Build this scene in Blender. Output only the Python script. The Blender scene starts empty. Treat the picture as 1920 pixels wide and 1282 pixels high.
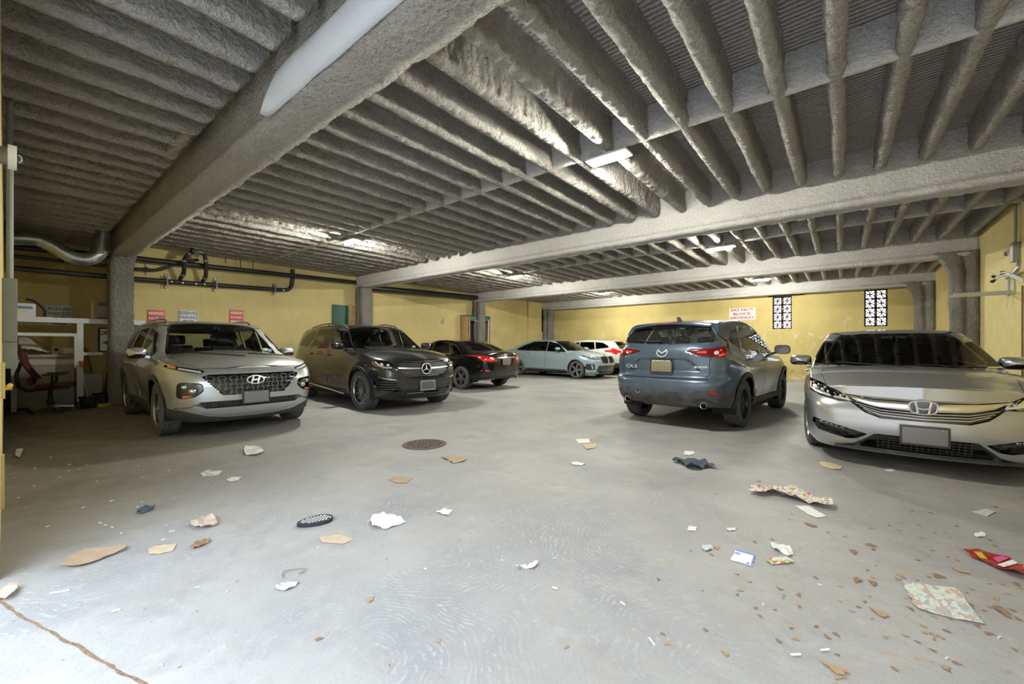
import bpy, bmesh, math, random
import numpy as np
from mathutils import Vector, Matrix, noise
from mathutils.bvhtree import BVHTree
random.seed(7)
sc = bpy.context.scene
COL = sc.collection
R = math.radians
# ---------------------------------------------------------------- camera geometry (world: +X right wall, +Y into the garage)
CAM_H = 1.23; FPX = 766.9; YAW = .6793; CY = 649.0

def ray(px, py):
    """direction of the sight line through a point of the 1920x1282 photograph"""
    u = px - 960; v = CY - py
    return Vector((-math.sin(YAW)*FPX + math.cos(YAW)*u, math.cos(YAW)*FPX + math.sin(YAW)*u, v))
def on_x(px, py, X):
    d = ray(px, py); k = X/d.x; return Vector((X, d.y*k, CAM_H + d.z*k))
def on_y(px, py, Y):
    d = ray(px, py); k = Y/d.y; return Vector((d.x*k, Y, CAM_H + d.z*k))
def on_z(px, py, Z=0.0):
    d = ray(px, py); k = (Z-CAM_H)/d.z; return Vector((d.x*k, d.y*k, Z))

# ---------------------------------------------------------------- objects
def link(o, parent=None):
    COL.objects.link(o)
    if parent is not None: o.parent = parent
    return o
def empty(name, loc=(0,0,0), rz=0.0, label=None, cat=None, group=None, parent=None):
    o = bpy.data.objects.new(name, None); o.location = loc; o.rotation_euler = (0,0,rz)
    o.empty_display_size = .1
    tag(o, label, cat, group); return link(o, parent)
def tag(o, label=None, cat=None, group=None, kind=None):
    if label: o['label'] = label
    if cat: o['category'] = cat
    if group: o['group'] = group
    if kind: o['kind'] = kind
    return o
def mesh_obj(name, verts, faces, mats, parent=None, smooth=True, midx=None, angle=None, loc=None):
    me = bpy.data.meshes.new(name)
    me.from_pydata([tuple(v) for v in verts], [], [tuple(f) for f in faces])
    if not isinstance(mats, (list, tuple)): mats = [mats]
    for m in mats: me.materials.append(m)
    if midx is not None: me.polygons.foreach_set('material_index', midx)
    if smooth: me.polygons.foreach_set('use_smooth', [True]*len(me.polygons))
    me.update()
    if smooth and angle: me.set_sharp_from_angle(angle=R(angle))
    o = bpy.data.objects.new(name, me)
    if loc is not None: o.location = loc
    return link(o, parent)
def bm_obj(name, bm, mats, parent=None, smooth=True, angle=40):
    me = bpy.data.meshes.new(name); bm.to_mesh(me); bm.free()
    if not isinstance(mats, (list, tuple)): mats = [mats]
    for m in mats: me.materials.append(m)
    if smooth:
        me.polygons.foreach_set('use_smooth', [True]*len(me.polygons))
        if angle: me.set_sharp_from_angle(angle=R(angle))
    o = bpy.data.objects.new(name, me); return link(o, parent)

class MB:
    """collects shapes that become ONE mesh"""
    def __init__(s): s.v=[]; s.f=[]; s.m=[]
    def add(s, vs, fs, m=0):
        b=len(s.v); s.v += [Vector(v) for v in vs]; s.f += [tuple(i+b for i in f) for f in fs]; s.m += [m]*len(fs); return s
    def box(s, c, d, rot=None, m=0, bev=0.0):
        hx,hy,hz = d[0]/2,d[1]/2,d[2]/2
        if bev>0:
            b=min(bev,hx*.9,hy*.9,hz*.9)
            bm=bmesh.new(); bmesh.ops.create_cube(bm,size=1)
            for v in bm.verts: v.co=Vector((v.co.x*2*hx,v.co.y*2*hy,v.co.z*2*hz))
            bmesh.ops.bevel(bm,geom=list(bm.edges),offset=b,segments=2,profile=.6,affect='EDGES')
            vs=[v.co.copy() for v in bm.verts]; bm.verts.index_update()
            fs=[[v.index for v in f.verts] for f in bm.faces]; bm.free()
        else:
            vs=[Vector((x*hx,y*hy,z*hz)) for x in(-1,1) for y in(-1,1) for z in(-1,1)]
            fs=[(0,1,3,2),(4,6,7,5),(0,4,5,1),(2,3,7,6),(0,2,6,4),(1,5,7,3)]
        if rot is not None: vs=[rot@v for v in vs]
        c=Vector(c); return s.add([v+c for v in vs], fs, m)
    def bar(s, p0, p1, w, h, m=0, up=(0,0,1)):
        p0=Vector(p0);p1=Vector(p1); d=(p1-p0); L=d.length; d.normalize(); up=Vector(up)
        if abs(d.dot(up))>.98: up=Vector((1,0,0))
        x=d.cross(up).normalized(); z=x.cross(d)
        M=Matrix((x,d,z)).transposed()
        return s.box((p0+p1)/2,(w,L,h),M,m)
    def tube(s, pts, r, n=10, m=0, cap=True, closed=False):
        pts=[Vector(p) for p in pts]; N=len(pts); rr = r if isinstance(r,(list,tuple)) else [r]*N
        vs=[]; prev=None
        for i,p in enumerate(pts):
            if closed: t=(pts[(i+1)%N]-pts[i-1])
            else: t=(pts[min(i+1,N-1)]-pts[max(i-1,0)])
            t.normalize()
            if prev is None:
                a=Vector((0,0,1)) if abs(t.z)<.9 else Vector((1,0,0)); x=t.cross(a).normalized()
            else:
                x=(prev-t*prev.dot(t)); x=x.normalized() if x.length>1e-6 else t.orthogonal().normalized()
            prev=x; y=t.cross(x)
            for k in range(n):
                a=2*math.pi*k/n; vs.append(p+(x*math.cos(a)+y*math.sin(a))*rr[i])
        fs=[]
        for i in range(N if closed else N-1):
            j=(i+1)%N
            for k in range(n):
                l=(k+1)%n; fs.append((i*n+k,i*n+l,j*n+l,j*n+k))
        if cap and not closed: fs += [tuple(range(n))[::-1], tuple((N-1)*n+k for k in range(n))]
        return s.add(vs,fs,m)
    def lathe(s, prof, n=32, axis='z', c=(0,0,0), m=0, arc=None):
        """prof: list of (r, h)"""
        vs=[];fs=[];P=len(prof);c=Vector(c)
        for k in range(n):
            a=2*math.pi*k/n; ca,sa=math.cos(a),math.sin(a)
            for r,h in prof:
                v={'z':(r*ca,r*sa,h),'y':(r*ca,h,-r*sa),'x':(h,r*ca,r*sa)}[axis]
                vs.append(Vector(v)+c)
        for k in range(n):
            l=(k+1)%n
            for i in range(P-1): fs.append((k*P+i,l*P+i,l*P+i+1,k*P+i+1))
        return s.add(vs,fs,m)
    def ball(s, c, r, n=12, m=0, rot=None):
        rx,ry,rz = r if isinstance(r,(tuple,list)) else (r,r,r)
        vs=[];fs=[];c=Vector(c); L=max(6,n//2+2)
        for i in range(L+1):
            t=math.pi*i/L
            for k in range(n):
                a=2*math.pi*k/n; v=Vector((rx*math.sin(t)*math.cos(a),ry*math.sin(t)*math.sin(a),rz*math.cos(t)))
                if rot is not None: v=rot@v
                vs.append(v+c)
        for i in range(L):
            for k in range(n):
                l=(k+1)%n; fs.append((i*n+k,(i+1)*n+k,(i+1)*n+l,i*n+l))
        return s.add(vs,fs,m)
    def prism(s, poly, o, ux, uy, un, h, m=0):
        """poly in (ux,uy) plane at origin o, extruded h along un"""
        o=Vector(o);ux=Vector(ux);uy=Vector(uy);un=Vector(un);n=len(poly)
        vs=[o+ux*a+uy*b for a,b in poly]; vs+= [v+un*h for v in vs]
        fs=[tuple(range(n))[::-1], tuple(range(n,2*n))]+[(i,(i+1)%n,n+(i+1)%n,n+i) for i in range(n)]
        return s.add(vs,fs,m)
    def build(s, name, mats, parent=None, smooth=True, angle=38, loc=None):
        o = mesh_obj(name, s.v, s.f, mats, parent, smooth, s.m, angle, loc)
        bm=bmesh.new(); bm.from_mesh(o.data); bmesh.ops.remove_doubles(bm,verts=list(bm.verts),dist=1e-6)
        bmesh.ops.recalc_face_normals(bm,faces=list(bm.faces)); bm.to_mesh(o.data); bm.free()
        if smooth: o.data.set_sharp_from_angle(angle=R(angle))
        return o

def text_obj(name, s, size, mat, parent, loc, rot, depth=.002, bold=0.0, align='CENTER', sx=1.0, space=1.0, lead=1.0):
    cu=bpy.data.curves.new(name,'FONT'); cu.body=s; cu.size=size; cu.extrude=depth; cu.offset=bold
    cu.align_x=align; cu.align_y='CENTER'; cu.space_character=space; cu.space_line=lead
    t=bpy.data.objects.new('tmp',cu); COL.objects.link(t)
    dg=bpy.context.evaluated_depsgraph_get(); me=bpy.data.meshes.new_from_object(t.evaluated_get(dg))
    bpy.data.objects.remove(t); me.name=name
    me.materials.clear(); me.materials.append(mat)
    for v in me.vertices: v.co.x*=sx
    o=bpy.data.objects.new(name,me); o.location=loc; o.rotation_euler=rot
    return link(o,parent)

# ---------------------------------------------------------------- materials
MATS={}
def mat(name, col=(.5,.5,.5), rough=.5, metal=0.0, spec=None, coat=0.0, emit=None, es=0.0, noise_amt=0.0, nscale=20., bump=0.0, bscale=60., alpha=None, coat_rough=.03):
    if name in MATS: return MATS[name]
    m=bpy.data.materials.new(name); m.use_nodes=True; nt=m.node_tree; b=nt.nodes['Principled BSDF']
    b.inputs['Base Color'].default_value=(*col,1); b.inputs['Roughness'].default_value=rough; b.inputs['Metallic'].default_value=metal
    if spec is not None: b.inputs['Specular IOR Level'].default_value=spec
    b.inputs['Coat Weight'].default_value=coat; b.inputs['Coat Roughness'].default_value=coat_rough
    if emit: b.inputs['Emission Color'].default_value=(*emit,1); b.inputs['Emission Strength'].default_value=es
    if noise_amt>0 or bump>0:
        tc=nt.nodes.new('ShaderNodeTexCoord')
    if noise_amt>0:
        n=nt.nodes.new('ShaderNodeTexNoise'); n.inputs['Scale'].default_value=nscale; n.inputs['Detail'].default_value=6
        nt.links.new(tc.outputs['Object'],n.inputs['Vector'])
        mx=nt.nodes.new('ShaderNodeMix'); mx.data_type='RGBA'
        mx.inputs[6].default_value=(*[max(0,c*(1-noise_amt)) for c in col],1); mx.inputs[7].default_value=(*[min(1,c*(1+noise_amt)) for c in col],1)
        rp=nt.nodes.new('ShaderNodeMapRange'); rp.inputs[1].default_value=.3; rp.inputs[2].default_value=.7
        nt.links.new(n.outputs[0],rp.inputs[0]); nt.links.new(rp.outputs[0],mx.inputs[0]); nt.links.new(mx.outputs[2],b.inputs['Base Color'])
    if bump>0:
        n=nt.nodes.new('ShaderNodeTexNoise'); n.inputs['Scale'].default_value=bscale; n.inputs['Detail'].default_value=5
        nt.links.new(tc.outputs['Object'],n.inputs['Vector'])
        bp=nt.nodes.new('ShaderNodeBump'); bp.inputs['Strength'].default_value=bump; bp.inputs['Distance'].default_value=.01
        nt.links.new(n.outputs[0],bp.inputs['Height']); nt.links.new(bp.outputs[0],b.inputs['Normal'])
    MATS[name]=m; return m
class NT:
    """small node-tree helper"""
    def __init__(s,name):
        s.m=bpy.data.materials.new(name); s.m.use_nodes=True; s.t=s.m.node_tree; s.b=s.t.nodes['Principled BSDF']; s.tc=s.t.nodes.new('ShaderNodeTexCoord').outputs['Object']
    def n(s,typ,**k):
        x=s.t.nodes.new(typ)
        for a,b in k.items(): setattr(x,a,b)
        return x
    def l(s,a,b): s.t.links.new(a,b)
    def noise(s,scale,detail=4,rough=.5,dist=0,vec=None,out=0):
        x=s.n('ShaderNodeTexNoise'); x.inputs['Scale'].default_value=scale; x.inputs['Detail'].default_value=detail; x.inputs['Roughness'].default_value=rough; x.inputs['Distortion'].default_value=dist
        s.l(vec if vec is not None else s.tc,x.inputs['Vector']); return x.outputs[out]
    def mapr(s,v,a,b,c=0,d=1):
        x=s.n('ShaderNodeMapRange'); 
        for i,q in enumerate((a,b,c,d)): x.inputs[i+1].default_value=q
        s.l(v,x.inputs[0]); return x.outputs[0]
    def math(s,op,a,b=None,clamp=False):
        x=s.n('ShaderNodeMath',operation=op); x.use_clamp=clamp
        for i,q in enumerate((a,b)):
            if q is None: continue
            if isinstance(q,(int,float)): x.inputs[i].default_value=q
            else: s.l(q,x.inputs[i])
        return x.outputs[0]
    def mix(s,f,a,b,typ='MIX'):
        x=s.n('ShaderNodeMix'); x.data_type='RGBA'; x.blend_type=typ
        for i,q in ((0,f),(6,a),(7,b)):
            if isinstance(q,(int,float)): x.inputs[i].default_value=q
            elif isinstance(q,tuple): x.inputs[i].default_value=(*q,1)
            else: s.l(q,x.inputs[i])
        return x.outputs[2]
    def mapping(s,scale=(1,1,1),rot=(0,0,0),loc=(0,0,0)):
        x=s.n('ShaderNodeMapping'); x.inputs['Scale'].default_value=scale; x.inputs['Rotation'].default_value=rot; x.inputs['Location'].default_value=loc
        s.l(s.tc,x.inputs['Vector']); return x.outputs[0]
    def xyz(s,vec=None):
        x=s.n('ShaderNodeSeparateXYZ'); s.l(vec if vec is not None else s.tc,x.inputs[0]); return x.outputs
    def bump(s,h,strength=.5,dist=.01):
        x=s.n('ShaderNodeBump'); x.inputs['Strength'].default_value=strength; x.inputs['Distance'].default_value=dist
        s.l(h,x.inputs['Height']); s.l(x.outputs[0],s.b.inputs['Normal']); return x

def mat_spray(name, base=(.74,.70,.64), dark=(.54,.50,.45), ribs=False, fine=70., strength=1.0):
    t=NT(name)
    n1=t.noise(2.2,5,.6); n2=t.noise(fine,4,.65); n3=t.noise(fine*.33,4,.6)
    c=t.mix(t.mapr(n1,.3,.72),dark,base); c=t.mix(t.mapr(n3,.25,.7,.0,.55),c,tuple(min(1,x*1.22) for x in base))
    c=t.mix(t.mapr(n2,.25,.52,.6,0),c,tuple(x*.35 for x in dark))
    t.l(c,t.b.inputs['Base Color']); t.b.inputs['Roughness'].default_value=.95; t.b.inputs['Specular IOR Level'].default_value=.15
    h=t.math('ADD',t.math('MULTIPLY',n2,1.0),t.math('MULTIPLY',n3,2.6))
    if ribs:
        v=t.xyz(); dn=t.noise(6,3)
        y=t.math('ADD',t.math('MULTIPLY',v[1],2*math.pi/.052),t.math('MULTIPLY',dn,2.5))
        h=t.math('ADD',t.math('MULTIPLY',h,.5),t.math('MULTIPLY',t.math('SINE',y),.55))
    t.bump(h,strength,.06); return t.m

def mat_wall(name, base=(.66,.55,.25), base2=(.56,.455,.20), grime=(.33,.24,.10), peel=False):
    t=NT(name); v=t.xyz()
    n=t.noise(1.1,6,.6); n2=t.noise(9,5,.6); n3=t.noise(45,4)
    c=t.mix(t.mapr(n,.35,.68),base,base2); c=t.mix(t.mapr(n2,.55,.8,0,.5),c,tuple(x*1.15 for x in base))
    vs=t.noise(3,5,.6,0,t.mapping((6,6,.5)))
    c=t.mix(t.mapr(vs,.58,.78,0,.35),c,(.30,.25,.13))
    low=t.math('MULTIPLY',t.mapr(v[2],.75,.35),t.mapr(t.noise(5,6,.7),.38,.6),True)
    c=t.mix(t.math('MULTIPLY',low,.75),c,grime)
    if peel:
        pm=t.math('MULTIPLY',t.mapr(t.noise(2.3,8,.72),.57,.60),t.mapr(v[2],2.6,2.1),True)
        c=t.mix(t.math('MULTIPLY',pm,.6),c,(.62,.56,.46))
    t.l(c,t.b.inputs['Base Color']); t.b.inputs['Roughness'].default_value=.75
    t.bump(t.math('ADD',t.math('MULTIPLY',n3,.6),n2),.25,.01); return t.m
# ================================================================= SETTING
XL=-12.15; XL0=-13.2; XR=2.16; YB=17.75; ZS=CAM_H+2.565; ZJ=CAM_H+2.216; ZF=CAM_H+1.86
BEAMS=[1.53,7.18,12.5,17.55]
M_SPRAY=mat_spray('spray_insulation'); M_SPRAYD=mat_spray('spray_insulation_smooth',(.68,.66,.64),(.52,.50,.49),fine=90.,strength=.55)
M_DECK=mat_spray('spray_deck',(.60,.56,.53),(.44,.41,.39),ribs=True,fine=60.,strength=.75)
M_COLM=mat_spray('spray_column',(.50,.48,.45),(.28,.27,.26),fine=60.)
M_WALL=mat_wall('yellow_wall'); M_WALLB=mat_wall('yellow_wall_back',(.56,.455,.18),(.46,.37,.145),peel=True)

def mat_floor():
    t=NT('garage_concrete'); v=t.xyz()
    n1=t.noise(.55,6,.6); n2=t.noise(3.5,6,.65); n3=t.noise(22,5,.6); n4=t.noise(120,3)
    c=t.mix(t.mapr(n1,.35,.65),(.255,.25,.232),(.35,.345,.33))
    c=t.mix(t.mapr(n2,.35,.7,0,.5),c,(.42,.42,.42))
    c=t.mix(t.mapr(t.noise(1.7,7,.7),.52,.70,0,.5),c,(.16,.155,.15))
    c=t.mix(t.mapr(t.noise(6.5,8,.78),.56,.74,0,.55),c,(.50,.505,.51))
    c=t.mix(t.mapr(t.noise(13,6,.75,vec=t.mapping((1,2.4,1),(0,0,.5),(5,2,0))),.58,.72,0,.5),c,(.19,.175,.16))
    # trowel swirls: arcs around scattered centres
    wv=t.n('ShaderNodeVectorMath',operation='ADD'); t.l(t.tc,wv.inputs[0])
    nz=t.n('ShaderNodeVectorMath',operation='SCALE'); nz.inputs['Scale'].default_value=.35; t.l(t.noise(1.6,2,out=1),nz.inputs[0]); t.l(nz.outputs[0],wv.inputs[1])
    vo=t.n('ShaderNodeTexVoronoi'); vo.inputs['Scale'].default_value=1.15; t.l(wv.outputs[0],vo.inputs['Vector'])
    ph=t.math('ADD',t.math('MULTIPLY',vo.outputs['Distance'],190.),t.math('MULTIPLY',t.noise(5,5,.6),26.))
    arc=t.math('MULTIPLY',t.mapr(t.math('SINE',ph),.1,.7),t.mapr(n3,.44,.54),True)
    region=t.mapr(t.noise(.8,4,.6,vec=t.mapping(loc=(3.1,1.7,0))),.44,.62)
    near=t.mapr(v[1],5.0,1.5)
    arcm=t.math('MULTIPLY',t.math('MULTIPLY',t.math('MULTIPLY',arc,region),near),t.mapr(t.noise(9,5,.7),.40,.62),True)
    c=t.mix(t.math('MULTIPLY',region,.5),c,(.20,.21,.235))
    c=t.mix(t.math('MULTIPLY',arcm,.6),c,(.56,.57,.58))
    # brown leaf dust, strongest towards the right of the entrance
    rx=t.math('MULTIPLY',t.mapr(v[0],-1.6,.6),t.mapr(v[1],6.5,3.2),True)
    dust=t.math('MULTIPLY',t.mapr(t.noise(7,8,.75,vec=t.mapping((1.0,2.2,1),(0,0,.35))),.52,.64),rx,True)
    c=t.mix(t.math('MULTIPLY',dust,.8),c,(.36,.25,.15))
    spk=t.math('MULTIPLY',t.mapr(t.noise(38,4,.6),.63,.67),t.mapr(rx,0,1,.1,1),True)
    c=t.mix(spk,c,(.44,.22,.09))
    # brown dirt, with the entrance wall's shade painted into the colour, towards the left
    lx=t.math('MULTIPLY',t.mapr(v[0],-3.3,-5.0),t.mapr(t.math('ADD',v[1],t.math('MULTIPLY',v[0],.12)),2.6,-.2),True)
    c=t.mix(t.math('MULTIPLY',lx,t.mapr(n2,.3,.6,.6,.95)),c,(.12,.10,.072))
    c=t.mix(t.mapr(n4,.3,.7,0,.18),c,(.52,.52,.52))
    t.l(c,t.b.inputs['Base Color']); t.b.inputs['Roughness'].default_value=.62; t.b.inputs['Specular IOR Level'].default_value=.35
    t.l(t.mapr(n2,.3,.7,.5,.8),t.b.inputs['Roughness'])
    t.bump(t.math('ADD',t.math('MULTIPLY',arcm,1.2),t.math('ADD',n3,t.math('MULTIPLY',n4,.5))),.35,.006); return t.m
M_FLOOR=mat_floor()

def struct(o): o['kind']='structure'; return o
def slab(name, x0,x1,y0,y1,z0,z1, m, parent=None):
    b=MB(); b.box(((x0+x1)/2,(y0+y1)/2,(z0+z1)/2),(x1-x0,y1-y0,z1-z0)); return b.build(name,m,parent,smooth=False)

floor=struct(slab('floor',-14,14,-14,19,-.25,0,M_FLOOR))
# walls with real window openings
struct(slab('wall_front', XL0-.25,-3.45,-.24,-.02,0,ZS,M_WALL))
def wall_grid(name, axis, fixed, thick, a0,a1,z0,z1, holes, m):
    """wall slab with rectangular holes (a0,a1,z0,z1)"""
    A=sorted({a0,a1,*[h[0] for h in holes],*[h[1] for h in holes]}); Z=sorted({z0,z1,*[h[2] for h in holes],*[h[3] for h in holes]})
    b=MB()
    for i in range(len(A)-1):
        for j in range(len(Z)-1):
            ca,cz=(A[i]+A[i+1])/2,(Z[j]+Z[j+1])/2
            if any(h[0]<ca<h[1] and h[2]<cz<h[3] for h in holes): continue
            if axis=='y': b.box((ca,fixed+thick/2,cz),(A[i+1]-A[i],abs(thick),Z[j+1]-Z[j]))
            else: b.box((fixed+thick/2,ca,cz),(abs(thick),A[i+1]-A[i],Z[j+1]-Z[j]))
    return struct(b.build(name,m,smooth=False))
wA0=on_y(1448.5,556,YB); wA1=on_y(1484.5,616,YB); wB0=on_y(1620.5,543.5,YB); wB1=on_y(1664.5,611,YB)
HB=[(wA0.x,wA1.x,wA1.z,wA0.z-.02),(wB0.x,wB1.x,wB1.z,wB0.z)]
wall_grid('wall_back','y',YB,.25,XL-.25,XR+.25,0,ZS,HB,M_WALLB)
wL0=on_x(1015.5,576,XL+.12); wL1=on_x(1027,622,XL+.12)
HL=[(wL0.y,wL1.y,wL1.z,wL0.z)]
# left wall: the far stretch stands a little proud behind a pilaster step
wall_grid('wall_left','x',XL,-.25,1.45,16.2,0,ZS,[],M_WALL)
wall_grid('wall_left.002','x',XL0,-.25,-.24,1.5,0,ZS,[],M_WALL)
struct(slab('wall_left.003',XL0,XL-.25,1.45,1.7,0,ZS,M_WALL))
wall_grid('wall_left.001','x',XL+.12,-.37,16.2,YB,0,ZS,HL,M_WALL)
struct(slab('wall_right',XR,XR+.25,-.24,YB,0,ZS,M_WALL))

# breeze-block grilles
M_BLOCK=mat('block_brown',(.13,.08,.06),.8); M_BLOCKW=mat('block_white',(.6,.58,.56),.8)
def grille(name, o, ux, un, w, h, nx, nz, m, kind='structure', dark=True):
    b=MB(); uz=Vector((0,0,1)); o=Vector(o); ux=Vector(ux); un=Vector(un)
    cw=w/nx; ch=h/nz; D=.10
    def bar2(a,bb,t):
        p0=o+ux*a[0]+uz*a[1]; p1=o+ux*bb[0]+uz*bb[1]; b.bar(p0,p1,D,t,up=(ux.cross(un)) if abs((p1-p0).normalized().dot(uz))>.98 else uz)
    def strip(pts,t):
        for i in range(len(pts)-1):
            a=Vector((pts[i][0],pts[i][1],0));c=Vector((pts[i+1][0],pts[i+1][1],0)); d=(c-a).normalized(); n=Vector((-d.y,d.x,0))*t/2; e=d*t*.3
            q=[a-e+n,a-e-n,c+e-n,c+e+n]
            b.prism([(p.x,p.y) for p in q],o,ux,uz,un,D)
    for i in range(nx+1):
        t=.07 if 0<i<nx else .045; strip([(min(max(i*cw,t/2),w-t/2),0),(min(max(i*cw,t/2),w-t/2),h)],t)
    for j in range(nz+1):
        t=.042; y=min(max(j*ch,t/2),h-t/2); strip([(0,y),(w,y)],t)
    for i in range(nx):
        for j in range(nz):
            cx,cz=(i+.5)*cw,(j+.5)*ch
            # four petals: two arcs per diagonal
            for sx,sz in((1,1),(1,-1),(-1,1),(-1,-1)):
                for k in(1,-1):
                    pts=[]
                    for q in range(7):
                        s=q/6; off=math.sin(s*math.pi)*.034*k
                        pts.append((cx+sx*(cw/2)*s*.98-sz*sx*0+ -sz*off*.9*(1 if sx>0 else 1), cz+sz*(ch/2)*s*.98+sx*off*.9))
                    strip(pts,.024)
    ob=b.build(name,m,smooth=False); ob['kind']=kind; return ob
for i,hh in enumerate(HB):
    grille('window_%d'%(i+1),(hh[0],YB+.06,hh[2]),(1,0,0),(0,1,0),hh[1]-hh[0],hh[3]-hh[2],2,4,M_BLOCK)
hh=HL[0]; grille('window_3',(XL+.06,hh[0],hh[2]),(0,1,0),(-1,0,0),hh[1]-hh[0],hh[3]-hh[2],2,4,M_BLOCK)
# dark hollow behind the left grille: an airshaft
b=MB(); y0,y1,z0,z1=hh[0]-.3,hh[1]+.3,hh[2]-.3,hh[3]+.3
b.box((XL-.9,(y0+y1)/2,(z0+z1)/2),(.1,y1-y0+.2,z1-z0+.2)); b.box((XL-.55,y0,(z0+z1)/2),(.6,.1,z1-z0)); b.box((XL-.55,y1,(z0+z1)/2),(.6,.1,z1-z0))
b.box((XL-.55,(y0+y1)/2,z0),(.6,y1-y0,.1)); b.box((XL-.55,(y0+y1)/2,z1),(.6,y1-y0,.1))
struct(b.build('wall_shaft',mat('shaft_brick',(.16,.15,.15),.9),smooth=False))
# lintels over the back windows
for i,(h0,lab) in enumerate(((HB[0],'dark rusty steel lintel over the left breeze block window'),(HB[1],'dark rusty steel lintel over the right breeze block window'))):
    b=MB(); b.box(((h0[0]+h0[1])/2+.12,YB-.02,h0[3]+.035),(h0[1]-h0[0]+.5,.05,.06),bev=.01)
    tag(b.build('lintel',mat('rust_dark',(.07,.05,.045),.8)),lab,'lintel')

# ---- ceiling decks, joists and cross bracing
def joist_mesh(L, seed, step=.035):
    N=max(2,int(L/step)); prof=[]; w=.050
    sh=[(-w*1.25,.0),(-w*1.0,-.06),(-w*.9,-.14),(-w*.92,-.22),(-w*1.05,-.285),(-w*1.1,-.325),(-w*.75,-.355),(-w*.25,-.366),(w*.25,-.366),(w*.75,-.355),(w*1.1,-.325),(w*1.05,-.285),(w*.92,-.22),(w*.9,-.14),(w*1.0,-.06),(w*1.25,0)]
    vs=[];P=len(sh)
    for i in range(N+1):
        y=L*i/N; e=min(y,L-y); tp=1-.35*math.exp(-(e/.05)**2)
        wob=noise.noise(Vector((seed*7.1,y*.9,0)))*.014
        lump=1.0+.18*noise.noise(Vector((seed*3.3,y*2.1,5)))+.14*noise.noise(Vector((seed*1.3,y*6.5,9)))
        for k,(x,z) in enumerate(sh):
            q=Vector((x*14+seed*11,y*13,z*13)); q2=q*2.6
            n=noise.noise(q)*.014+noise.noise(q2)*.012+noise.noise(q2*2.3)*.006
            zz=z*tp if z<-.2 else z
            low=max(0,min(1,(-z-.1)/.25))
            vs.append((x*lump*(1+.15*low)+wob*low+(n if x>0 else -n), y, zz+n*(1 if z<-.3 else .3)-low*.012*noise.noise(Vector((seed,y*3.1,2)))))
    fs=[(i*P+k,i*P+k+1,(i+1)*P+k+1,(i+1)*P+k) for i in range(N) for k in range(P-1)]
    fs+=[tuple(range(P)), tuple(N*P+k for k in range(P))[::-1]]
    me=bpy.data.meshes.new('joist'); me.from_pydata(vs,[],fs); me.materials.append(M_SPRAY)
    me.polygons.foreach_set('use_smooth',[True]*len(me.polygons)); me.update(); return me
J0=-.035; SP=.4064
bays=[(-.45,1.35,'f'),(1.71,7.0,'a'),(7.36,12.32,'b'),(12.68,17.37,'c')]
for bi,(y0,y1,kk) in enumerate(bays):  # front bay first
    nm='ceiling' if bi==0 else 'ceiling.%03d'%bi
    x0c=(XL0 if bi==0 else XL)-.1; 
    ya=y0-.22 if bi else y0; yb=y1+.2
    deck=struct(slab(nm,x0c,XR+.1,ya,yb,ZS,ZS+.18,M_DECK))
    L=y1-y0; vars_=[joist_mesh(L,bi*10+s,.022 if bi<2 else .04) for s in range(7 if bi<2 else 4)]
    n=0
    for k in range(-33,7):
        x=J0+k*SP
        if x<(XL0 if bi==0 else XL)+.12 or x>XR-.05: continue
        if bi==0 and -9.2<x<-8.6: continue
        me=vars_[(k*5+bi)%len(vars_)]
        o=bpy.data.objects.new('joist',me); o.location=(x,y0,ZS+.012); link(o,deck); n+=1
    if bi>0:
        ym=(y0+y1)/2-.02; vs=[];fs=[]; NX=420
        sh=[(-.045,0),(-.038,-.12),(-.034,-.25),(-.036,-.325),(-.01,-.348),(.012,-.348),(.036,-.325),(.034,-.25),(.038,-.12),(.045,0)]; P=len(sh)
        for i in range(NX+1):
            x=XL+(XR-XL)*i/NX
            for (a,z) in sh:
                q=Vector((x*9,a*20+bi*5,z*9)); nn=noise.noise(q)*.012+noise.noise(q*2.7)*.006
                vs.append((x,ym+a+(nn if a>0 else -nn),ZS+z+nn*.8))
        fs=[(i*P+k,i*P+k+1,(i+1)*P+k+1,(i+1)*P+k) for i in range(NX) for k in range(P-1)]
        mesh_obj('cross_brace',vs,fs,M_SPRAYD,deck)
    else:
        me=joist_mesh(L,77,.03)
        o=bpy.data.objects.new('wide_joist',me); o.location=(-8.9,y0,ZS+.012); o.scale=(3.6,1,.86); link(o,deck)
        for (xa,xb) in ((-6.13,-5.72),(-5.72,-5.32)):
            me=joist_mesh(xb-xa+.06,xa,.03); o=bpy.data.objects.new('blocking',me); o.rotation_euler=(0,0,R(-90)); o.location=(xa-.03,1.22,ZS+.012); o.scale=(.8,1,1); link(o,deck)
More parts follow.
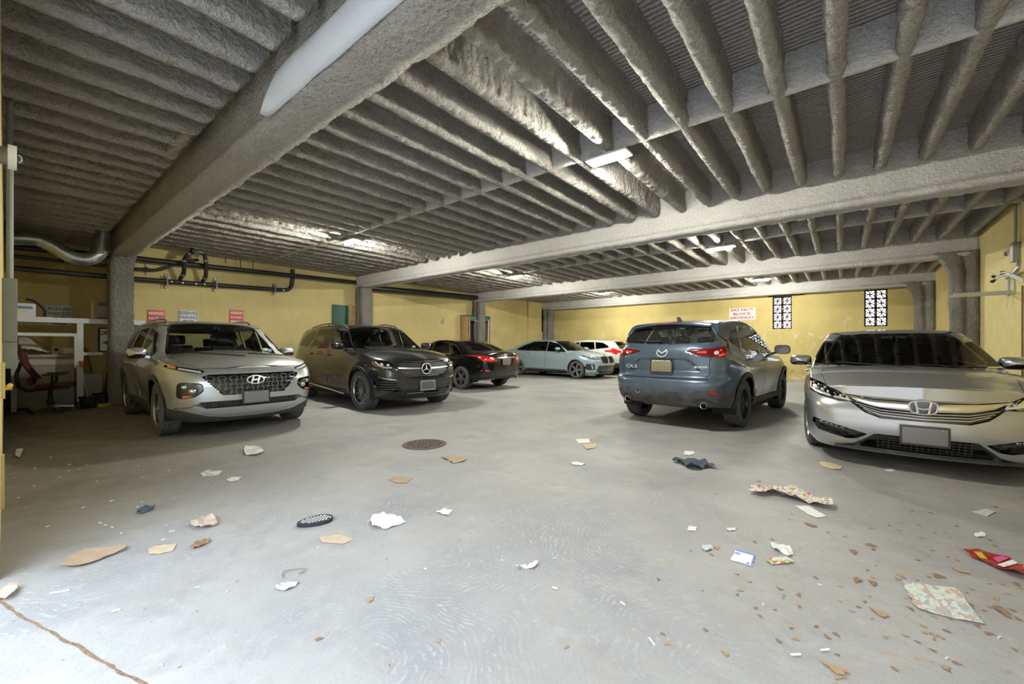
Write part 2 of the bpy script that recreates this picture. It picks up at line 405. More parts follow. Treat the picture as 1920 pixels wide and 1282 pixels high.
# ---- girders
def girder(yc, x0, x1, lab):
    sh=[(-.12,.46),(-.115,.30),(-.115,.12),(-.13,.085),(-.175,.07),(-.182,.035),(-.17,0.0),(-.09,-.012),(0,-.012),(.09,-.012),(.17,0.0),(.182,.035),(.175,.07),(.13,.085),(.115,.12),(.115,.30),(.12,.46)]
    H=(ZS-ZF)/.46*1.0
    P=len(sh); NX=int((x1-x0)/.045); vs=[]
    for i in range(NX+1):
        x=x0+(x1-x0)*i/NX
        for a,z in sh:
            q=Vector((x*5,a*12+yc,z*8)); q2=Vector((x*17,a*20+yc,z*20)); f=1.0 if z<.09 else .35
            nn=(noise.noise(q)*.012+noise.noise(q2)*.010)*f
            zz=ZF+ (z if z<.1 else .1+(z-.1)*(ZS+.03-ZF-.1)/.36)
            s=-1 if a<0 else 1
            vs.append((x,yc+a+s*nn*(abs(a)>.05),zz-nn*(1 if z<.02 else .3)))
    fs=[(i*P+k,(i+1)*P+k,(i+1)*P+k+1,i*P+k+1) for i in range(NX) for k in range(P-1)]
    fs+=[tuple(range(P)),tuple(NX*P+k for k in range(P))[::-1]]
    o=mesh_obj('girder',vs,fs,M_SPRAYD if yc>2 else M_SPRAY); tag(o,lab,'beam'); return o
girder(BEAMS[0],XL,XR,'rough sprayed grey ceiling beam nearest the entrance, with white netting along it')
girder(BEAMS[1],XL,XR,'long sprayed grey ceiling beam, second from the entrance, above the silver sedan')
girder(BEAMS[2],XL,XR,'sprayed grey ceiling beam one bay before the back wall beam')
girder(BEAMS[3],XL+.08,XR+.05,'sprayed grey ceiling beam running along the top of the back wall')

# ---- columns : sprayed wide-flange posts
def column(x, y, w, d, z1, lab, flare=False, xdir=1):
    sh=[]
    # H outline with two rounded lobes along x, groove between them
    hw,hd=w/2,d/2; g=.035
    pts=[(-hw,-hd),(-hw*.55,-hd*1.04),(-hw*.2,-hd*.98),(-.02,-hd+g),(.02,-hd+g),(hw*.2,-hd*.98),(hw*.55,-hd*1.04),(hw,-hd),(hw*1.04,-hd*.5),(hw*.99,0),(hw*1.04,hd*.5),(hw,hd),(hw*.5,hd*1.03),(0,hd*.95),(-hw*.5,hd*1.03),(-hw,hd),(-hw*1.04,hd*.5),(-hw*.99,0),(-hw*1.04,-hd*.5)]
    P=len(pts);N=int(z1/.05);vs=[]
    for i in range(N+1):
        z=z1*i/N; fl=1.0
        dx=0
        for a,c in pts:
            q=Vector((a*9+x,c*9+y,z*4)); nn=noise.noise(q)*.022+noise.noise(q*3.1)*.012
            r=math.hypot(a,c); aa,cc=a,c
            if flare and z>z1-.55:
                t=(z-(z1-.55))/.55
                if a*xdir>0: aa=a*(1+1.3*t*t)
            vs.append((x+aa*(1+nn/r*1.0),y+cc*(1+nn/r*1.0),z))
    fs=[(i*P+k,i*P+(k+1)%P,(i+1)*P+(k+1)%P,(i+1)*P+k) for i in range(N) for k in range(P)]
    fs+=[tuple(range(P))[::-1],tuple(N*P+k for k in range(P))]
    o=mesh_obj('column',vs,fs,M_COLM); tag(o,lab,'column'); return o
XC=XL+.28
column(XC,BEAMS[0],.40,.36,ZF+.06,'rough grey sprayed column at left wall behind the silver family SUV',True)
column(XC,BEAMS[1],.38,.36,ZF+.03,'rough grey column at left wall beside the green board and timber plank')
column(XC,BEAMS[2],.38,.36,ZF+.03,'rough grey column at left wall behind the black sedan, in front of the dark green rack')
column(XC+.12,BEAMS[3]-.02,.42,.36,ZF+.03,'rough grey column in the far left corner beside the dark lattice window')
column(XR-.2,BEAMS[1],.38,.36,ZF+.03,'rough grey column at right wall beside the silver sedan')
column(XR-.2,BEAMS[2],.38,.36,ZF+.1,'rough grey two-lobed column at right wall nearest the yellow plaster patch',True,-1)
column(XR-.22,BEAMS[3]-.02,.42,.36,ZF+.1,'rough grey column in the far right corner of the back wall',True,-1)

# ---- the street outside, behind the camera
struct(slab('wall_front.001',XL0-.25,XR+.25,-.95,-.68,ZF+.15,7.5,M_WALL))
struct(slab('wall_outside',-22,22,-14.4,-14,0,8.5,mat('outside_brick',(.30,.24,.20),.85,noise_amt=.2,nscale=3)))  # unseen building opposite, added to darken the reflections in the cars
# ---- lights and world
def led(x,y,lab):
    e=empty('tube_light',(x,y,ZJ-.06),0,lab,'light','bare LED lights under the joists')
    b=MB(); b.box((0,0,.0),(.50,.21,.03),bev=.01); b.box((0,0,.05),(.10,.06,.08)); b.build('housing',mat('lamp_housing',(.75,.77,.76),.5),e)
    b=MB(); b.tube([(-.19,0,-.035),(.19,0,-.035)],.024,10); o=b.build('diffuser',mat('lamp_glow',(1,1,1),.5,emit=(1.0,.985,.86),es=LAMP_E),e)
    return e
LAMP_E=1700.
labs=['glowing tube light above the dark grey SUV in the left half of the picture','glowing tube light in the foreground ceiling bay, nearest the camera',
'tube light hidden between the second and third ceiling beams, left side','lit tube light in the middle ceiling bay on the right',
'small lit tube light far back on the left, above the pale blue sedan','bright round-looking tube light in front of the back wall windows']
k=0
for (x,y) in ((-7.85,4.45),(-2.08,4.33),(-7.8,9.85),(-2.03,9.8),(-7.5,15.2),(-2.0,15.25)):
    led(x,y,labs[k]); k+=1
for o in list(COL.objects):
    if o.name.startswith('tube_light') and 'group' in o: del o['group']
w=bpy.data.worlds.new('world'); sc.world=w; w.use_nodes=True
bg=w.node_tree.nodes['Background']; bg.inputs[0].default_value=(.74,.85,1.0,1); bg.inputs[1].default_value=9.0

cam=bpy.data.cameras.new('camera'); co=bpy.data.objects.new('camera',cam); COL.objects.link(co)
cam.sensor_width=36; cam.lens=FPX/1920*36; cam.shift_y=(CY-641)/1920
cam.clip_start=.05
co.location=(0,0,CAM_H); co.rotation_euler=(R(90),0,YAW); sc.camera=co
sc.view_settings.view_transform='Standard'; sc.view_settings.look='None'; sc.view_settings.gamma=1; sc.view_settings.exposure=0.08
sc.view_settings.use_curve_mapping=False
sc.cycles.use_denoising=True
sc.cycles.max_bounces=7; sc.cycles.diffuse_bounces=4; sc.cycles.transparent_max_bounces=16
sc.cycles.sample_clamp_indirect=6
sc.cycles.use_adaptive_sampling=True; sc.cycles.adaptive_threshold=.03
# ================================================================= CAR BUILDER
def pch(pts):
    """smooth monotone curve through control points"""
    pts=sorted(pts); x=np.array([p[0] for p in pts],float); y=np.array([p[1] for p in pts],float)
    h=np.diff(x); d=np.diff(y)/h; m=np.zeros(len(x))
    for i in range(1,len(x)-1):
        if d[i-1]*d[i]>0:
            w1=2*h[i]+h[i-1]; w2=h[i]+2*h[i-1]; m[i]=(w1+w2)/(w1/d[i-1]+w2/d[i])
    m[0]=d[0]; m[-1]=d[-1]
    def f(q):
        q=np.clip(np.asarray(q,float),x[0],x[-1]); k=np.clip(np.searchsorted(x,q)-1,0,len(h)-1)
        t=(q-x[k])/h[k]; H=h[k]
        return (2*t**3-3*t**2+1)*y[k]+(t**3-2*t**2+t)*H*m[k]+(-2*t**3+3*t**2)*y[k+1]+(t**3-t**2)*H*m[k+1]
    return f
def sstep(t): t=np.clip(t,0,1); return t*t*(3-2*t)

def shell(S):
    nose=pch(S['nose']); tail=pch(S['tail']); xF=max(p[1] for p in S['nose']); xR=min(p[1] for p in S['tail'])
    E=pch(S['E']); zb=pch(S['zb']); sec=pch(S['sec']); deck=pch(S['deck']); green=pch(S['green'])
    pl=[(xR+d,y) for d,y in S['prear']]+list(S['pside'])+[(xF-d,y) for d,y in S['pfront']]
    pl=np.array(pl); s=np.concatenate([[0],np.cumsum(np.hypot(*np.diff(pl,axis=0).T))])
    fx=pch(list(zip(s,pl[:,0]))); fy=pch(list(zip(s,pl[:,1])))
    N=S.get('N',170); ss=np.linspace(0,s[-1],2000)
    # denser sampling at both ends
    xx=fx(ss); dens=1+1.2*sstep((np.abs(xx-(xF+xR)/2)-(xF-xR)/2+.9)/.9); cs=np.cumsum(dens); cs=(cs-cs[0])/(cs[-1]-cs[0])
    sp=np.interp(np.linspace(0,1,N+1),cs,ss)
    xs=fx(sp); yb=fy(sp); yb[0]=0; yb[-1]=0
    J,K1,K2=S.get('J',30),14,24
    G=np.zeros((N+1,J+K1+K2+1,3))
    wF=sstep((xs-(xF-.95))/.9); wR=sstep(((xR+.95)-xs)/.9)
    for i in range(N+1):
        Ei=float(E(xs[i])); bi=float(zb(xs[i]))
        for j in range(J+1):
            t=j/J; z=bi+(Ei-bi)*t
            x=xs[i]+wF[i]*(float(nose(z))-xF)+wR[i]*(float(tail(z))-xR)
            y=yb[i]*float(sec(t))
            G[i,j]=(x,y,z)
        x,yB,z=G[i,J]
        xm=S.get('xmid',-.3); sm=float(sstep((x-xm+.5)/1.0)); k=S['kf']*sm-S['kr']*(1-sm); dk=max(float(deck(x)),Ei) if abs(x)<9 else Ei
        cr=S.get('crown',.05)
        t1,t2=S['tum']
        def top(y):
            y=np.asarray(y,float)
            g=green(x+k*y*y)-cr*y*y
            q=np.clip(y/max(yB,1e-4),0,1)
            d=Ei+(dk-Ei)*(1-q**S.get('dpow',2.4))
            return np.maximum(g,d)
        hs=np.linspace(0,1.0,400); ys=yB-t1*hs-t2*hs*hs; ok=ys>0
        diff=(Ei+hs)-top(np.where(ok,ys,0)); diff[~ok]=1
        idx=int(np.argmax(diff>=-1e-6)); h=hs[idx] if top(yB)>Ei+.004 else 0.0
        yS=min(yB-t1*h-t2*h*h, yB-.045) if yB>.12 else yB*.7
        for j in range(1,K1+1):
            u=j/K1; y=yB+(yS-yB)*u
            dy=yB-y; hh=(-t1+math.sqrt(t1*t1+4*t2*dy))/(2*t2) if t2>1e-6 else dy/t1
            zz=min(Ei+hh,float(top(y))); G[i,J+j]=(x,y,max(zz,Ei if h>0 else -9) )
        for j in range(1,K2+1):
            u=j/K2; y=yS*(1-u); G[i,J+K1+j]=(x,y,float(top(y)))
    # body side sculpting
    Y=G[:,:,1]; X=G[:,:,0]; Z=G[:,:,2]; side=sstep((Y-.45)/.25)
    for xa in S['ax']:
        r=np.hypot(X-xa,Z-S['wr']); low=(Z<S.get('flz',1.0))
        Y+=side*low*(S.get('flare',.022)*np.exp(-((r-S['arch'])/.10)**2)+.012*np.exp(-((r-S['arch'])/.3)**2))
    mid=sstep((S['ax'][0]-.55-X)/.35)*sstep((X-S['ax'][1]-.55)/.35)
    tt=(Z-.2)/(1.0-.2)
    Y-=side*mid*S.get('scoop',.02)*np.exp(-((tt-.33)/.16)**2)*(Z<1.0)
    for c in S.get('crease',[]):   # (fn z(x), depth, width, x0,x1)
        zc=pch(c[0])(X); m=sstep((X-c[3])/.3)*sstep((c[4]-X)/.3); dz=Z-zc
        Y+=side*m*c[1]*np.exp(-(dz/c[2])**2)*np.where(dz>0,1,.55)
    if 'sculpt' in S: S['sculpt'](G)
    # relax the creases a little
    for it in range(S.get('relax',3)):
        P=np.zeros((G.shape[0]+2,G.shape[1]+1,3)); P[1:-1,:-1]=G
        P[0,:-1]=G[1]*[1,-1,1]; P[-1,:-1]=G[-2]*[1,-1,1]; P[:,-1]=P[:,-3]*[1,-1,1]
        A=(P[:-2,:-1]+P[2:,:-1])/2; B=(P[1:-1,:-2]+P[1:-1,2:])/2
        L=np.copy(G); L[:,1:]=.5*G[:,1:]+.25*A[:,1:]+.25*B; L[:,0]=.5*G[:,0]+.5*A[:,0]
        G=L; G[0,:,1]=0; G[-1,:,1]=0; G[:,-1,1]=0
    n0,n1=G.shape[:2]
    vs=[]; fs=[]
    for sgn in (1,-1):
        b=len(vs); vs+= [(p[0],p[1]*sgn,p[2]) for p in G.reshape(-1,3)]
        for i in range(n0-1):
            for j in range(n1-1):
                q=(b+i*n1+j,b+(i+1)*n1+j,b+(i+1)*n1+j+1,b+i*n1+j+1)
                fs.append(q[::-1] if sgn>0 else q)
    bm=bmesh.new(); V=[bm.verts.new(v) for v in vs]
    for f in fs: bm.faces.new([V[i] for i in f])
    bmesh.ops.remove_doubles(bm,verts=list(bm.verts),dist=.0012)
    bmesh.ops.dissolve_degenerate(bm,edges=list(bm.edges),dist=.0006)
    # outward normals
    bm.normal_update()
    s=sum((f.calc_center_median().y*f.normal.y) for f in bm.faces)
    if s<0: bmesh.ops.reverse_faces(bm,faces=list(bm.faces))
    bm.normal_update()
    return bm

def inpoly(p,poly):
    x,y=p; c=False; n=len(poly); j=n-1
    for i in range(n):
        xi,yi=poly[i]; xj,yj=poly[j]
        if (yi>y)!=(yj>y) and x<(xj-xi)*(y-yi)/(yj-yi)+xi: c=not c
        j=i
    return c
def smooth_poly(pts, n=3, it=1):
    """rounds the corners of a polygon (Chaikin)"""
    for _ in range(it):
        o=[]
        for i in range(len(pts)):
            a=pts[i]; b=pts[(i+1)%len(pts)]
            L=math.hypot(b[0]-a[0],b[1]-a[1]); r=min(.3,.05/max(L,1e-6)*n/3)
            o.append((a[0]+(b[0]-a[0])*r,a[1]+(b[1]-a[1])*r)); o.append((a[0]+(b[0]-a[0])*(1-r),a[1]+(b[1]-a[1])*(1-r)))
        pts=o
    return pts
def circ(cx,cz,r,n=40,a0=0,a1=360): return [(cx+r*math.cos(R(a0+(a1-a0)*i/n)),cz+r*math.sin(R(a0+(a1-a0)*i/n))) for i in range(n if a1-a0>=360 else n+1)]
def offset_poly(poly,d):
    n=len(poly); A=sum(poly[i][0]*poly[(i+1)%n][1]-poly[(i+1)%n][0]*poly[i][1] for i in range(n)); sg=1 if A>0 else -1
    o=[]
    for i in range(n):
        a,b,c=poly[i-1],poly[i],poly[(i+1)%n]
        e1=(b[0]-a[0],b[1]-a[1]); e2=(c[0]-b[0],c[1]-b[1]); l1=math.hypot(*e1) or 1e-9; l2=math.hypot(*e2) or 1e-9
        n1=(-e1[1]/l1*sg,e1[0]/l1*sg); n2=(-e2[1]/l2*sg,e2[0]/l2*sg); k=1+n1[0]*n2[0]+n1[1]*n2[1]; k=max(k,.5)
        o.append((b[0]+(n1[0]+n2[0])/k*d,b[1]+(n1[1]+n2[1])/k*d))
    return o
VIEWS={'side':((1,0,0),(0,0,1),(0,1,0)),'front':((0,1,0),(0,0,1),(1,0,0)),'rear':((0,1,0),(0,0,1),(1,0,0)),'top':((1,0,0),(0,1,0),(0,0,1))}
def filt(view,c,n,sgn,lim):
    if view=='side': return c.y*sgn>lim and n.y*sgn>.12
    if view=='front': return c.x>lim and n.x>.02
    if view=='rear': return c.x<lim and n.x<-.02
    return n.z>.25 and c.z>lim

class Car:
    def __init__(s, S, label, loc, rz, paint, cat='car'):
        s.S=S; s.bm=shell(S); s.bvh=BVHTree.FromBMesh(s.bm); s.root=empty('car',loc,rz,label,cat)
        s.lay=s.bm.faces.layers.int.new('part'); s.rl=s.bm.faces.layers.int.new('ring'); s.parts=[None]; s.paint=paint
    def cut(s, view, poly, sgn=1, lim=0.0):
        ux,uy,_=map(Vector,VIEWS[view]); bm=s.bm
        xs=[p[0] for p in poly]; ys=[p[1] for p in poly]; a0,a1,b0,b1=min(xs),max(xs),min(ys),max(ys)
        cand=[]
        for f in bm.faces:
            c=f.calc_center_median()
            if not(a0-.15<c.dot(ux)<a1+.15 and b0-.15<c.dot(uy)<b1+.15): continue
            if filt(view,c,f.normal,sgn,lim): cand.append(f)
        n=len(poly)
        for i in range(n):
            p=poly[i]; q=poly[(i+1)%n]; dx,dy=q[0]-p[0],q[1]-p[1]; L=math.hypot(dx,dy)
            if L<1e-5: continue
            mnx,mxx,mny,mxy=min(p[0],q[0])-1e-4,max(p[0],q[0])+1e-4,min(p[1],q[1])-1e-4,max(p[1],q[1])+1e-4
            sel=[];rest=[]
            for f in cand:
                if not f.is_valid: continue
                fx=[v.co.dot(ux) for v in f.verts]; fy=[v.co.dot(uy) for v in f.verts]
                if max(fx)<mnx or min(fx)>mxx or max(fy)<mny or min(fy)>mxy: rest.append(f); continue
                sd=[(x-p[0])*dy-(y-p[1])*dx for x,y in zip(fx,fy)]
                if min(sd)>-1e-7 or max(sd)<1e-7: rest.append(f); continue
                sel.append(f)
            if not sel: cand=rest; continue
            g=set(sel)
            for f in sel: g.update(f.edges); g.update(f.verts)
            no=ux*dy-uy*dx; co=ux*p[0]+uy*p[1]
            r=bmesh.ops.bisect_plane(bm,geom=list(g),dist=1e-5,plane_co=co,plane_no=no)
            cand=rest+[f for f in r['geom'] if isinstance(f,bmesh.types.BMFace)]+[f for e in r['geom_cut'] if isinstance(e,bmesh.types.BMEdge) for f in e.link_faces]
            cand=[f for f in dict.fromkeys(cand) if f.is_valid]
        bm.normal_update(); out=[]
        for f in bm.faces:
            c=f.calc_center_median()
            if a0<=c.dot(ux)<=a1 and b0<=c.dot(uy)<=b1 and filt(view,c,f.normal,sgn,lim): out.append(f)
        return out
    def region(s, name, view, poly, m=None, sgn=1, lim=0.0, both=False, hole=False, ring=.006, ring_m=None, push=0.0, over=None, label=None, rnd=0, same=None):
        """cuts a panel out of the body surface and remembers it as a part; later regions win"""
        if both:
            if view=='side': 
                a=s.region(name,view,poly,m,1,lim,False,hole,ring,ring_m,push,over,label,rnd); b=s.region(name,view,poly,m,-1,lim,False,hole,ring,ring_m,push,over,label,rnd); return a,b
            mp=[(-p[0],p[1]) for p in poly][::-1] if view!='top' else [(p[0],-p[1]) for p in poly][::-1]
            a=s.region(name,view,poly,m,1,lim,False,hole,ring,ring_m,push,over,label,rnd); b=s.region(name,view,mp,m,1,lim,False,hole,ring,ring_m,push,over,label,rnd); return a,b
        if rnd: poly=smooth_poly(poly,rnd,2)
        s.bm.normal_update(); cand=s.cut(view,poly,sgn,lim)
        pid=len(s.parts); s.parts.append(dict(name=name,m=m or s.paint,hole=hole,ring=ring,ring_m=ring_m,push=push,label=label))
        if same is not None: pid=same; s.parts.pop()
        ux,uy,_=map(Vector,VIEWS[view]); cnt=0
        for f in cand:
            c=f.calc_center_median()
            if over is not None and f[s.lay] not in over: continue
            if inpoly((c.dot(ux),c.dot(uy)),poly): f[s.lay]=pid; f[s.rl]=0; cnt+=1
        if cnt==0: print('EMPTY REGION',name,view)
        if ring>0 and not hole:
            inner=offset_poly(poly,ring); cand=s.cut(view,inner,sgn,lim)
            for f in cand:
                if f[s.lay]!=pid: continue
                c=f.calc_center_median(); f[s.rl]=0 if inpoly((c.dot(ux),c.dot(uy)),inner) else 1
        return pid
    def finish(s):
        black=mat('seam_black',(.012,.012,.012),.6); objs={}
        byid={}
        for f in s.bm.faces: byid.setdefault(f[s.lay],[]).append(f)
        for pid,fl in byid.items():
            P=s.parts[pid] if pid else dict(name='body',m=s.paint,hole=False,ring=0,ring_m=None,push=0,label=None)
            if P['hole']: continue
            nb=bmesh.new(); vm={}
            for f in fl:
                vs=[]
                for v in f.verts:
                    if v not in vm: vm[v]=nb.verts.new(v.co)
                    vs.append(vm[v])
                try:
                    nf=nb.faces.new(vs); nf.material_index=1 if (P['ring']>0 and f[s.rl]) else 0
                except ValueError: pass
            mats=[P['m'],P['ring_m'] or black]
            nb.normal_update()
            bv={v for v in nb.verts if any(e.is_boundary for e in v.link_edges)}
            if P['ring']>0:
                if P['push']:
                    mv=[(v,v.normal.copy()) for v in nb.verts if not any(f.material_index==1 for f in v.link_faces) or (v not in bv and any(f.material_index==0 for f in v.link_faces))]
                    for v,n in mv: v.co=v.co-n*P['push']
                elif not P['ring_m']:
                    for v in bv: v.co=v.co-v.normal*min(.012,P['ring']*2)
            elif P['push']:
                for v in nb.verts: v.co=v.co-v.normal*P['push']
            o=bm_obj(P['name'],nb,mats,s.root,True,42)
            if P['label']: o['label']=P['label']
            objs.setdefault(P['name'],[]).append(o); P['obj']=o
        s.bm.free(); return objs
    # --- surface queries
    def hit(s,view,a,b,sgn=1):
        if view=='front': o,d=Vector((5,a,b)),Vector((-1,0,0))
        elif view=='rear': o,d=Vector((-5,a,b)),Vector((1,0,0))
        elif view=='side': o,d=Vector((a,5*sgn,b)),Vector((0,-sgn,0))
        else: o,d=Vector((a,b,5)),Vector((0,0,-1))
        h=s.bvh.ray_cast(o,d)
        if h[0] is None:
            h=s.bvh.find_nearest(o+d*3.2)
        return h[0],h[1]
    def drape(s,b,view,poly,off=.0,h=.006,sgn=1,m=0,flat=False,sub=.06):
        """polygon in a view plane laid on the surface: off = distance along the view axis out of the body"""
        ax={'front':Vector((1,0,0)),'rear':Vector((-1,0,0)),'side':Vector((0,sgn,0)),'top':Vector((0,0,1))}[view]
        P=[]
        for i in range(len(poly)):
            p=poly[i];q=poly[(i+1)%len(poly)];L=math.hypot(q[0]-p[0],q[1]-p[1]);k=max(1,int(L/sub))
            for j in range(k): P.append((p[0]+(q[0]-p[0])*j/k,p[1]+(q[1]-p[1])*j/k))
        pts=[s.hit(view,a,c,sgn)[0] for a,c in P]
        if flat:
            mm=max(v.dot(ax) for v in pts); pts=[v+ax*(mm-v.dot(ax)) for v in pts]
        lo=[v+ax*off for v in pts]; hi=[v+ax*(off+h) for v in pts]; n=len(pts)
        fs=[tuple(range(n)),tuple(range(n,2*n))[::-1]]+[(i,(i+1)%n,n+(i+1)%n,n+i) for i in range(n)]
        b.add(lo+hi,fs,m); return b
    def strip(s,b,view,pts,w,off=.0,h=.006,sgn=1,m=0,sub=.05,closed=False,taper=None):
        """ribbon of width w following a polyline drawn in a view plane, laid on the surface as a continuous solid"""
        ax={'front':Vector((1,0,0)),'rear':Vector((-1,0,0)),'side':Vector((0,sgn,0)),'top':Vector((0,0,1))}[view]
        P=[]; M=len(pts)
        for i in range(M if closed else M-1):
            p=pts[i];q=pts[(i+1)%M];L=math.hypot(q[0]-p[0],q[1]-p[1]);k=max(1,int(L/sub))
            for j in range(k): P.append((p[0]+(q[0]-p[0])*j/k,p[1]+(q[1]-p[1])*j/k))
        if not closed: P.append(tuple(pts[-1]))
        n=len(P); vs=[]
        for i,(a,c) in enumerate(P):
            if closed: p0,p1=P[i-1],P[(i+1)%n]
            else: p0,p1=P[max(i-1,0)],P[min(i+1,n-1)]
            dx,dy=p1[0]-p0[0],p1[1]-p0[1];L=math.hypot(dx,dy) or 1; nx,ny=-dy/L,dx/L
            ww=w if taper is None else w*taper(i/(n-1))
            c0=s.hit(view,a,c,sgn)[0]
            for sg in(1,-1):
                q=s.hit(view,a+nx*ww/2*sg,c+ny*ww/2*sg,sgn)[0]
                if (q-c0).length>ww*3+.05: q=c0+ (Vector(VIEWS[view][0])*nx+Vector(VIEWS[view][1])*ny)*ww/2*sg
                vs.append(q+ax*off)
            for sg in(1,-1): vs.append(vs[-2]+ax*h)
            vs[-2],vs[-1]=vs[-4]+ax*h,vs[-3]+ax*h
        fs=[]
        for i in range(n if closed else n-1):
            A=4*i;B=4*((i+1)%n)
            fs+=[(A+2,B+2,B+3,A+3),(A,A+1,B+1,B),(A,B,B+2,A+2),(A+1,A+3,B+3,B+1)]
        if not closed: fs+=[(0,2,3,1),(4*n-4,4*n-3,4*n-1,4*n-2)]
        b.add(vs,fs,m); return b
    def text(s,view,body,size,m,a,c,off=.004,sgn=1,sx=1.0,name='lettering',bold=0):
        p,n=s.hit(view,a,c,sgn)
        n=Vector(n) 
        if view=='front' and n.x<0: n=-n
        if view=='rear' and n.x>0: n=-n
        up=Vector((0,0,1)); x=up.cross(n).normalized(); y=n.cross(x)
        M=Matrix((x,y,n)).transposed()
        return text_obj(name,body,size,m,s.root,p+n*off,M.to_euler(),.0015,bold,sx=sx)

# ------------------------------------------------------------- glass, paint
def mat_glass(name,tint,ior=1.45,rough=.0,dirt=0.0,gl=1.0):
    if name in MATS: return MATS[name]
    m=bpy.data.materials.new(name); m.use_nodes=True; nt=m.node_tree; nt.nodes.clear()
    N=nt.nodes.new; L=nt.links.new
    out=N('ShaderNodeOutputMaterial'); mx=N('ShaderNodeMixShader'); tr=N('ShaderNodeBsdfTransparent'); g=N('ShaderNodeBsdfGlossy'); fr=N('ShaderNodeFresnel')
    tr.inputs[0].default_value=(*tint,1); g.inputs['Roughness'].default_value=rough; fr.inputs[0].default_value=ior; g.inputs[0].default_value=(gl,gl,gl,1)
    L(fr.outputs[0],mx.inputs[0]); L(tr.outputs[0],mx.inputs[1]); L(g.outputs[0],mx.inputs[2])
    if dirt>0:
        df=N('ShaderNodeBsdfDiffuse'); df.inputs[0].default_value=(.5,.5,.48,1); m2=N('ShaderNodeMixShader'); tc=N('ShaderNodeTexCoord')
        ns=N('ShaderNodeTexNoise'); ns.inputs['Scale'].default_value=70; ns.inputs['Detail'].default_value=8; ns.inputs['Roughness'].default_value=.8; L(tc.outputs['Object'],ns.inputs['Vector'])
        mr=N('ShaderNodeMapRange'); mr.inputs[1].default_value=.5; mr.inputs[2].default_value=.66; mr.inputs[3].default_value=dirt*.08; mr.inputs[4].default_value=dirt; L(ns.outputs[0],mr.inputs[0])
        L(mr.outputs[0],m2.inputs[0]); L(mx.outputs[0],m2.inputs[1]); L(df.outputs[0],m2.inputs[2]); L(m2.outputs[0],out.inputs[0])
    else: L(mx.outputs[0],out.inputs[0])
    MATS[name]=m; return m
def mat_paint(name,col,metal=.55,rough=.32,dust=0.0,dustc=(.45,.43,.38),streak=0.0,coat=1.0,flake=.06):
    t=NT(name); v=t.xyz()
    base=t.mix(t.mapr(t.noise(900,1),.3,.7),tuple(c*(1-flake) for c in col),tuple(min(1,c*(1+flake)) for c in col))
    if dust>0:
        d=t.math('MULTIPLY',t.mapr(v[2],.95,.25,.25,1),t.mapr(t.noise(5,8,.75),.35,.65),True)
        f=t.math('MULTIPLY',d,dust)
        if streak>0:
            sk=t.noise(4,6,.7,0,t.mapping((9,9,.8))); f=t.math('ADD',f,t.math('MULTIPLY',t.mapr(sk,.60,.72),streak),True)
            sp=t.math('MULTIPLY',t.mapr(t.noise(70,3,.6),.66,.72),t.mapr(t.noise(3,3),.45,.6)); f=t.math('ADD',f,t.math('MULTIPLY',sp,streak*1.6),True)
        base=t.mix(f,base,dustc)
        t.l(t.math('ADD',t.math('MULTIPLY',f,.5),rough,True),t.b.inputs['Roughness'])
        t.l(t.math('SUBTRACT',metal,t.math('MULTIPLY',f,metal),True),t.b.inputs['Metallic'])
    else:
        t.b.inputs['Roughness'].default_value=rough; t.b.inputs['Metallic'].default_value=metal
    t.l(base,t.b.inputs['Base Color']); t.b.inputs['Coat Weight'].default_value=coat; t.b.inputs['Coat Roughness'].default_value=.04
    return t.m
M_GLASS=mat_glass('clear_glass',(.80,.88,.84)); M_TINT=mat_glass('tinted_glass',(.38,.42,.38)); M_DARKG=mat_glass('privacy_glass',(.07,.08,.08)); M_LENS=mat_glass('lamp_lens',(.93,.95,.96),1.4)
M_RUB=mat('black_rubber',(.018,.018,.019),.75); M_TYRE=mat('tyre_rubber',(.085,.085,.09),.8,noise_amt=.35,nscale=14); M_PLAS=mat('black_plastic',(.045,.045,.047),.62,noise_amt=.25,nscale=9)
M_CHR=mat('chrome',(.82,.83,.84),.12,1.0); M_SIL=mat('satin_silver',(.55,.56,.57),.35,.9); M_BLK=mat('gloss_black',(.012,.012,.014),.12,0,coat=1.0); M_DARK=mat('dark_interior',(.022,.022,.024),.75)
M_AMB=mat('amber_lens',(.85,.20,.02),.2,0,coat=1.0); M_RED=mat('red_lens',(.62,.012,.012),.15,0,coat=1.0,emit=(.7,.02,.02),es=0.0); M_RIM=mat('rim_alloy',(.50,.50,.50),.3,.9); M_RIMB=mat('rim_black',(.022,.022,.024),.3,.3)
M_WHT=mat('lamp_white',(.85,.87,.90),.25,.3); M_SEAT=mat('seat_cloth',(.05,.05,.052),.85,noise_amt=.2,nscale=30); M_REFL=mat('lamp_reflector',(.72,.73,.75),.18,.9); M_LAMPD=mat('lamp_dark',(.16,.16,.17),.25,.7)
M_PLATEB=mat('plate_blank',(.17,.17,.18),.55); M_BADGE=mat('badge_silver',(.82,.83,.84),.3,.45); M_DISC=mat('brake_disc',(.10,.095,.09),.5,.8)

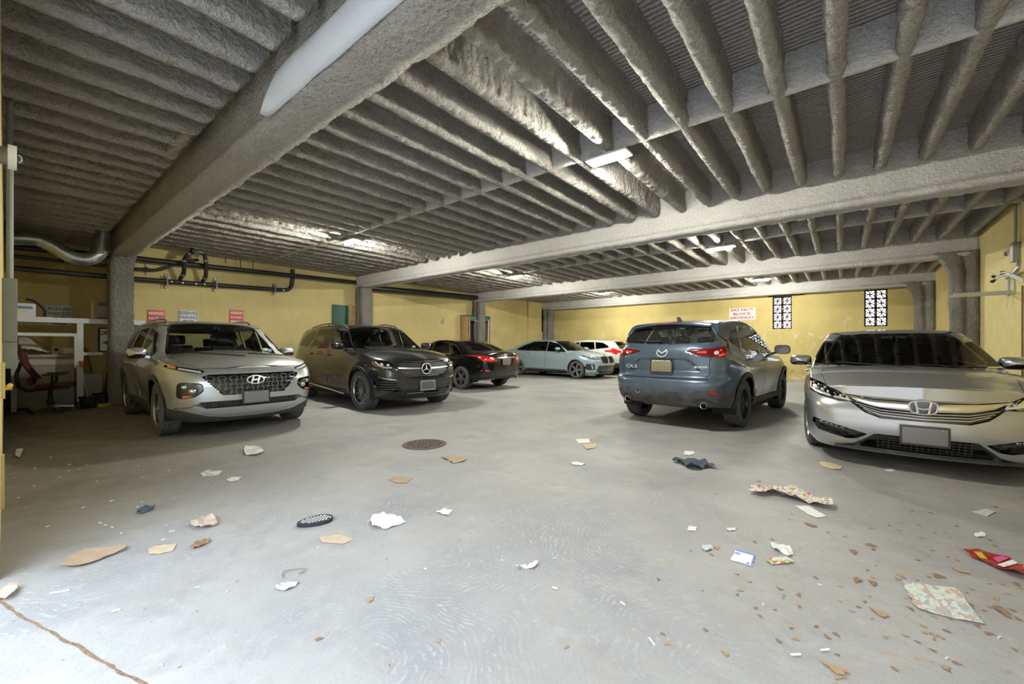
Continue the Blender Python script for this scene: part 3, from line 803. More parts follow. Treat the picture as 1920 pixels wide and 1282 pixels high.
def wheel(car, x, y, r, w, style, rimr, steer=0.0, face=M_RIM, dark=M_RIMB):
    sg=1 if y>0 else -1
    e=empty('wheel',(x,y,r),0,parent=car.root); e.rotation_euler=(0,0,R(steer))
    hw=w/2; b=MB(); tr=r-.003
    prof=[(rimr-.005,-hw*.80),(rimr+.02,-hw*.95),(rimr+(r-rimr)*.45,-hw*1.04),(r-.028,-hw*.97),(r-.010,-hw*.86)]
    ng=4
    span=hw*.80
    prof.append((tr,-span))
    for g in range(ng):
        c=-span+(g+.5)*2*span/ng+ (0)
        if True:
            prof+= [(tr,c-.007),(tr-.010,c-.004),(tr-.010,c+.004),(tr,c+.007)]
    prof+=[(tr,span),(r-.010,hw*.86),(r-.028,hw*.97),(rimr+(r-rimr)*.45,hw*1.04),(rimr+.02,hw*.95),(rimr-.005,hw*.80)]
    b.lathe([(a,h) for a,h in prof],64,'y'); b.build('tire',M_TYRE,e,angle=30)
    # rim
    b=MB(); o=hw*.86*sg
    b.lathe([(rimr+.004,o),(rimr-.012,o+.004*sg),(rimr-.020,o-.010*sg)],48,'y',m=0); b.lathe([(rimr-.020,o-.010*sg),(rimr-.030,o-.05*sg),(rimr-.035,-o*.8)],48,'y',m=1)
    fo=o-.018*sg; R0=.055; R1=rimr-.016
    def spoke(a0,w0,w1,off=0,th=.022,depth0=.0,depth1=.012,mm=0,r0=R0,r1=R1):
        ca,sa=math.cos(a0),math.sin(a0); ct,st=math.cos(a0+off),math.sin(a0+off)
        p0=Vector((r0*ca,0,r0*sa)); p1=Vector((r1*ct,0,r1*st)); d=(p1-p0).normalized(); n=Vector((-d.z,0,d.x))
        vs=[]
        for p,ww,dd in((p0,w0,depth0),((p0+p1)/2,(w0+w1)/2*.9,(depth0+depth1)*.5),(p1,w1,depth1)):
            yo=fo-dd*sg
            for s_,dy in((-1,0),(1,0),(1,-th*sg),(-1,-th*sg)): vs.append(p+n*s_*ww/2*(1 if dy==0 else 1.25)+Vector((0,yo+dy,0)))
        fs=[]
        for i in(0,1):
            for k in range(4): fs.append((i*4+k,i*4+(k+1)%4,i*4+4+(k+1)%4,i*4+4+k))
        fs+=[(0,1,2,3),(8,11,10,9)]
        b.add(vs,fs,mm)
    T=2*math.pi
    if style=='multi':      # many thin spokes
        for k in range(14): spoke(T*k/14,.016,.016,.0,.03)
    elif style=='five_twin':
        for k in range(5):
            for q in(-1,1): spoke(T*k/5+q*.15,.035,.040,q*.10,.03)
    elif style=='ten':
        for k in range(10): spoke(T*k/10,.030,.036 if k%2 else .05,.06*(1 if k%2 else -1),.03)
    elif style=='star':
        for k in range(5):
            spoke(T*k/5,.05,.10,0,.03)
            for q in(-1,1): spoke(T*k/5+q*.2,.02,.03,q*.12,.02,.01,.02,1)
    elif style=='swirl':
        for k in range(10): spoke(T*k/10,.034,.022,.22 if k%2 else -.14,.03)
        for k in range(5): spoke(T*k/5+.3,.03,.03,.0,.02,.01,.02,1)
    elif style=='five':
        for k in range(5): spoke(T*k/5,.06,.075,0,.035)
    b.lathe([(.0,fo+.006*sg),(.028,fo+.006*sg),(.034,fo-.002*sg),(.062,fo-.004*sg),(.07,fo-.03*sg)],24,'y',m=0)
    for k in range(5): b.lathe([(0,fo+.002*sg),(.008,fo+.002*sg),(.009,fo-.01*sg)],8,'y',c=(.045*math.cos(T*k/5+.3),0,.045*math.sin(T*k/5+.3)),m=1)
    b.build('rim',[face,dark],e,angle=30)
    b=MB(); b.lathe([(0,fo-.06*sg),(.15,fo-.06*sg),(.155,fo-.08*sg),(.155,fo-.09*sg),(0,fo-.095*sg)],32,'y'); b.lathe([(rimr-.035,-o*.5),(0,-o*.5)],32,'y',m=1)
    b.build('brake_disc',[M_DISC,M_RUB],e)
    return e

def seat(car,x,y,z,m=M_SEAT,h=.62,head=True,lean=.22,w=.48):
    b=MB(); rot=Matrix.Rotation(-lean,3,'Y')
    b.box((x,y,z),(.50,w,.16),None,0,.05); b.box(Vector((x-.26,y,z+.02))+rot@Vector((0,0,h/2)),(.13,w*.94,h),rot,0,.05)
    b.box((x,y,z-.16),(.4,w*.7,.22),None,0,.02)
    o=b.build('seat',m,car.root)
    if head:
        b=MB(); b.box(Vector((x-.27,y,z+.02))+rot@Vector((0,0,h+.10)),(.10,.25,.17),rot,0,.045)
        for q in(-.06,.06): b.tube([Vector((x-.27,y+q,z+.02))+rot@Vector((0,0,h-.02)),Vector((x-.27,y+q,z+.02))+rot@Vector((0,0,h+.06))],.007,6)
        b.build('headrest',m,o)
    return o
def interior(car,xs,zf,rearx=None,third=None,dash=(.95,.92),wy=.36,m=M_SEAT,wheel_side=1,mir=None):
    for y in(wy,-wy): seat(car,xs,y,zf,m)
    if rearx is not None:
        for y in(wy,-wy): seat(car,rearx,y,zf+.03,m,.56,True,.3,.62)
    x,z=dash; W=car.S['hw']-.14
    b=MB(); b.box((x-.10,0,z-.10),(.50,2*W,.26),None,0,.09); b.box((x-.22,0,z-.35),(.3,.3,.4),None,0,.04); b.build('dashboard',M_DARK,car.root)
    b=MB(); c=Vector((x-.47,wy*wheel_side,z-.03)); rot=Matrix.Rotation(R(-66),3,'Y'); pts=[c+rot@Vector((.185*math.cos(a),.185*math.sin(a),0)) for a in np.linspace(0,2*math.pi,25)[:-1]]
    b.tube(pts,.015,8,closed=True); b.ball(c,(.05,.06,.06)); b.bar(c+rot@Vector((0,-.17,0)),c+rot@Vector((0,.17,0)),.03,.02); b.bar(c,c+Vector((.3,0,-.12)),.05,.05); b.build('steering_wheel',M_DARK,car.root)
    # floor and inner door cards keep the cabin dark
    b=MB(); S=car.S
    b.box(((S['ax'][0]+S['ax'][1])/2-.1,0,.32),(S['ax'][0]-S['ax'][1]+.3,2*W-.02,.04))
    xa=S['ax'][1]; b.box(((xa+x)/2-.1,W-.01,.62),(x-xa+.1,.03,.5)); b.box(((xa+x)/2-.1,-W+.01,.62),(x-xa+.1,.03,.5))
    b.build('cabin_floor',M_DARK,car.root)
    if mir:
        b=MB(); b.box((mir[0],0,mir[1]),(.03,.24,.07),None,0,.015); b.bar((mir[0],0,mir[1]),(mir[0]+.08,0,mir[1]+.06),.02,.02); b.build('rearview_mirror',M_BLK,car.root)
def each(car,name,items,m,parent=None):
    for f in items: b=MB(); f(b); b.build(name,m,parent or car.root)
def underbody(car):
    S=car.S; xf,xr=S['ax']; b=MB(); hw=S['hw']
    x0=min(p[1] for p in S['tail'])+.25; x1=max(p[1] for p in S['nose'])-.25
    b.box(((x0+x1)/2,0,.40),(x1-x0-.2,2*(hw-.36),.18)); b.box(((xf+xr)/2,0,.25),(xf-xr-2*S['arch']-.04,2*hw-.2,.10))
    for xa in(xf,xr): b.tube([(xa,-hw+.2,S['wr']),(xa,hw-.2,S['wr'])],.05,10); b.box((xa,0,S['wr']),(.25,.9,.12))
    
    b.build('underbody',mat('underbody_black',(.012,.012,.012),.85),car.root)
    # wheel wells
    for xa in(xf,xr):
        for sg in(1,-1):
            b=MB(); Ra=S['arch']+.012; yo=(hw-.035)*sg; yi=(hw-.36)*sg; pr=[]
            vs=[];n=28
            for i in range(n+1):
                a=R(-18+216*i/n); c=(xa+Ra*math.cos(a),S['wr']+Ra*math.sin(a))
                vs+=[(c[0],yo,c[1]),(c[0],yi,c[1])]
            fs=[(2*i,2*i+1,2*i+3,2*i+2) for i in range(n)]+[tuple(2*i+1 for i in range(n+1))]
            b.add(vs,fs); b.build('wheel_well',mat('underbody_black',(.012,.012,.012),.85),car.root)
def mirror(car,x,y,z,size=(.13,.24,.15),m=None,glass=True,low=None):
    for sg in(1,-1):
        b=MB(); c=Vector((x,(y)*sg,z)); sx,sy,sz=size
        # housing: rounded wedge, blunt at the back where the glass sits
        n=14; rings=[]
        for k,(t,fx) in enumerate(((0,1.0),(.25,1.02),(.6,.9),(.85,.6),(1,.18))):
            rings.append([(c.x-sx*.45+t*sx, c.y+sg*(sy/2*fx)*math.copysign(abs(math.cos(a))**.55,math.cos(a))+sg*.0, c.z+(sz/2*fx)*math.copysign(abs(math.sin(a))**.6,math.sin(a))) for a in [2*math.pi*i/n for i in range(n)]])
        vs=[v for r_ in rings for v in r_]
        fs=[(i*n+k,i*n+(k+1)%n,(i+1)*n+(k+1)%n,(i+1)*n+k) for i in range(4) for k in range(n)]+[tuple(range(n)),tuple(4*n+k for k in range(n))]
        mi=[]
        b.add(vs,fs,0)
        b.bar((x-.0,(y-sy*.35)*sg,z-sz*.30),(x+.03,(y-sy*.35-.17)*sg,z-sz*.62),.07,.035,1)
        o=b.build('mirror',[m or car.paint,M_BLK],car.root,angle=50)
        if low:
            for p in o.data.polygons:
                if p.center.z<z-sz*.12: p.material_index=1
        g=MB(); g.prism([(sy*.43*math.copysign(abs(math.cos(a))**.55,math.cos(a)),sz*.42*math.copysign(abs(math.sin(a))**.6,math.sin(a))) for a in [2*math.pi*i/n for i in range(n)]],(x-sx*.45-.003,y*sg,z),(0,1,0),(0,0,1),(1,0,0),.003)
        g.build('mirror_glass',mat('mirror_glass',(.22,.23,.25),.03,1.0),o)
def handles(car,pts,m,sg=(1,-1),w=.20):
    for a,c in pts:
        for q in sg:
            b=MB(); p,_=car.hit('side',a,c,q); y=p.y+.028*q
            b.tube([(a-w/2,p.y-.005*q,c),(a-w/2+.03,y,c),(a+w/2-.03,y,c),(a+w/2,p.y-.005*q,c)],[.012,.016,.016,.012],8); b.ball((a,p.y-.002*q,c),(.055,.006,.022),10,1); b.build('door_handle',[m,M_BLK],car.root)
def wheels(car,style,rimr,steer=0,w=.235,face=M_RIM,dark=M_RIMB):
    S=car.S; xf,xr=S['ax']; yy=S['hw']-.012-w/2
    for sg in(1,-1):
        wheel(car,xf,yy*sg,S['wr'],w,style,rimr,steer,face,dark); wheel(car,xr,yy*sg,S['wr'],w,style,rimr,0,face,dark)
def plate(car,view,a,c,w=.31,h=.155,m=M_PLATEB,frame=M_BLK,off=.012,tilt=0,name='license_plate'):
    p,n=car.hit(view,a,c); sg=1 if view=='front' else -1
    b=MB(); x=p.x+off*sg
    b.box((x,a,c),(.010,w+.03,h+.03),None,0,.004); b.box((x+.0065*sg,a,c),(.004,w-.005,h-.005),None,1,.001)
    for q in(-1,1):
        for z in((1,) if view=='rear' else (1,)): b.ball((x+.008*sg,a+q*w*.38,c+z*h*.40),(.003,.007,.007),8,2)
    return b.build(name,[frame,m,M_SIL],car.root)
def wiper(car,view,pts,off=.012,name='wiper'):
    b=MB(); ax={'front':Vector((1,0,.5)),'rear':Vector((-1,0,.3))}[view].normalized()
    P=[]
    for i in range(len(pts)-1):
        for k in range(6): t=k/6; P.append((pts[i][0]*(1-t)+pts[i+1][0]*t,pts[i][1]*(1-t)+pts[i+1][1]*t))
    P.append(pts[-1]); b.tube([car.hit(view,a,c)[0]+ax*off for a,c in P],.008,6); b.build(name,M_RUB,car.root)
# ================================================================= THE CARS
SEC_SUV=[(0,.925),(.10,.955),(.28,.965),(.5,.985),(.70,1.0),(.85,.99),(1,.955)]
SEC_SED=[(0,.90),(.10,.945),(.30,.965),(.55,.985),(.76,1.0),(.9,.985),(1,.945)]
def mirror_poly(p): return [(-a,b) for a,b in p][::-1]

def hyundai():
    hw=.945
    S=dict(hw=hw,ax=(1.3825,-1.3825),wr=.370,arch=.415,flare=.02,kf=.22,kr=.10,crown=.05,tum=(.22,.20),xmid=-.5,scoop=.02,
      nose=[(.18,2.14),(.28,2.25),(.42,2.31),(.58,2.32),(.72,2.32),(.86,2.28),(.96,2.20),(1.02,2.08)],
      tail=[(.25,-2.28),(.40,-2.42),(.6,-2.45),(.85,-2.44),(1.05,-2.40),(1.2,-2.34)],
      E=[(-2.45,1.06),(-2.0,1.10),(-1.0,1.08),(0,1.06),(.9,1.045),(1.5,1.03),(1.95,.99),(2.32,.93)],
      zb=[(-2.45,.33),(-1.9,.30),(-.9,.27),(.9,.27),(1.85,.27),(2.1,.24),(2.32,.20)],
      deck=[(-2.45,1.06),(-1,1.08),(.8,1.10),(1.0,1.165),(1.3,1.15),(1.7,1.115),(2.0,1.06),(2.15,1.0),(2.25,.94)],
      green=[(-2.46,.8),(-2.40,1.05),(-2.28,1.33),(-2.14,1.58),(-2.05,1.625),(-1.6,1.655),(-.9,1.68),(-.3,1.68),(.1,1.655),(.32,1.60),(.62,1.42),(1.05,1.14),(1.4,.90)],
      prear=[(0,0),(.01,.4),(.05,.68),(.14,.83),(.30,.90)],pside=[(-1.7,.935),(-.8,.945),(.6,.945),(1.4,.935)],
      pfront=[(.42,.90),(.24,.84),(.12,.72),(.05,.52),(.015,.3),(0,0)],sec=SEC_SUV,
      crease=[([(-2.3,.98),(0,.90),(1.6,.95)],.012,.045,-2.1,1.6)])
    P=mat_paint('paint_champagne_silver',(.45,.46,.45),.65,.34,dust=.22,dustc=(.40,.37,.31))
    c=Car(S,'silver grey family SUV with a mesh grille, nearest on the left beside the rough column',(-8.72,2.26,0),R(-1.3),P)
    z=.37
    DLOt=[(.95,1.09),(.36,1.50),(.05,1.56),(-.6,1.585),(-1.2,1.575),(-1.75,1.52),(-2.05,1.38),(-2.10,1.20)]
    # doors
    c.region('front_door','side',[(.98,1.10),(.30,1.56),(-.15,1.60),(-.16,.40),(.02,.33),(.88,.33),(.95,.6)],both=True,lim=.5)
    c.region('rear_door','side',[(-.16,1.60),(-1.05,1.59),(-1.10,1.1),(-1.02,.85),(-.93,.62),(-.86,.45),(-.80,.33),(-.15,.33)],both=True,lim=.5)
    c.region('side_window','side',[(.90,1.095),(.38,1.47),(-.10,1.535),(-.10,1.11)],M_TINT,both=True,lim=.4,ring=.022,ring_m=M_BLK,rnd=2)
    c.region('side_window','side',[(-.18,1.535),(-.98,1.535),(-1.02,1.13),(-.18,1.11)],M_DARKG,both=True,lim=.4,ring=.022,ring_m=M_BLK,rnd=2)
    c.region('side_window','side',[(-1.08,1.53),(-1.60,1.50),(-1.98,1.34),(-2.02,1.22),(-1.10,1.14)],M_DARKG,both=True,lim=.4,ring=.022,ring_m=M_BLK,rnd=2)
    c.region('windshield','front',[(-.76,1.10),(-.30,1.085),(.30,1.085),(.76,1.10),(.60,1.585),(.3,1.615),(-.3,1.615),(-.60,1.585)],M_GLASS,lim=.1,ring=.02,ring_m=M_BLK,rnd=2)
    c.region('rear_window','rear',[(-.64,1.10),(.64,1.10),(.56,1.50),(-.56,1.50)],M_TINT,lim=-1.9,ring=.03,ring_m=M_BLK,rnd=2)
    c.region('hood','top',[(1.06,-.70),(1.06,.70),(1.5,.775),(1.95,.74),(2.15,.62),(2.215,.35),(2.225,0),(2.215,-.35),(2.15,-.62),(1.95,-.74),(1.5,-.775)],lim=.85)
    # claddings
    for xa in S['ax']:
        c.region('wheel_arch','side',circ(xa,z,.475),M_PLAS,both=True,lim=.5,ring=0,push=-.012)
    c.region('sill','side',[(.95,.2),(.95,.40),(-.95,.40),(-.95,.2)],M_PLAS,both=True,lim=.5,ring=.004)
    c.region('lower_bumper','front',[(-1.0,.1),(1.0,.1),(1.0,.43),(.80,.40),(.52,.30),(.3,.27),(0,.265),(-.3,.27),(-.52,.30),(-.80,.40),(-1.0,.43)],M_PLAS,lim=1.5,ring=.004)
    for xa in S['ax']: c.region('hole','side',circ(xa,z,.405),both=True,lim=.4,hole=True)
    # grille (cascading), lamps
    GR=[(-.52,.855),(.52,.855),(.60,.83),(.56,.77),(.44,.63),(.38,.575),(-.38,.575),(-.44,.63),(-.56,.77),(-.60,.83)]
    c.region('grille_backing','front',GR,M_BLK,lim=1.6,ring=.02,ring_m=M_CHR,push=.035)
    LG=[(-.62,.50),(.62,.50),(.66,.46),(.55,.41),(-.55,.41),(-.66,.46)]
    c.region('lower_grille','front',LG,M_BLK,lim=1.6,ring=.014,ring_m=M_SIL,push=.03)
    HL=[(.60,.745),(.80,.765),(.835,.74),(.835,.57),(.80,.545),(.66,.57),(.575,.65)]
    c.region('headlight','front',HL,M_LAMPD,lim=1.3,both=True,ring=.015,push=.05,rnd=1)
    DR=[(.55,.905),(.66,.935),(.80,.965),(.895,.985),(.90,.945),(.78,.90),(.60,.868)]
    c.region('running_light','front',DR,M_LAMPD,lim=1.2,both=True,ring=.006,push=.02,rnd=1)
    objs=c.finish()
    # lens covers and inside of the lamps
    for sg in(1,-1):
        h=[o for o in objs['headlight']][0 if sg==1 else 1]
        b=MB(); c.drape(b,'front',[(a*sg,d) for a,d in smooth_poly(HL,2,1)],-.01,.004); b.build('lens',M_LENS,h)
        for (a,d,r) in((.76,.70,.040),(.68,.645,.050)):
            b=MB(); p,_=c.hit('front',a*sg,d); b.ball(p-Vector((.03,0,0)),(.025,r,r*.8),14); b.build('bulb',M_REFL,h)
        b=MB(); p,_=c.hit('front',.745*sg,.575); b.box(p-Vector((.035,.02*sg,0)),(.03,.12,.022)); b.build('amber_reflector',M_AMB,h)
        r_=objs['running_light'][0 if sg==1 else 1]
        b=MB(); c.strip(b,'front',[(.60*sg,.888),(.70*sg,.912),(.80*sg,.938)],.022,-.012,.008); b.build('led_strip',M_WHT,r_)
        b=MB(); c.strip(b,'front',[(.82*sg,.948),(.875*sg,.965)],.028,-.012,.010); b.build('turn_lens',M_AMB,r_)
    # hexagon mesh
    b=MB(); sx,sz=.128,.072
    for i in range(-7,8):
        for j in range(0,8):
            cx=(i+(.5 if j%2 else 0))*sx; cz=.585+j*sz*.75
            if not inpoly((cx,cz),[(p[0]*.97,.72+(p[1]-.72)*.95) for p in GR]): continue
            hexo=[(cx+sx*.46*math.cos(R(k*60)),cz+sz*.50*math.sin(R(k*60))) for k in range(6)]
            hexi=[(cx+sx*.31*math.cos(R(k*60)),cz+sz*.31*math.sin(R(k*60))) for k in range(6)]
            vo=[];vi=[]
            for (a,d) in hexo: vo.append(c.hit('front',a,d)[0]+Vector((-.016,0,0)))
            for (a,d) in hexi: vi.append(c.hit('front',a,d)[0]+Vector((-.004,0,0)))
            vb=[v+Vector((-.02,0,0)) for v in vi]
            b.add(vo+vi+vb,[(k,(k+1)%6,6+(k+1)%6,6+k) for k in range(6)]+[(6+k,6+(k+1)%6,12+(k+1)%6,12+k) for k in range(6)])
    b.build('grille_mesh',mat('grille_satin',(.33,.33,.34),.3,.85),c.root,angle=20)
    b=MB()
    for k in range(5): c.strip(b,'front',[(-.6+.02*k,.43+k*.015),(.6-.02*k,.43+k*.015)],.005,-.02,.012)
    for k in range(-14,15): c.strip(b,'front',[(k*.04,.42),(k*.04,.49)],.005,-.02,.010)
    b.build('lower_mesh',M_PLAS,c.root)
    # slanted letter emblem in an oval
    def elogo(cx,cz,rx,rz):
        b=MB(); c.drape(b,'front',[(cx+rx*math.cos(a),cz+rz*math.sin(a)) for a in np.linspace(0,2*math.pi,25)[:-1]],-.004,.006,m=1,sub=.5); c.strip(b,'front',[(cx+rx*math.cos(a),cz+rz*math.sin(a)) for a in np.linspace(0,2*math.pi,29)[:-1]],.012,.004,.008,closed=True,sub=.5)
        # as seen from the front the car's left is on the right-hand side
        c.strip(b,'front',[(cx-rx*.50,cz-rz*.72),(cx-rx*.22,cz+rz*.80)],.020,.004,.009)
        c.strip(b,'front',[(cx+rx*.22,cz-rz*.80),(cx+rx*.50,cz+rz*.72)],.020,.004,.009)
        c.strip(b,'front',[(cx-rx*.40,cz-rz*.12),(cx,cz+.0),(cx+rx*.40,cz+rz*.12)],.016,.004,.009)
        return b.build('emblem',[M_BADGE,M_BLK],c.root)
    elogo(0,.765,.105,.056)
    plate(c,'front',.0,.53,.31,.16,off=.03)
    # silver blade under the lower grille, fog lights
    b=MB(); c.strip(b,'front',[(-.60,.36),(-.40,.315),(0,.305),(.40,.315),(.60,.36)],.018,.002,.008); b.build('skid_trim',M_SIL,c.root)
    for sg in(1,-1):
        b=MB(); c.strip(b,'front',[(.66*sg,.47),(.72*sg,.435),(.84*sg,.425)],.022,.002,.008); b.build('fog_trim',M_CHR,c.root)
    # roof rails
    for sg in(1,-1):
        b=MB(); pts=[(.18,.0),(.02,.026),(-.4,.034),(-1.2,.034),(-1.7,.026),(-1.86,0)]
        PP=[c.hit('top',a,.60*sg)[0]+Vector((0,0,d+.004)) for a,d in pts]
        Q=[]
        for i in range(len(PP)-1):
            for k in range(4): Q.append(PP[i].lerp(PP[i+1],k/4))
        Q.append(PP[-1]); b.tube(Q,.016,8); b.build('roof_rail',M_SIL,c.root)
    mirror(c,.72,1.03,1.13,(.16,.24,.16),P,low=True); handles(c,[(-.02-.10,.93),(-.95,.95)],P)
    wheels(c,'five_twin',.235,0,.235); underbody(c)
    interior(c,-.05,.62,-.95,dash=(1.0,1.05),mir=(.42,1.48))
    for pts in (((.62,1.085),(.1,1.12)),((.0,1.085),(-.55,1.14))): wiper(c,'front',pts)
    # stickers inside the windscreen, toll tag
    b=MB(); p,n=c.hit('front',-.0+.02,1.535); b.box(p+Vector((-.03,0,-.0)),(.01,.09,.04),Matrix.Rotation(R(-30),3,'Y')); b.build('toll_tag',mat('tag_white',(.8,.82,.8),.5),c.root)
    b=MB()
    for k,(a,d) in enumerate(((.60,1.17),(.675,1.155))): p,n=c.hit('front',a,d); b.box(p+Vector((-.012,0,0)),(.004,.085-.03*k,.055),Matrix.Rotation(R(-32),3,'Y'),k)
    b.build('windshield_sticker',[mat('sticker_pale',(.65,.75,.6),.5),mat('sticker_blue',(.2,.45,.7),.5)],c.root)
    return c
def tail_chevron(b): pass
def gle():
    hw=.975
    S=dict(hw=hw,ax=(1.4975,-1.4975),wr=.385,arch=.43,flare=.02,kf=.24,kr=.14,crown=.05,tum=(.24,.20),xmid=-.5,scoop=.018,
      nose=[(.18,2.16),(.30,2.27),(.45,2.34),(.62,2.36),(.78,2.35),(.90,2.29),(1.0,2.17),(1.05,2.05)],
      tail=[(.25,-2.38),(.42,-2.53),(.65,-2.57),(.9,-2.55),(1.1,-2.48),(1.2,-2.43)],
      E=[(-2.57,1.08),(-2.0,1.13),(-1.0,1.14),(0,1.125),(.9,1.11),(1.5,1.09),(1.95,1.04),(2.2,.98),(2.36,.95)],
      zb=[(-2.57,.34),(-2,.31),(-.9,.27),(.9,.27),(1.9,.27),(2.15,.24),(2.36,.21)],
      deck=[(-2.57,1.08),(-1,1.14),(.8,1.16),(1.0,1.215),(1.3,1.20),(1.7,1.165),(2.0,1.10),(2.15,1.03),(2.25,.97)],
      green=[(-2.6,.8),(-2.49,1.10),(-2.30,1.38),(-2.10,1.62),(-2.0,1.665),(-1.6,1.71),(-.9,1.745),(-.3,1.745),(.05,1.72),(.25,1.67),(.60,1.45),(1.03,1.18),(1.4,.94)],
      prear=[(0,0),(.01,.4),(.06,.68),(.16,.84),(.34,.93)],pside=[(-1.8,.965),(-.8,.975),(.6,.975),(1.45,.965)],
      pfront=[(.50,.93),(.28,.86),(.14,.74),(.06,.54),(.018,.3),(0,0)],sec=SEC_SUV,
      crease=[([(-2.3,1.02),(0,.99),(1.6,1.0)],.008,.05,-2.1,1.5)])
    P=mat_paint('paint_graphite',(.020,.021,.024),.35,.25,dust=.12,dustc=(.13,.125,.11))
    c=Car(S,'dark graphite luxury SUV with a round star emblem, second vehicle from the left',(-8.62,5.36,0),R(-5.6),P)
    z=.385
    c.region('front_door','side',[(.98,1.18),(.35,1.66),(-.10,1.70),(-.12,.45),(.05,.33),(.90,.33),(.97,.7)],both=True,lim=.5)
    c.region('rear_door','side',[(-.12,1.70),(-1.15,1.68),(-1.25,1.2),(-1.15,.92),(-1.02,.65),(-.92,.45),(-.85,.33),(-.11,.33)],both=True,lim=.5)
    c.region('side_window','side',[(.93,1.17),(.36,1.57),(-.02,1.625),(-.02,1.18)],M_TINT,both=True,lim=.4,ring=.018,ring_m=M_CHR,rnd=2)
    c.region('side_window','side',[(-.12,1.63),(-1.02,1.62),(-1.14,1.20),(-.12,1.185)],M_TINT,both=True,lim=.4,ring=.018,ring_m=M_BLK,rnd=2)
    c.region('side_window','side',[(-1.13,1.615),(-1.5,1.59),(-1.9,1.47),(-2.12,1.24),(-1.24,1.21)],M_DARKG,both=True,lim=.4,ring=.018,ring_m=M_BLK,rnd=2)
    c.region('windshield','front',[(-.78,1.165),(-.30,1.145),(.30,1.145),(.78,1.165),(.62,1.63),(.3,1.665),(-.3,1.665),(-.62,1.63)],M_GLASS,lim=.1,ring=.02,ring_m=M_BLK,rnd=2)
    c.region('rear_window','rear',[(-.64,1.15),(.64,1.15),(.56,1.54),(-.56,1.54)],M_TINT,lim=-1.9,ring=.03,ring_m=M_BLK,rnd=2)
    c.region('hood','top',[(1.06,-.74),(1.06,.74),(1.5,.80),(1.95,.76),(2.15,.64),(2.235,.35),(2.25,0),(2.235,-.35),(2.15,-.64),(1.95,-.76),(1.5,-.80)],lim=.9)
    for xa in S['ax']: c.region('wheel_arch','side',circ(xa,z,.475),both=True,lim=.5,ring=.004,push=-.010)
    c.region('sill','side',[(.98,.2),(.98,.36),(-.98,.36),(-.98,.2)],M_PLAS,both=True,lim=.5,ring=.004)
    for xa in S['ax']: c.region('hole','side',circ(xa,z,.42),both=True,lim=.4,hole=True)
    GR=[(-.50,.945),(-.18,.965),(.18,.965),(.50,.945),(.59,.88),(.60,.80),(.50,.70),(.30,.645),(-.30,.645),(-.50,.70),(-.60,.80),(-.59,.88)]
    c.region('grille_backing','front',GR,M_BLK,lim=1.6,ring=.022,ring_m=M_BLK,push=.04)
    HL=[(.66,.955),(.80,.975),(.885,.965),(.905,.90),(.84,.835),(.74,.80),(.65,.80),(.635,.87)]
    c.region('headlight','front',HL,M_LAMPD,lim=1.3,both=True,ring=.012,push=.045,rnd=1)
    c.region('air_intake','front',[(.60,.60),(.88,.62),(.90,.56),(.88,.42),(.60,.38),(.46,.40),(.58,.50)],M_BLK,lim=1.5,both=True,ring=.012,ring_m=P,push=.03)
    c.region('lower_grille','front',[(-.42,.40),(.42,.40),(.36,.33),(-.36,.33)],M_BLK,lim=1.6,ring=.01,push=.02)
    objs=c.finish()
    for i,sg in enumerate((1,-1)):
        h=objs['headlight'][i]
        b=MB(); c.drape(b,'front',[(a*sg,d) for a,d in smooth_poly(HL,2,1)],-.008,.004); b.build('lens',M_LENS,h)
        for (a,d,r) in((.70,.875,.036),(.79,.885,.036)): b=MB(); p,_=c.hit('front',a*sg,d); b.ball(p-Vector((.028,0,0)),(.02,r,r*.85),14); b.build('bulb',M_REFL,h)
        b=MB(); c.strip(b,'front',[(.66*sg,.835),(.74*sg,.83),(.82*sg,.865),(.86*sg,.94)],.022,-.022,.014); b.build('led_strip',M_WHT,h)
        b=MB(); c.strip(b,'front',[(.895*sg,.955),(.895*sg,.89),(.85*sg,.85)],.026,-.012,.012,sub=.02); b.build('turn_lens',M_AMB,h)
        b=MB()
        for k in range(4): zz=.43+k*.045; c.strip(b,'front',[(.50*sg+.02*k*sg,zz),(.87*sg,zz+.01)],.012,-.006,.012)
        b.build('intake_fin',M_PLAS,objs['air_intake'][i])
        b=MB(); c.strip(b,'front',[(.60*sg,.60),(.78*sg,.635),(.86*sg,.66)],.02,.002,.006); b.build('bumper_trim',M_CHR,c.root)
    # diamond pin grille, centre bar, star
    b=MB()
    for r_ in range(9):
        zz=.665+r_*.034
        for k in range(-26,27):
            yy=(k+(.5 if r_%2 else 0))*.025
            if abs(zz-.805)<.030 or not inpoly((yy,zz),[(a*.96,.8+(d-.8)*.92) for a,d in GR]): continue
            if math.hypot(yy,(zz-.80))<.115: continue
            p,_=c.hit('front',yy,zz); b.bar(p+Vector((-.016,0,-.012)),p+Vector((-.010,.006*(1 if yy>0 else -1),.012)),.006,.006)
    for r_ in range(9):
        if abs(.665+r_*.034-.805)>.03: c.strip(b,'front',[(-.5,.665+r_*.034),(.5,.665+r_*.034)],.003,-.03,.006)
    b.build('grille_pins',M_SIL,c.root,smooth=False)
    b=MB()
    for sg in(1,-1):
        c.strip(b,'front',[(.11*sg,.805),(.35*sg,.81),(.56*sg,.825)],.030,-.014,.018)
    b.build('grille_bar',M_SIL,c.root)
    p,_=c.hit('front',0,.80); C=Vector((p.x+.012,0,.80))
    b=MB(); b.lathe([(0,0),(.098,0),(.098,.01),(0,.014)],36,'x',C-Vector((.012,0,0)),m=1)
    b.tube([C+Vector((.004,.102*math.cos(a),.102*math.sin(a))) for a in np.linspace(0,2*math.pi,37)[:-1]],.010,8,closed=True)
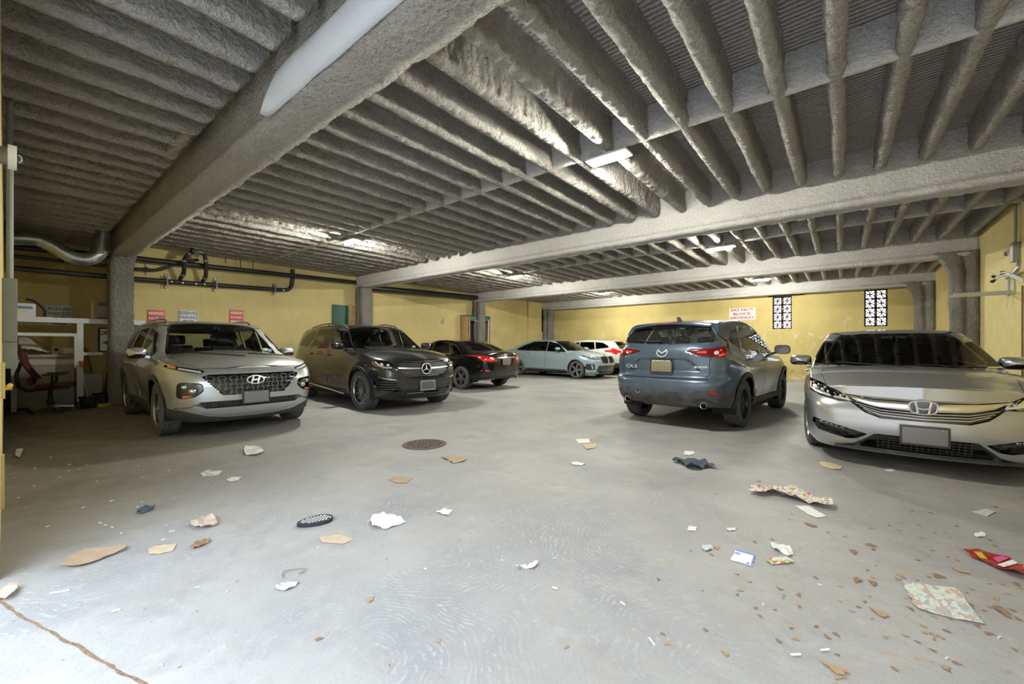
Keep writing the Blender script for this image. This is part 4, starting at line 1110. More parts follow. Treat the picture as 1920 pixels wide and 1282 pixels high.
    for k in range(3):
        a=R(90+120*k); d=Vector((0,math.cos(a),math.sin(a))); n=Vector((0,-d.z,d.y))
        o=C+Vector((.004,0,0)); b.add([o+n*.017,o-n*.017,o+d*.098,o+Vector((.012,0,0))],[(0,3,2),(3,1,2),(0,2,1),(0,1,3)])
    b.build('emblem',[M_BADGE,M_BLK],c.root,angle=20)
    plate(c,'front',.03,.475,.31,.16,mat('plate_green_grey',(.11,.13,.12),.5),mat('plate_frame_grey',(.42,.42,.42),.4),.02)
    b=MB(); c.strip(b,'front',[(-.55,.27),(-.3,.25),(.3,.25),(.55,.27)],.03,.001,.008); b.build('lower_trim',M_BLK,c.root)
    for sg in(1,-1):
        b=MB(); p,_=c.hit('side',.75,.27,sg); q,_=c.hit('side',-.95,.27,sg); b.tube([p+Vector((0,.01*sg,-.01)),q+Vector((0,.01*sg,-.01))],.016,8); b.build('running_board',M_CHR,c.root)
        pts=[(.24,.0),(.08,.030),(-.4,.042),(-1.2,.042),(-1.8,.030),(-2.0,0)]; PP=[c.hit('top',a,.62*sg)[0]+Vector((0,0,d+.004)) for a,d in pts]
        Q=[]
        for i in range(len(PP)-1):
            for k in range(4): Q.append(PP[i].lerp(PP[i+1],k/4))
        Q.append(PP[-1]); b=MB(); b.tube(Q,.015,8); p,_=c.hit('top',-.8,.62*sg); b.box(p+Vector((0,0,.02)),(.08,.025,.045)); b.build('roof_rail',mat('rail_grey',(.22,.22,.23),.35,.8),c.root)
    mirror(c,.78,1.06,1.24,(.15,.24,.15),P,low=True); handles(c,[(.02,1.05),(-1.0,1.07)],P)
    wheels(c,'multi',.262,0,.27,dark=M_RIMB); underbody(c)
    interior(c,-.02,.72,-1.0,dash=(1.0,1.12),mir=(.42,1.56))
    for pts in (((.66,1.15),(.1,1.19)),((.02,1.15),(-.55,1.21))): wiper(c,'front',pts)
    b=MB(); p,n=c.hit('front',.66,1.215); b.box(p+Vector((-.012,0,0)),(.004,.10,.05),Matrix.Rotation(R(-32),3,'Y')); b.build('windshield_sticker',mat('sticker_pale',(.65,.75,.6),.5),c.root)
    return c

def q50():
    hw=.91
    S=dict(hw=hw,ax=(1.425,-1.425),wr=.332,arch=.375,flare=.018,kf=.30,kr=.26,crown=.07,tum=(.32,.35),xmid=-.4,scoop=.02,
      nose=[(.16,2.08),(.30,2.24),(.45,2.30),(.6,2.30),(.72,2.24),(.80,2.12)],
      tail=[(.25,-2.26),(.36,-2.38),(.55,-2.42),(.75,-2.42),(.90,-2.40),(1.04,-2.36)],
      E=[(-2.42,.99),(-2.0,1.0),(-1.4,.98),(-.5,.945),(.5,.92),(1.1,.90),(1.6,.86),(2.0,.79),(2.30,.68)],
      zb=[(-2.42,.30),(-2,.27),(-1,.21),(1,.21),(1.9,.22),(2.3,.19)],
      deck=[(-2.40,1.00),(-2.34,1.075),(-2.15,1.085),(-1.9,1.095),(-1.5,1.10),(-1.2,1.0),(0,.96),(1.0,.98),(1.2,.985),(1.6,.93),(2.0,.84),(2.2,.74),(2.3,.68)],
      green=[(-2.4,.82),(-1.98,1.06),(-1.7,1.20),(-1.35,1.33),(-1.0,1.405),(-.6,1.44),(-.25,1.445),(.05,1.425),(.35,1.34),(.75,1.17),(1.15,.97),(1.5,.8)],
      prear=[(0,0),(.02,.4),(.08,.64),(.2,.79),(.40,.86)],pside=[(-1.55,.895),(-.7,.905),(.6,.905),(1.4,.90)],
      pfront=[(.50,.84),(.28,.76),(.14,.62),(.06,.42),(.015,.2),(0,0)],sec=SEC_SED,
      crease=[([(-2.3,.90),(-1.4,.90),(0,.80),(1.3,.78)],.014,.05,-2.2,1.2)])
    P=mat_paint('paint_black',(.008,.008,.009),.2,.18,coat=1.0)
    c=Car(S,'glossy black sedan seen from behind with red tail lights, parked behind the graphite SUV',(-9.9,9.05,0),R(179.6),P)
    z=.332
    c.region('front_door','side',[(1.02,.98),(.35,1.36),(-.05,1.42),(-.10,.40),(.05,.28),(.88,.28),(.98,.6)],both=True,lim=.45)
    c.region('rear_door','side',[(-.05,1.42),(-.85,1.38),(-1.25,1.10),(-1.12,.72),(-1.0,.5),(-.9,.33),(-.86,.28),(-.10,.28)],both=True,lim=.45)
    c.region('side_window','side',[(.92,.965),(.40,1.27),(.0,1.36),(.0,.965)],M_TINT,both=True,lim=.35,ring=.016,ring_m=M_CHR,rnd=1)
    c.region('side_window','side',[(-.09,1.365),(-.75,1.345),(-.98,1.0),(-.09,.97)],M_TINT,both=True,lim=.35,ring=.016,ring_m=M_CHR,rnd=1)
    c.region('side_window','side',[(-.83,1.335),(-1.10,1.25),(-1.42,1.05),(-1.40,1.01),(-1.06,1.0)],M_TINT,both=True,lim=.35,ring=.016,ring_m=M_CHR,rnd=1)
    c.region('windshield','front',[(-.72,.985),(.72,.985),(.54,1.375),(.2,1.395),(-.2,1.395),(-.54,1.375)],M_GLASS,lim=.0,ring=.02,ring_m=M_BLK,rnd=2)
    c.region('rear_window','rear',[(-.66,1.115),(.66,1.115),(.50,1.385),(.2,1.40),(-.2,1.40),(-.50,1.385)],M_DARKG,lim=-.6,ring=.025,ring_m=M_BLK,rnd=2)
    c.region('hood','top',[(1.1,-.70),(1.1,.70),(1.6,.74),(2.0,.62),(2.16,.35),(2.2,0),(2.16,-.35),(2.0,-.62),(1.6,-.74)],lim=.6)
    c.region('trunk_lid','rear',[(-.66,1.10),(.66,1.10),(.66,.98),(.45,.90),(.40,.66),(-.40,.66),(-.45,.90),(-.66,.98)],lim=-1.7,ring=.006)
    for xa in S['ax']: c.region('hole','side',circ(xa,z,.375),both=True,lim=.4,hole=True)
    TL=[(.42,.90),(.60,.945),(.78,.98),(.86,.985),(.865,.95),(.80,.82),(.62,.775),(.47,.80),(.40,.85)]
    c.region('tail_light','rear',TL,M_RED,lim=-1.5,both=True,ring=.008,push=-.006,rnd=1)
    c.region('plate_recess','rear',[(-.33,.87),(.33,.87),(.26,.70),(-.26,.70)],lim=-2,ring=.012,push=.025)
    c.region('lower_valance','rear',[(-.60,.40),(.60,.40),(.66,.2),(-.66,.2)],M_PLAS,lim=-1.8,ring=.005,push=.01)
    c.region('bumper_seam','rear',[(-.88,.655),(.88,.655),(.88,.649),(-.88,.649)],M_BLK,lim=-1.6,ring=0)
    objs=c.finish()
    for i,sg in enumerate((1,-1)):
        b=MB(); c.strip(b,'rear',[(.48*sg,.86),(.62*sg,.84),(.74*sg,.87),(.80*sg,.93)],.035,.006,.004,sub=.03); b.build('inner_lens',mat('red_bright',(.95,.05,.04),.2,coat=1.0,emit=(1,.05,.04),es=.25),objs['tail_light'][i])
        b=MB(); c.drape(b,'rear',[(.50*sg,.885),(.62*sg,.915),(.62*sg,.885),(.52*sg,.865)],.006,.003); b.build('reverse_lens',M_WHT,objs['tail_light'][i])
        b=MB(); c.drape(b,'rear',[(.64*sg,.565),(.80*sg,.575),(.80*sg,.54),(.66*sg,.54)],.003,.005); b.build('reflector',mat('red_bright',(.95,.05,.04),.2),c.root)
        p,_=c.hit('rear',.52*sg,.33); b=MB(); b.lathe([(.036,-.14),(.042,0),(.040,.006),(.034,.0),(.032,-.12),(0,-.12)],20,'x',(p.x-.03,.52*sg,.325)); o=b.build('exhaust_tip',M_CHR,c.root); 
        for v in o.data.vertices: v.co.x=2*(p.x-.03)-v.co.x+0
    b=MB(); c.strip(b,'rear',[(-.40,.905),(0,.915),(.40,.905)],.022,.004,.012); b.build('chrome_strip',M_CHR,c.root)
    b=MB(); c.strip(b,'rear',[(.055*math.cos(R(a)),.985+.034*math.sin(R(a))) for a in range(-60,241,20)],.011,.004,.006,sub=.5)
    c.strip(b,'rear',[(.028,.952),(.0,1.0),(-.028,.952)],.010,.004,.006,sub=.5); b.build('emblem',M_BADGE,c.root)
    plate(c,'rear',0,.79,.30,.15,mat('plate_pinkgrey',(.30,.25,.25),.5),mat('plate_frame_light',(.35,.35,.35),.4),-.005)
    b=MB(); c.strip(b,'rear',[(-.62,.30),(-.3,.275),(.3,.275),(.62,.30)],.018,.004,.006); b.build('valance_trim',M_CHR,c.root)
    b=MB(); p,_=c.hit('top',-1.05,0); b.prism([(-.09,0),(.06,0),(.075,.045),(.055,.06),(0,.03)],p+Vector((0,-.02,-.005)),(-1,0,0),(0,0,1),(0,1,0),.04); b.build('antenna_fin',P,c.root)
    mirror(c,.68,.98,1.02,(.15,.22,.14)); handles(c,[(.0,.86),(-1.0,.88)],P)
    wheels(c,'swirl',.232,0,.235); underbody(c); interior(c,-.10,.46,-1.0,dash=(.95,.90),mir=(.40,1.30))
    return c

def bmw():
    hw=.95
    S=dict(hw=hw,ax=(1.4975,-1.4975),wr=.345,arch=.385,flare=.014,kf=.28,kr=.24,crown=.06,tum=(.30,.32),xmid=-.4,scoop=.02,
      nose=[(.15,2.22),(.26,2.33),(.4,2.37),(.6,2.38),(.72,2.36),(.82,2.28),(.9,2.15)],
      tail=[(.25,-2.50),(.4,-2.63),(.6,-2.66),(.8,-2.66),(1.0,-2.60),(1.1,-2.52)],
      E=[(-2.66,1.04),(-2.1,1.06),(-1.4,1.04),(-.5,1.01),(.5,.985),(1.1,.965),(1.7,.92),(2.1,.85),(2.38,.77)],
      zb=[(-2.66,.30),(-2,.26),(-1,.20),(1,.20),(2,.20),(2.38,.17)],
      deck=[(-2.64,1.04),(-2.55,1.11),(-2.3,1.14),(-1.6,1.13),(-1.2,1.05),(0,1.02),(1.0,1.04),(1.2,1.05),(1.7,1.0),(2.1,.92),(2.25,.83),(2.33,.78)],
      green=[(-2.7,.85),(-2.15,1.12),(-1.8,1.27),(-1.4,1.40),(-1.0,1.475),(-.6,1.51),(-.2,1.515),(.15,1.495),(.45,1.41),(.85,1.23),(1.25,1.03),(1.6,.85)],
      prear=[(0,0),(.02,.45),(.08,.7),(.2,.83),(.42,.90)],pside=[(-1.6,.94),(-.7,.95),(.6,.95),(1.5,.945)],
      pfront=[(.52,.90),(.28,.82),(.13,.70),(.05,.5),(.015,.25),(0,0)],sec=SEC_SED,
      crease=[([(-2.5,.92),(0,.86),(1.8,.86)],.012,.05,-2.4,1.9)])
    P=mat_paint('paint_ice_blue',(.36,.47,.55),.25,.3,coat=1.0)
    c=Car(S,'pale ice blue sedan in the far left corner, side on, nose to the right',(-9.28,14.62,0),R(-4.5),P)
    z=.345
    c.region('front_door','side',[(1.08,1.0),(.45,1.42),(.02,1.48),(-.02,.40),(.1,.28),(.95,.28),(1.05,.6)],both=True,lim=.45)
    c.region('rear_door','side',[(.02,1.48),(-.85,1.45),(-1.30,1.15),(-1.18,.75),(-1.05,.5),(-.95,.33),(-.9,.28),(-.02,.28)],both=True,lim=.45)
    c.region('side_window','side',[(1.0,1.01),(.48,1.34),(.06,1.43),(.06,1.035)],M_DARKG,both=True,lim=.35,ring=.014,ring_m=M_BLK,rnd=1)
    c.region('side_window','side',[(.02,1.43),(-.72,1.42),(-1.20,1.28),(-1.62,1.10),(-1.55,1.065),(.02,1.04)],M_DARKG,both=True,lim=.35,ring=.014,ring_m=M_BLK,rnd=1)
    c.region('windshield','front',[(-.75,1.05),(.75,1.05),(.56,1.44),(.2,1.46),(-.2,1.46),(-.56,1.44)],M_TINT,lim=.0,ring=.02,ring_m=M_BLK,rnd=2)
    c.region('rear_window','rear',[(-.68,1.16),(.68,1.16),(.50,1.45),(-.50,1.45)],M_DARKG,lim=-.7,ring=.02,ring_m=M_BLK,rnd=2)
    c.region('roof_panel','top',[(.10,-.46),(.10,.46),(-1.1,.44),(-1.1,-.44)],M_BLK,lim=1.2,ring=.006)
    c.region('hood','top',[(1.18,-.74),(1.18,.74),(1.7,.78),(2.1,.66),(2.24,.35),(2.28,0),(2.24,-.35),(2.1,-.66),(1.7,-.78)],lim=.7)
    c.region('sill','side',[(1.08,.15),(1.08,.30),(-1.08,.30),(-1.08,.15)],M_BLK,both=True,lim=.5,ring=.004)
    for xa in S['ax']: c.region('hole','side',circ(xa,z,.385),both=True,lim=.4,hole=True)
    c.region('grille','front',[(.04,.84),(.30,.85),(.42,.82),(.44,.74),(.40,.60),(.10,.58),(.05,.62)],M_BLK,lim=1.7,both=True,ring=.016,ring_m=M_BLK,push=.03)
    c.region('headlight','front',[(.52,.80),(.62,.84),(.86,.90),(.89,.86),(.80,.76),(.54,.73)],M_LAMPD,lim=1.4,both=True,ring=.01,push=.01)
    c.region('lower_intake','front',[(-.60,.50),(.60,.50),(.66,.30),(.5,.24),(-.5,.24),(-.66,.30)],M_BLK,lim=1.6,ring=.01,push=.03)
    c.region('side_intake','front',[(.74,.56),(.88,.58),(.90,.40),(.84,.34),(.70,.36)],M_BLK,lim=1.4,both=True,ring=.01,push=.02)
    objs=c.finish()
    for i,sg in enumerate((1,-1)):
        h=objs['headlight'][i]; b=MB(); c.strip(b,'front',[(.56*sg,.775),(.70*sg,.80)],.03,-.004,.006); c.strip(b,'front',[(.73*sg,.81),(.84*sg,.865)],.03,-.004,.006); b.build('led_strip',M_WHT,h)
        b=MB()
        for k in range(8): c.strip(b,'front',[((.08+.042*k)*sg,.60),((.08+.042*k)*sg,.83)],.010,-.02,.018)
        b.build('grille_slats',M_PLAS,objs['grille'][i])
        b=MB(); c.strip(b,'front',[(.76*sg,.38),(.80*sg,.54)],.03,-.004,.012); b.build('intake_blade',P,objs['side_intake'][i])
        for x_ in(.95,):
            b=MB(); c.strip(b,'side',[(1.0,.33),(-1.05,.33)],.02,.001,.004,sgn=sg); b.build('sill_trim',M_BLK,c.root)
    p,_=c.hit('front',0,.88); b=MB(); b.lathe([(0,.0),(.04,0),(.041,-.006)],24,'x',(p.x+.006,0,p.z)); b.build('emblem',mat('emblem_dark',(.05,.08,.15),.3),c.root)
    b=MB(); c.strip(b,'front',[(-.5,.21),(0,.19),(.5,.21)],.03,.004,.012); b.build('front_splitter',M_BLK,c.root)
    mirror(c,.72,1.01,1.12,(.15,.23,.14),P,low=True); handles(c,[(.12,.92),(-.88,.94)],P)
    wheels(c,'star',.262,0,.25,face=M_RIM,dark=M_RIMB); underbody(c); interior(c,-.08,.52,-1.0,dash=(1.0,.97),mir=(.45,1.38))
    return c

def whitecar():
    hw=.91
    S=dict(hw=hw,ax=(1.325,-1.325),wr=.33,arch=.37,flare=.018,kf=.25,kr=.22,crown=.05,tum=(.26,.25),xmid=-.3,scoop=.02,
      nose=[(.18,1.98),(.3,2.12),(.5,2.18),(.65,2.17),(.8,2.08),(.9,1.95)],
      tail=[(.3,-1.98),(.42,-2.12),(.6,-2.17),(.8,-2.14),(1.0,-2.06),(1.15,-1.98)],
      E=[(-2.17,1.06),(-1.8,1.09),(-1.2,1.07),(-.3,1.02),(.6,.98),(1.2,.95),(1.7,.90),(2.17,.80)],
      zb=[(-2.17,.33),(-1.2,.25),(1.2,.22),(2.17,.2)],
      deck=[(-2.17,1.06),(-1,1.07),(.6,1.0),(.9,1.07),(1.2,1.05),(1.6,1.0),(1.95,.90),(2.08,.82)],
      green=[(-2.2,.9),(-2.05,1.10),(-1.85,1.30),(-1.66,1.43),(-1.4,1.475),(-1.0,1.50),(-.5,1.52),(0,1.50),(.3,1.42),(.65,1.22),(1.0,1.03),(1.3,.85)],
      prear=[(0,0),(.02,.4),(.08,.62),(.2,.76),(.38,.85)],pside=[(-1.4,.90),(-.6,.91),(.6,.91),(1.3,.90)],
      pfront=[(.42,.85),(.24,.78),(.12,.66),(.05,.46),(.015,.25),(0,0)],sec=SEC_SUV)
    P=mat_paint('paint_white',(.62,.63,.62),.05,.3,dust=.1,coat=1.0)
    c=Car(S,'white hatchback with spiky red tail light, mostly hidden behind the pale blue sedan',(-9.2,16.78,0),R(180.5),P)
    z=.33
    c.region('side_window','side',[(.85,1.02),(.35,1.33),(-.1,1.42),(-.1,1.05)],M_DARKG,both=True,lim=.35,ring=.014,ring_m=M_BLK,rnd=1)
    c.region('side_window','side',[(-.14,1.42),(-.82,1.42),(-.90,1.10),(-.14,1.05)],M_DARKG,both=True,lim=.35,ring=.014,ring_m=M_BLK,rnd=1)
    c.region('side_window','side',[(-.88,1.42),(-1.25,1.38),(-1.55,1.22),(-1.5,1.16),(-.95,1.11)],M_DARKG,both=True,lim=.35,ring=.014,ring_m=M_BLK,rnd=1)
    c.region('windshield','front',[(-.70,1.05),(.70,1.05),(.54,1.44),(-.54,1.44)],M_GLASS,lim=.0,ring=.02,ring_m=M_BLK,rnd=2)
    c.region('rear_window','rear',[(-.62,1.12),(.62,1.12),(.48,1.40),(-.48,1.40)],M_DARKG,lim=-1.4,ring=.02,ring_m=M_BLK,rnd=2)
    c.region('rear_bumper_lower','rear',[(-1,.2),(1,.2),(1,.55),(.6,.50),(-.6,.50),(-1,.55)],M_PLAS,lim=-1.6,ring=.004)
    for xa in S['ax']: c.region('hole','side',circ(xa,z,.37),both=True,lim=.4,hole=True)
    c.region('tail_light','rear',[(.40,.98),(.62,1.03),(.80,1.16),(.82,1.08),(.93,1.06),(.88,.98),(.80,.86),(.74,.95)],M_RED,lim=-1.2,both=True,ring=.006,push=-.008)
    objs=c.finish()
    for sg in(1,-1):
        b=MB(); c.strip(b,'side',[(-1.55,1.09),(-1.75,1.075),(-1.95,1.04)],.032,.004,.008,sgn=sg,taper=lambda t:.25+.9*t); b.build('tail_light_tip',M_RED,c.root)
    b=MB(); b.box((-1.73,0,1.455),(.30,1.05,.025),Matrix.Rotation(R(-6),3,'Y'),0,.01); b.build('spoiler',P,c.root)
    b=MB(); c.strip(b,'rear',[(-.25,.78),(.25,.78)],.04,.004,.008); b.build('gate_trim',M_CHR,c.root)
    b=MB(); p,_=c.hit('top',-1.35,0); b.tube([p,p+Vector((-.10,0,.14))],.006,6); b.build('antenna',M_BLK,c.root)
    plate(c,'rear',0,.66,.30,.15,M_PLATEB)
    mirror(c,.62,.98,1.05,(.14,.21,.14)); wheels(c,'five',.21,0,.22); underbody(c); interior(c,-.05,.52,-.9,dash=(.85,.97))
    return c
def mazda():
    hw=.92
    S=dict(hw=hw,ax=(1.35,-1.35),wr=.362,arch=.405,flare=.022,kf=.24,kr=.10,crown=.05,tum=(.24,.24),xmid=-.4,scoop=.025,flz=1.05,
      nose=[(.2,2.0),(.32,2.15),(.5,2.22),(.68,2.25),(.85,2.22),(.95,2.13),(1.02,2.0)],
      tail=[(.34,-2.12),(.42,-2.24),(.56,-2.31),(.66,-2.33),(.745,-2.315),(.765,-2.27),(.80,-2.245),(.95,-2.25),(1.08,-2.25),(1.18,-2.225),(1.27,-2.17),(1.33,-2.12)],
      E=[(-2.33,1.26),(-2.05,1.235),(-1.6,1.16),(-1.0,1.125),(0,1.09),(.9,1.06),(1.5,1.04),(1.9,.99),(2.25,.90)],
      zb=[(-2.33,.355),(-1.95,.34),(-1.7,.33),(-.9,.27),(.9,.27),(1.8,.27),(2.25,.22)],
      deck=[(-2.33,1.26),(-2,1.25),(-1,1.12),(.6,1.12),(.95,1.17),(1.3,1.14),(1.7,1.10),(2.0,1.02),(2.12,.95)],
      green=[(-2.24,1.16),(-2.13,1.30),(-2.02,1.45),(-1.925,1.555),(-1.85,1.60),(-1.6,1.635),(-1.2,1.665),(-.6,1.685),(-.1,1.67),(.2,1.62),(.5,1.47),(1.0,1.16),(1.35,.92)],
      prear=[(0,0),(.012,.4),(.05,.62),(.13,.76),(.30,.86)],pside=[(-1.55,.905),(-.7,.915),(.6,.915),(1.35,.905)],
      pfront=[(.44,.87),(.26,.80),(.13,.68),(.05,.48),(.015,.25),(0,0)],sec=[(0,.935),(.10,.96),(.28,.97),(.5,.99),(.70,1.0),(.85,.97),(1,.90)],N=190,J=40,relax=2)
    P=mat_paint('paint_slate_blue',(.080,.120,.180),.40,.30,dust=.22,dustc=(.30,.33,.34),streak=.28,coat=1.0)
    c=Car(S,'dusty slate blue compact SUV seen from behind, in the middle right of the garage',(-1.93,8.45,0),R(85.3),P)
    z=.362
    c.region('front_door','side',[(.98,1.10),(.32,1.58),(-.10,1.61),(-.12,.45),(.02,.36),(.84,.36),(.93,.7)],both=True,lim=.5)
    c.region('rear_door','side',[(-.12,1.61),(-.98,1.60),(-1.30,1.2),(-1.15,.92),(-1.0,.72),(-.90,.55),(-.85,.36),(-.11,.36)],both=True,lim=.5)
    c.region('side_window','side',[(.90,1.105),(.36,1.48),(-.05,1.545),(-.05,1.135)],M_TINT,both=True,lim=.4,ring=.016,ring_m=M_BLK,rnd=2)
    c.region('side_window','side',[(-.13,1.548),(-.95,1.53),(-1.16,1.20),(-.13,1.14)],M_TINT,both=True,lim=.4,ring=.016,ring_m=M_BLK,rnd=2)
    c.region('side_window','side',[(-1.03,1.522),(-1.40,1.47),(-1.72,1.34),(-1.66,1.28),(-1.24,1.21)],M_TINT,both=True,lim=.4,ring=.016,ring_m=M_BLK,rnd=2)
    c.region('windshield','front',[(-.75,1.12),(.75,1.12),(.58,1.60),(.2,1.625),(-.2,1.625),(-.58,1.60)],M_GLASS,lim=.1,ring=.02,ring_m=M_BLK,rnd=2)
    # tailgate with its outline, then the rear glass and the dark side blades
    c.region('tailgate','rear',[(-.60,.775),(-.665,.83),(-.665,1.05),(-.80,1.19),(-.78,1.30),(-.60,1.575),(.60,1.575),(.78,1.30),(.80,1.19),(.665,1.05),(.665,.83),(.60,.775)],lim=-1.75,ring=.007)
    c.region('rear_glass','rear',[(-.735,1.30),(-.45,1.275),(0,1.265),(.45,1.275),(.735,1.30),(.60,1.505),(.45,1.52),(-.45,1.52),(-.60,1.505)],mat_glass('dirty_glass',(.55,.60,.52),dirt=.16),lim=-1.75,ring=.045,ring_m=M_BLK,rnd=2)
    rl=c.region('rear_lower','rear',[(-1.0,.2),(1.0,.2),(1.0,.60),(.78,.585),(.4,.565),(-.4,.565),(-.78,.585),(-1.0,.60)],mat('dusty_plastic',(.085,.09,.095),.6,noise_amt=.45,nscale=7),lim=-1.98,ring=0)
    for q in(1,-1): c.region('rear_lower','side',[(-2.4,.2),(-1.80,.2),(-1.80,.60),(-2.4,.60)],None,q,.5,ring=0,same=rl)
    for xa in S['ax']: c.region('wheel_arch','side',circ(xa,z,.480),M_PLAS,both=True,lim=.5,ring=0,push=-.014)
    c.region('sill','side',[(.95,.2),(.95,.38),(-.95,.38),(-.95,.2)],M_PLAS,both=True,lim=.5,ring=.004)
    for xa in S['ax']: c.region('hole','side',circ(xa,z,.405),both=True,lim=.4,hole=True)
    TLr=[(.36,1.165),(.50,1.18),(.70,1.20),(.81,1.207),(.81,1.07),(.70,1.080),(.52,1.105),(.42,1.14)]
    tl=c.region('tail_light','rear',TLr,mat('red_smoked',(.16,.006,.008),.12,coat=1.0),lim=-1.7,both=True,ring=0,push=-.004,rnd=0)
    RS=mat('red_smoked',(.16,.006,.008),.12)
    for q,pid in((1,tl[0]),(-1,tl[1])):
        c.region('tail_light','side',[(-2.35,1.06),(-2.35,1.212),(-2.0,1.218),(-1.86,1.225),(-1.90,1.19),(-2.02,1.12),(-2.12,1.075)],RS,q,.72,ring=0,same=pid)
    c.region('plate_recess','rear',[(-.36,1.035),(.36,1.035),(.44,.99),(.52,.90),(.55,.87),(-.55,.87),(-.52,.90),(-.44,.99)],lim=-2.1,ring=.02,ring_m=P,push=.02)
    objs=c.finish()
    RB=mat('red_bright',(.95,.05,.04),.2,coat=1.0,emit=(1,.05,.04),es=.25)
    for i,sg in enumerate((1,-1)):
        h=objs['tail_light'][i]
        b=MB(); c.strip(b,'rear',[(sg*(.765+.042*math.cos(R(a))),1.140+.036*math.sin(R(a))) for a in range(-100,101,20)],.030,.006,.006,sub=.5); b.build('light_ring',RB,h)
        b=MB(); c.drape(b,'rear',[(sg*(.73+.026*math.cos(R(a))),1.14+.028*math.sin(R(a))) for a in range(0,360,30)],.006,.005,sub=.5); b.build('reverse_lens',M_WHT,h)
        b=MB(); c.drape(b,'rear',[(sg*.50,1.150),(sg*.62,1.165),(sg*.62,1.13),(sg*.50,1.135)],.006,.004); b.build('inner_lens',RB,h)
        b=MB(); c.drape(b,'rear',[(.66*sg,.592),(.86*sg,.588),(.84*sg,.560),(.68*sg,.558)],.004,.008); b.build('reflector',mat('red_bright2',(.80,.04,.03),.25),c.root)
        p,_=c.hit('rear',.60*sg,.40); x0=p.x
        b=MB(); n=24
        vs=[];fs=[]
        for (r_,xx) in((.045,.15),(.045,-.035),(.048,-.043),(.041,-.040),(.038,.12)):
            for k in range(n): a=2*math.pi*k/n; vs.append((x0+xx,.585*sg+r_*math.cos(a),.385+r_*math.sin(a)))
        for q in range(4):
            for k in range(n): fs.append((q*n+k,q*n+(k+1)%n,(q+1)*n+(k+1)%n,(q+1)*n+k))
        fs.append(tuple(4*n+k for k in range(n))); b.add(vs,fs); 
        for k in range(len(b.m)): b.m[k]=1 if k>=3*n else 0
        b.build('exhaust_tip',[M_CHR,M_RUB],c.root)
        b=MB(); c.strip(b,'rear',[(.48*sg,.43),(.53*sg,.47),(.62*sg,.475),(.70*sg,.42)],.02,.001,.010,sub=.03); b.build('exhaust_surround',M_PLAS,c.root)
    b=MB(); c.strip(b,'rear',[(-.66,.762),(0,.757),(.66,.762)],.010,.0,.004); b.build('bumper_groove',M_BLK,c.root)
    # winged emblem
    b=MB(); el=[(.078*math.cos(R(a)),1.135+.062*math.sin(R(a))) for a in range(0,360,12)]
    el=[p for p in el if not (abs(p[0])<.05 and p[1]>1.135+.04)]
    c.strip(b,'rear',[(.078*math.cos(R(a)),1.135+.062*math.sin(R(a))) for a in range(130,411,10)],.013,.004,.008,sub=.5)
    c.strip(b,'rear',[(-.062,1.168),(-.038,1.150),(0,1.128),(.038,1.150),(.062,1.168)],.016,.004,.009,sub=.02)
    b.build('emblem',M_BADGE,c.root)
    b=MB(); c.strip(b,'rear',[(.05,1.135),(0,1.12)],.001,.004,.001); 
    c.text('rear','CX-5',.075,M_BADGE,.50,.915,.004,sx=1.25,name='badge_lettering',bold=.001)
    b=MB(); c.strip(b,'rear',[(.43,.868),(.57,.868)],.014,.003,.005); b.build('badge_bar',M_CHR,c.root)
    c.text('rear','SKYACTIV',.034,M_BADGE,-.55,.93,.004,sx=1.1,name='badge_lettering',bold=.001)
    pl=plate(c,'rear',0,.925,.31,.155,mat('plate_olive',(.22,.205,.13),.5),M_BLK,.022,name='license_plate')
    p,_=c.hit('rear',0,.925)
    b=MB(); b.box((p.x-.024,0,1.012),(.008,.34,.028)); b.build('plate_frame_top',M_BLK,c.root)
    text_obj('frame_lettering','BAYMAZDA.COM',.026,mat('letter_white',(.85,.85,.85),.5),c.root,(p.x-.0285,0,1.012),(R(90),0,R(-90)),.0008,.0008,sx=1.35)
    # spoiler with brake lamp, fin, wiper, handle, sensor
    b=MB(); n=13; vs=[]
    for k in range(n):
        y=-.60+1.2*k/(n-1); e=1-abs(y/.6)**3
        xb=-2.03-.03*e; zt=1.602-.05*(y/.6)**2
        for (x,zz) in((-1.80,zt+.012),(xb,zt-.018),(xb+.005,zt-.040),(-1.90,zt-.045),(-1.80,zt-.03)): vs.append((x,y,zz))
    fs=[(k*5+i,k*5+(i+1)%5,(k+1)*5+(i+1)%5,(k+1)*5+i) for k in range(n-1) for i in range(5)]+[tuple(range(5))[::-1],tuple((n-1)*5+i for i in range(5))]
    b.add(vs,fs); b.build('spoiler',P,c.root)
    b=MB(); b.box((-2.066,0,1.575),(.012,.36,.014),None,0,.004); b.build('brake_lamp',mat('red_dim',(.22,.03,.045),.2),c.root)
    p,_=c.hit('top',-1.55,0); b=MB(); b.prism([(-.11,0),(.06,0),(.085,.055),(.065,.07),(0,.035)],p+Vector((0,-.02,-.005)),(-1,0,0),(0,0,1),(0,1,0),.04); b.build('antenna_fin',P,c.root)
    b=MB(); pts=[c.hit('rear',a,d)[0]+Vector((-.022,0,0)) for a,d in((.08,1.30),(.25,1.302),(.42,1.315),(.55,1.325))]; b.tube(pts,[.016,.012,.010,.006],6); b.ball(pts[0],(.03,.035,.02),8); b.build('wiper',M_RUB,c.root)
    b=MB(); c.strip(b,'rear',[(.30*1,.55),(.40,.55)],.004,.003,.004)
    b2=MB(); b2.tube([Vector((c.hit('rear',.36,.55)[0].x-.01,.36+.035*math.cos(R(a)),.545+.035*math.sin(R(a)))) for a in range(180,361,20)],.006,6); b2.build('tow_ring',M_SIL,c.root)
    # sticker codes are left out; white patches along the front window frame edge
    mirror(c,.70,1.02,1.17,(.15,.25,.17),M_BLK); handles(c,[(-.02,1.0),(-.98,1.03)],P)
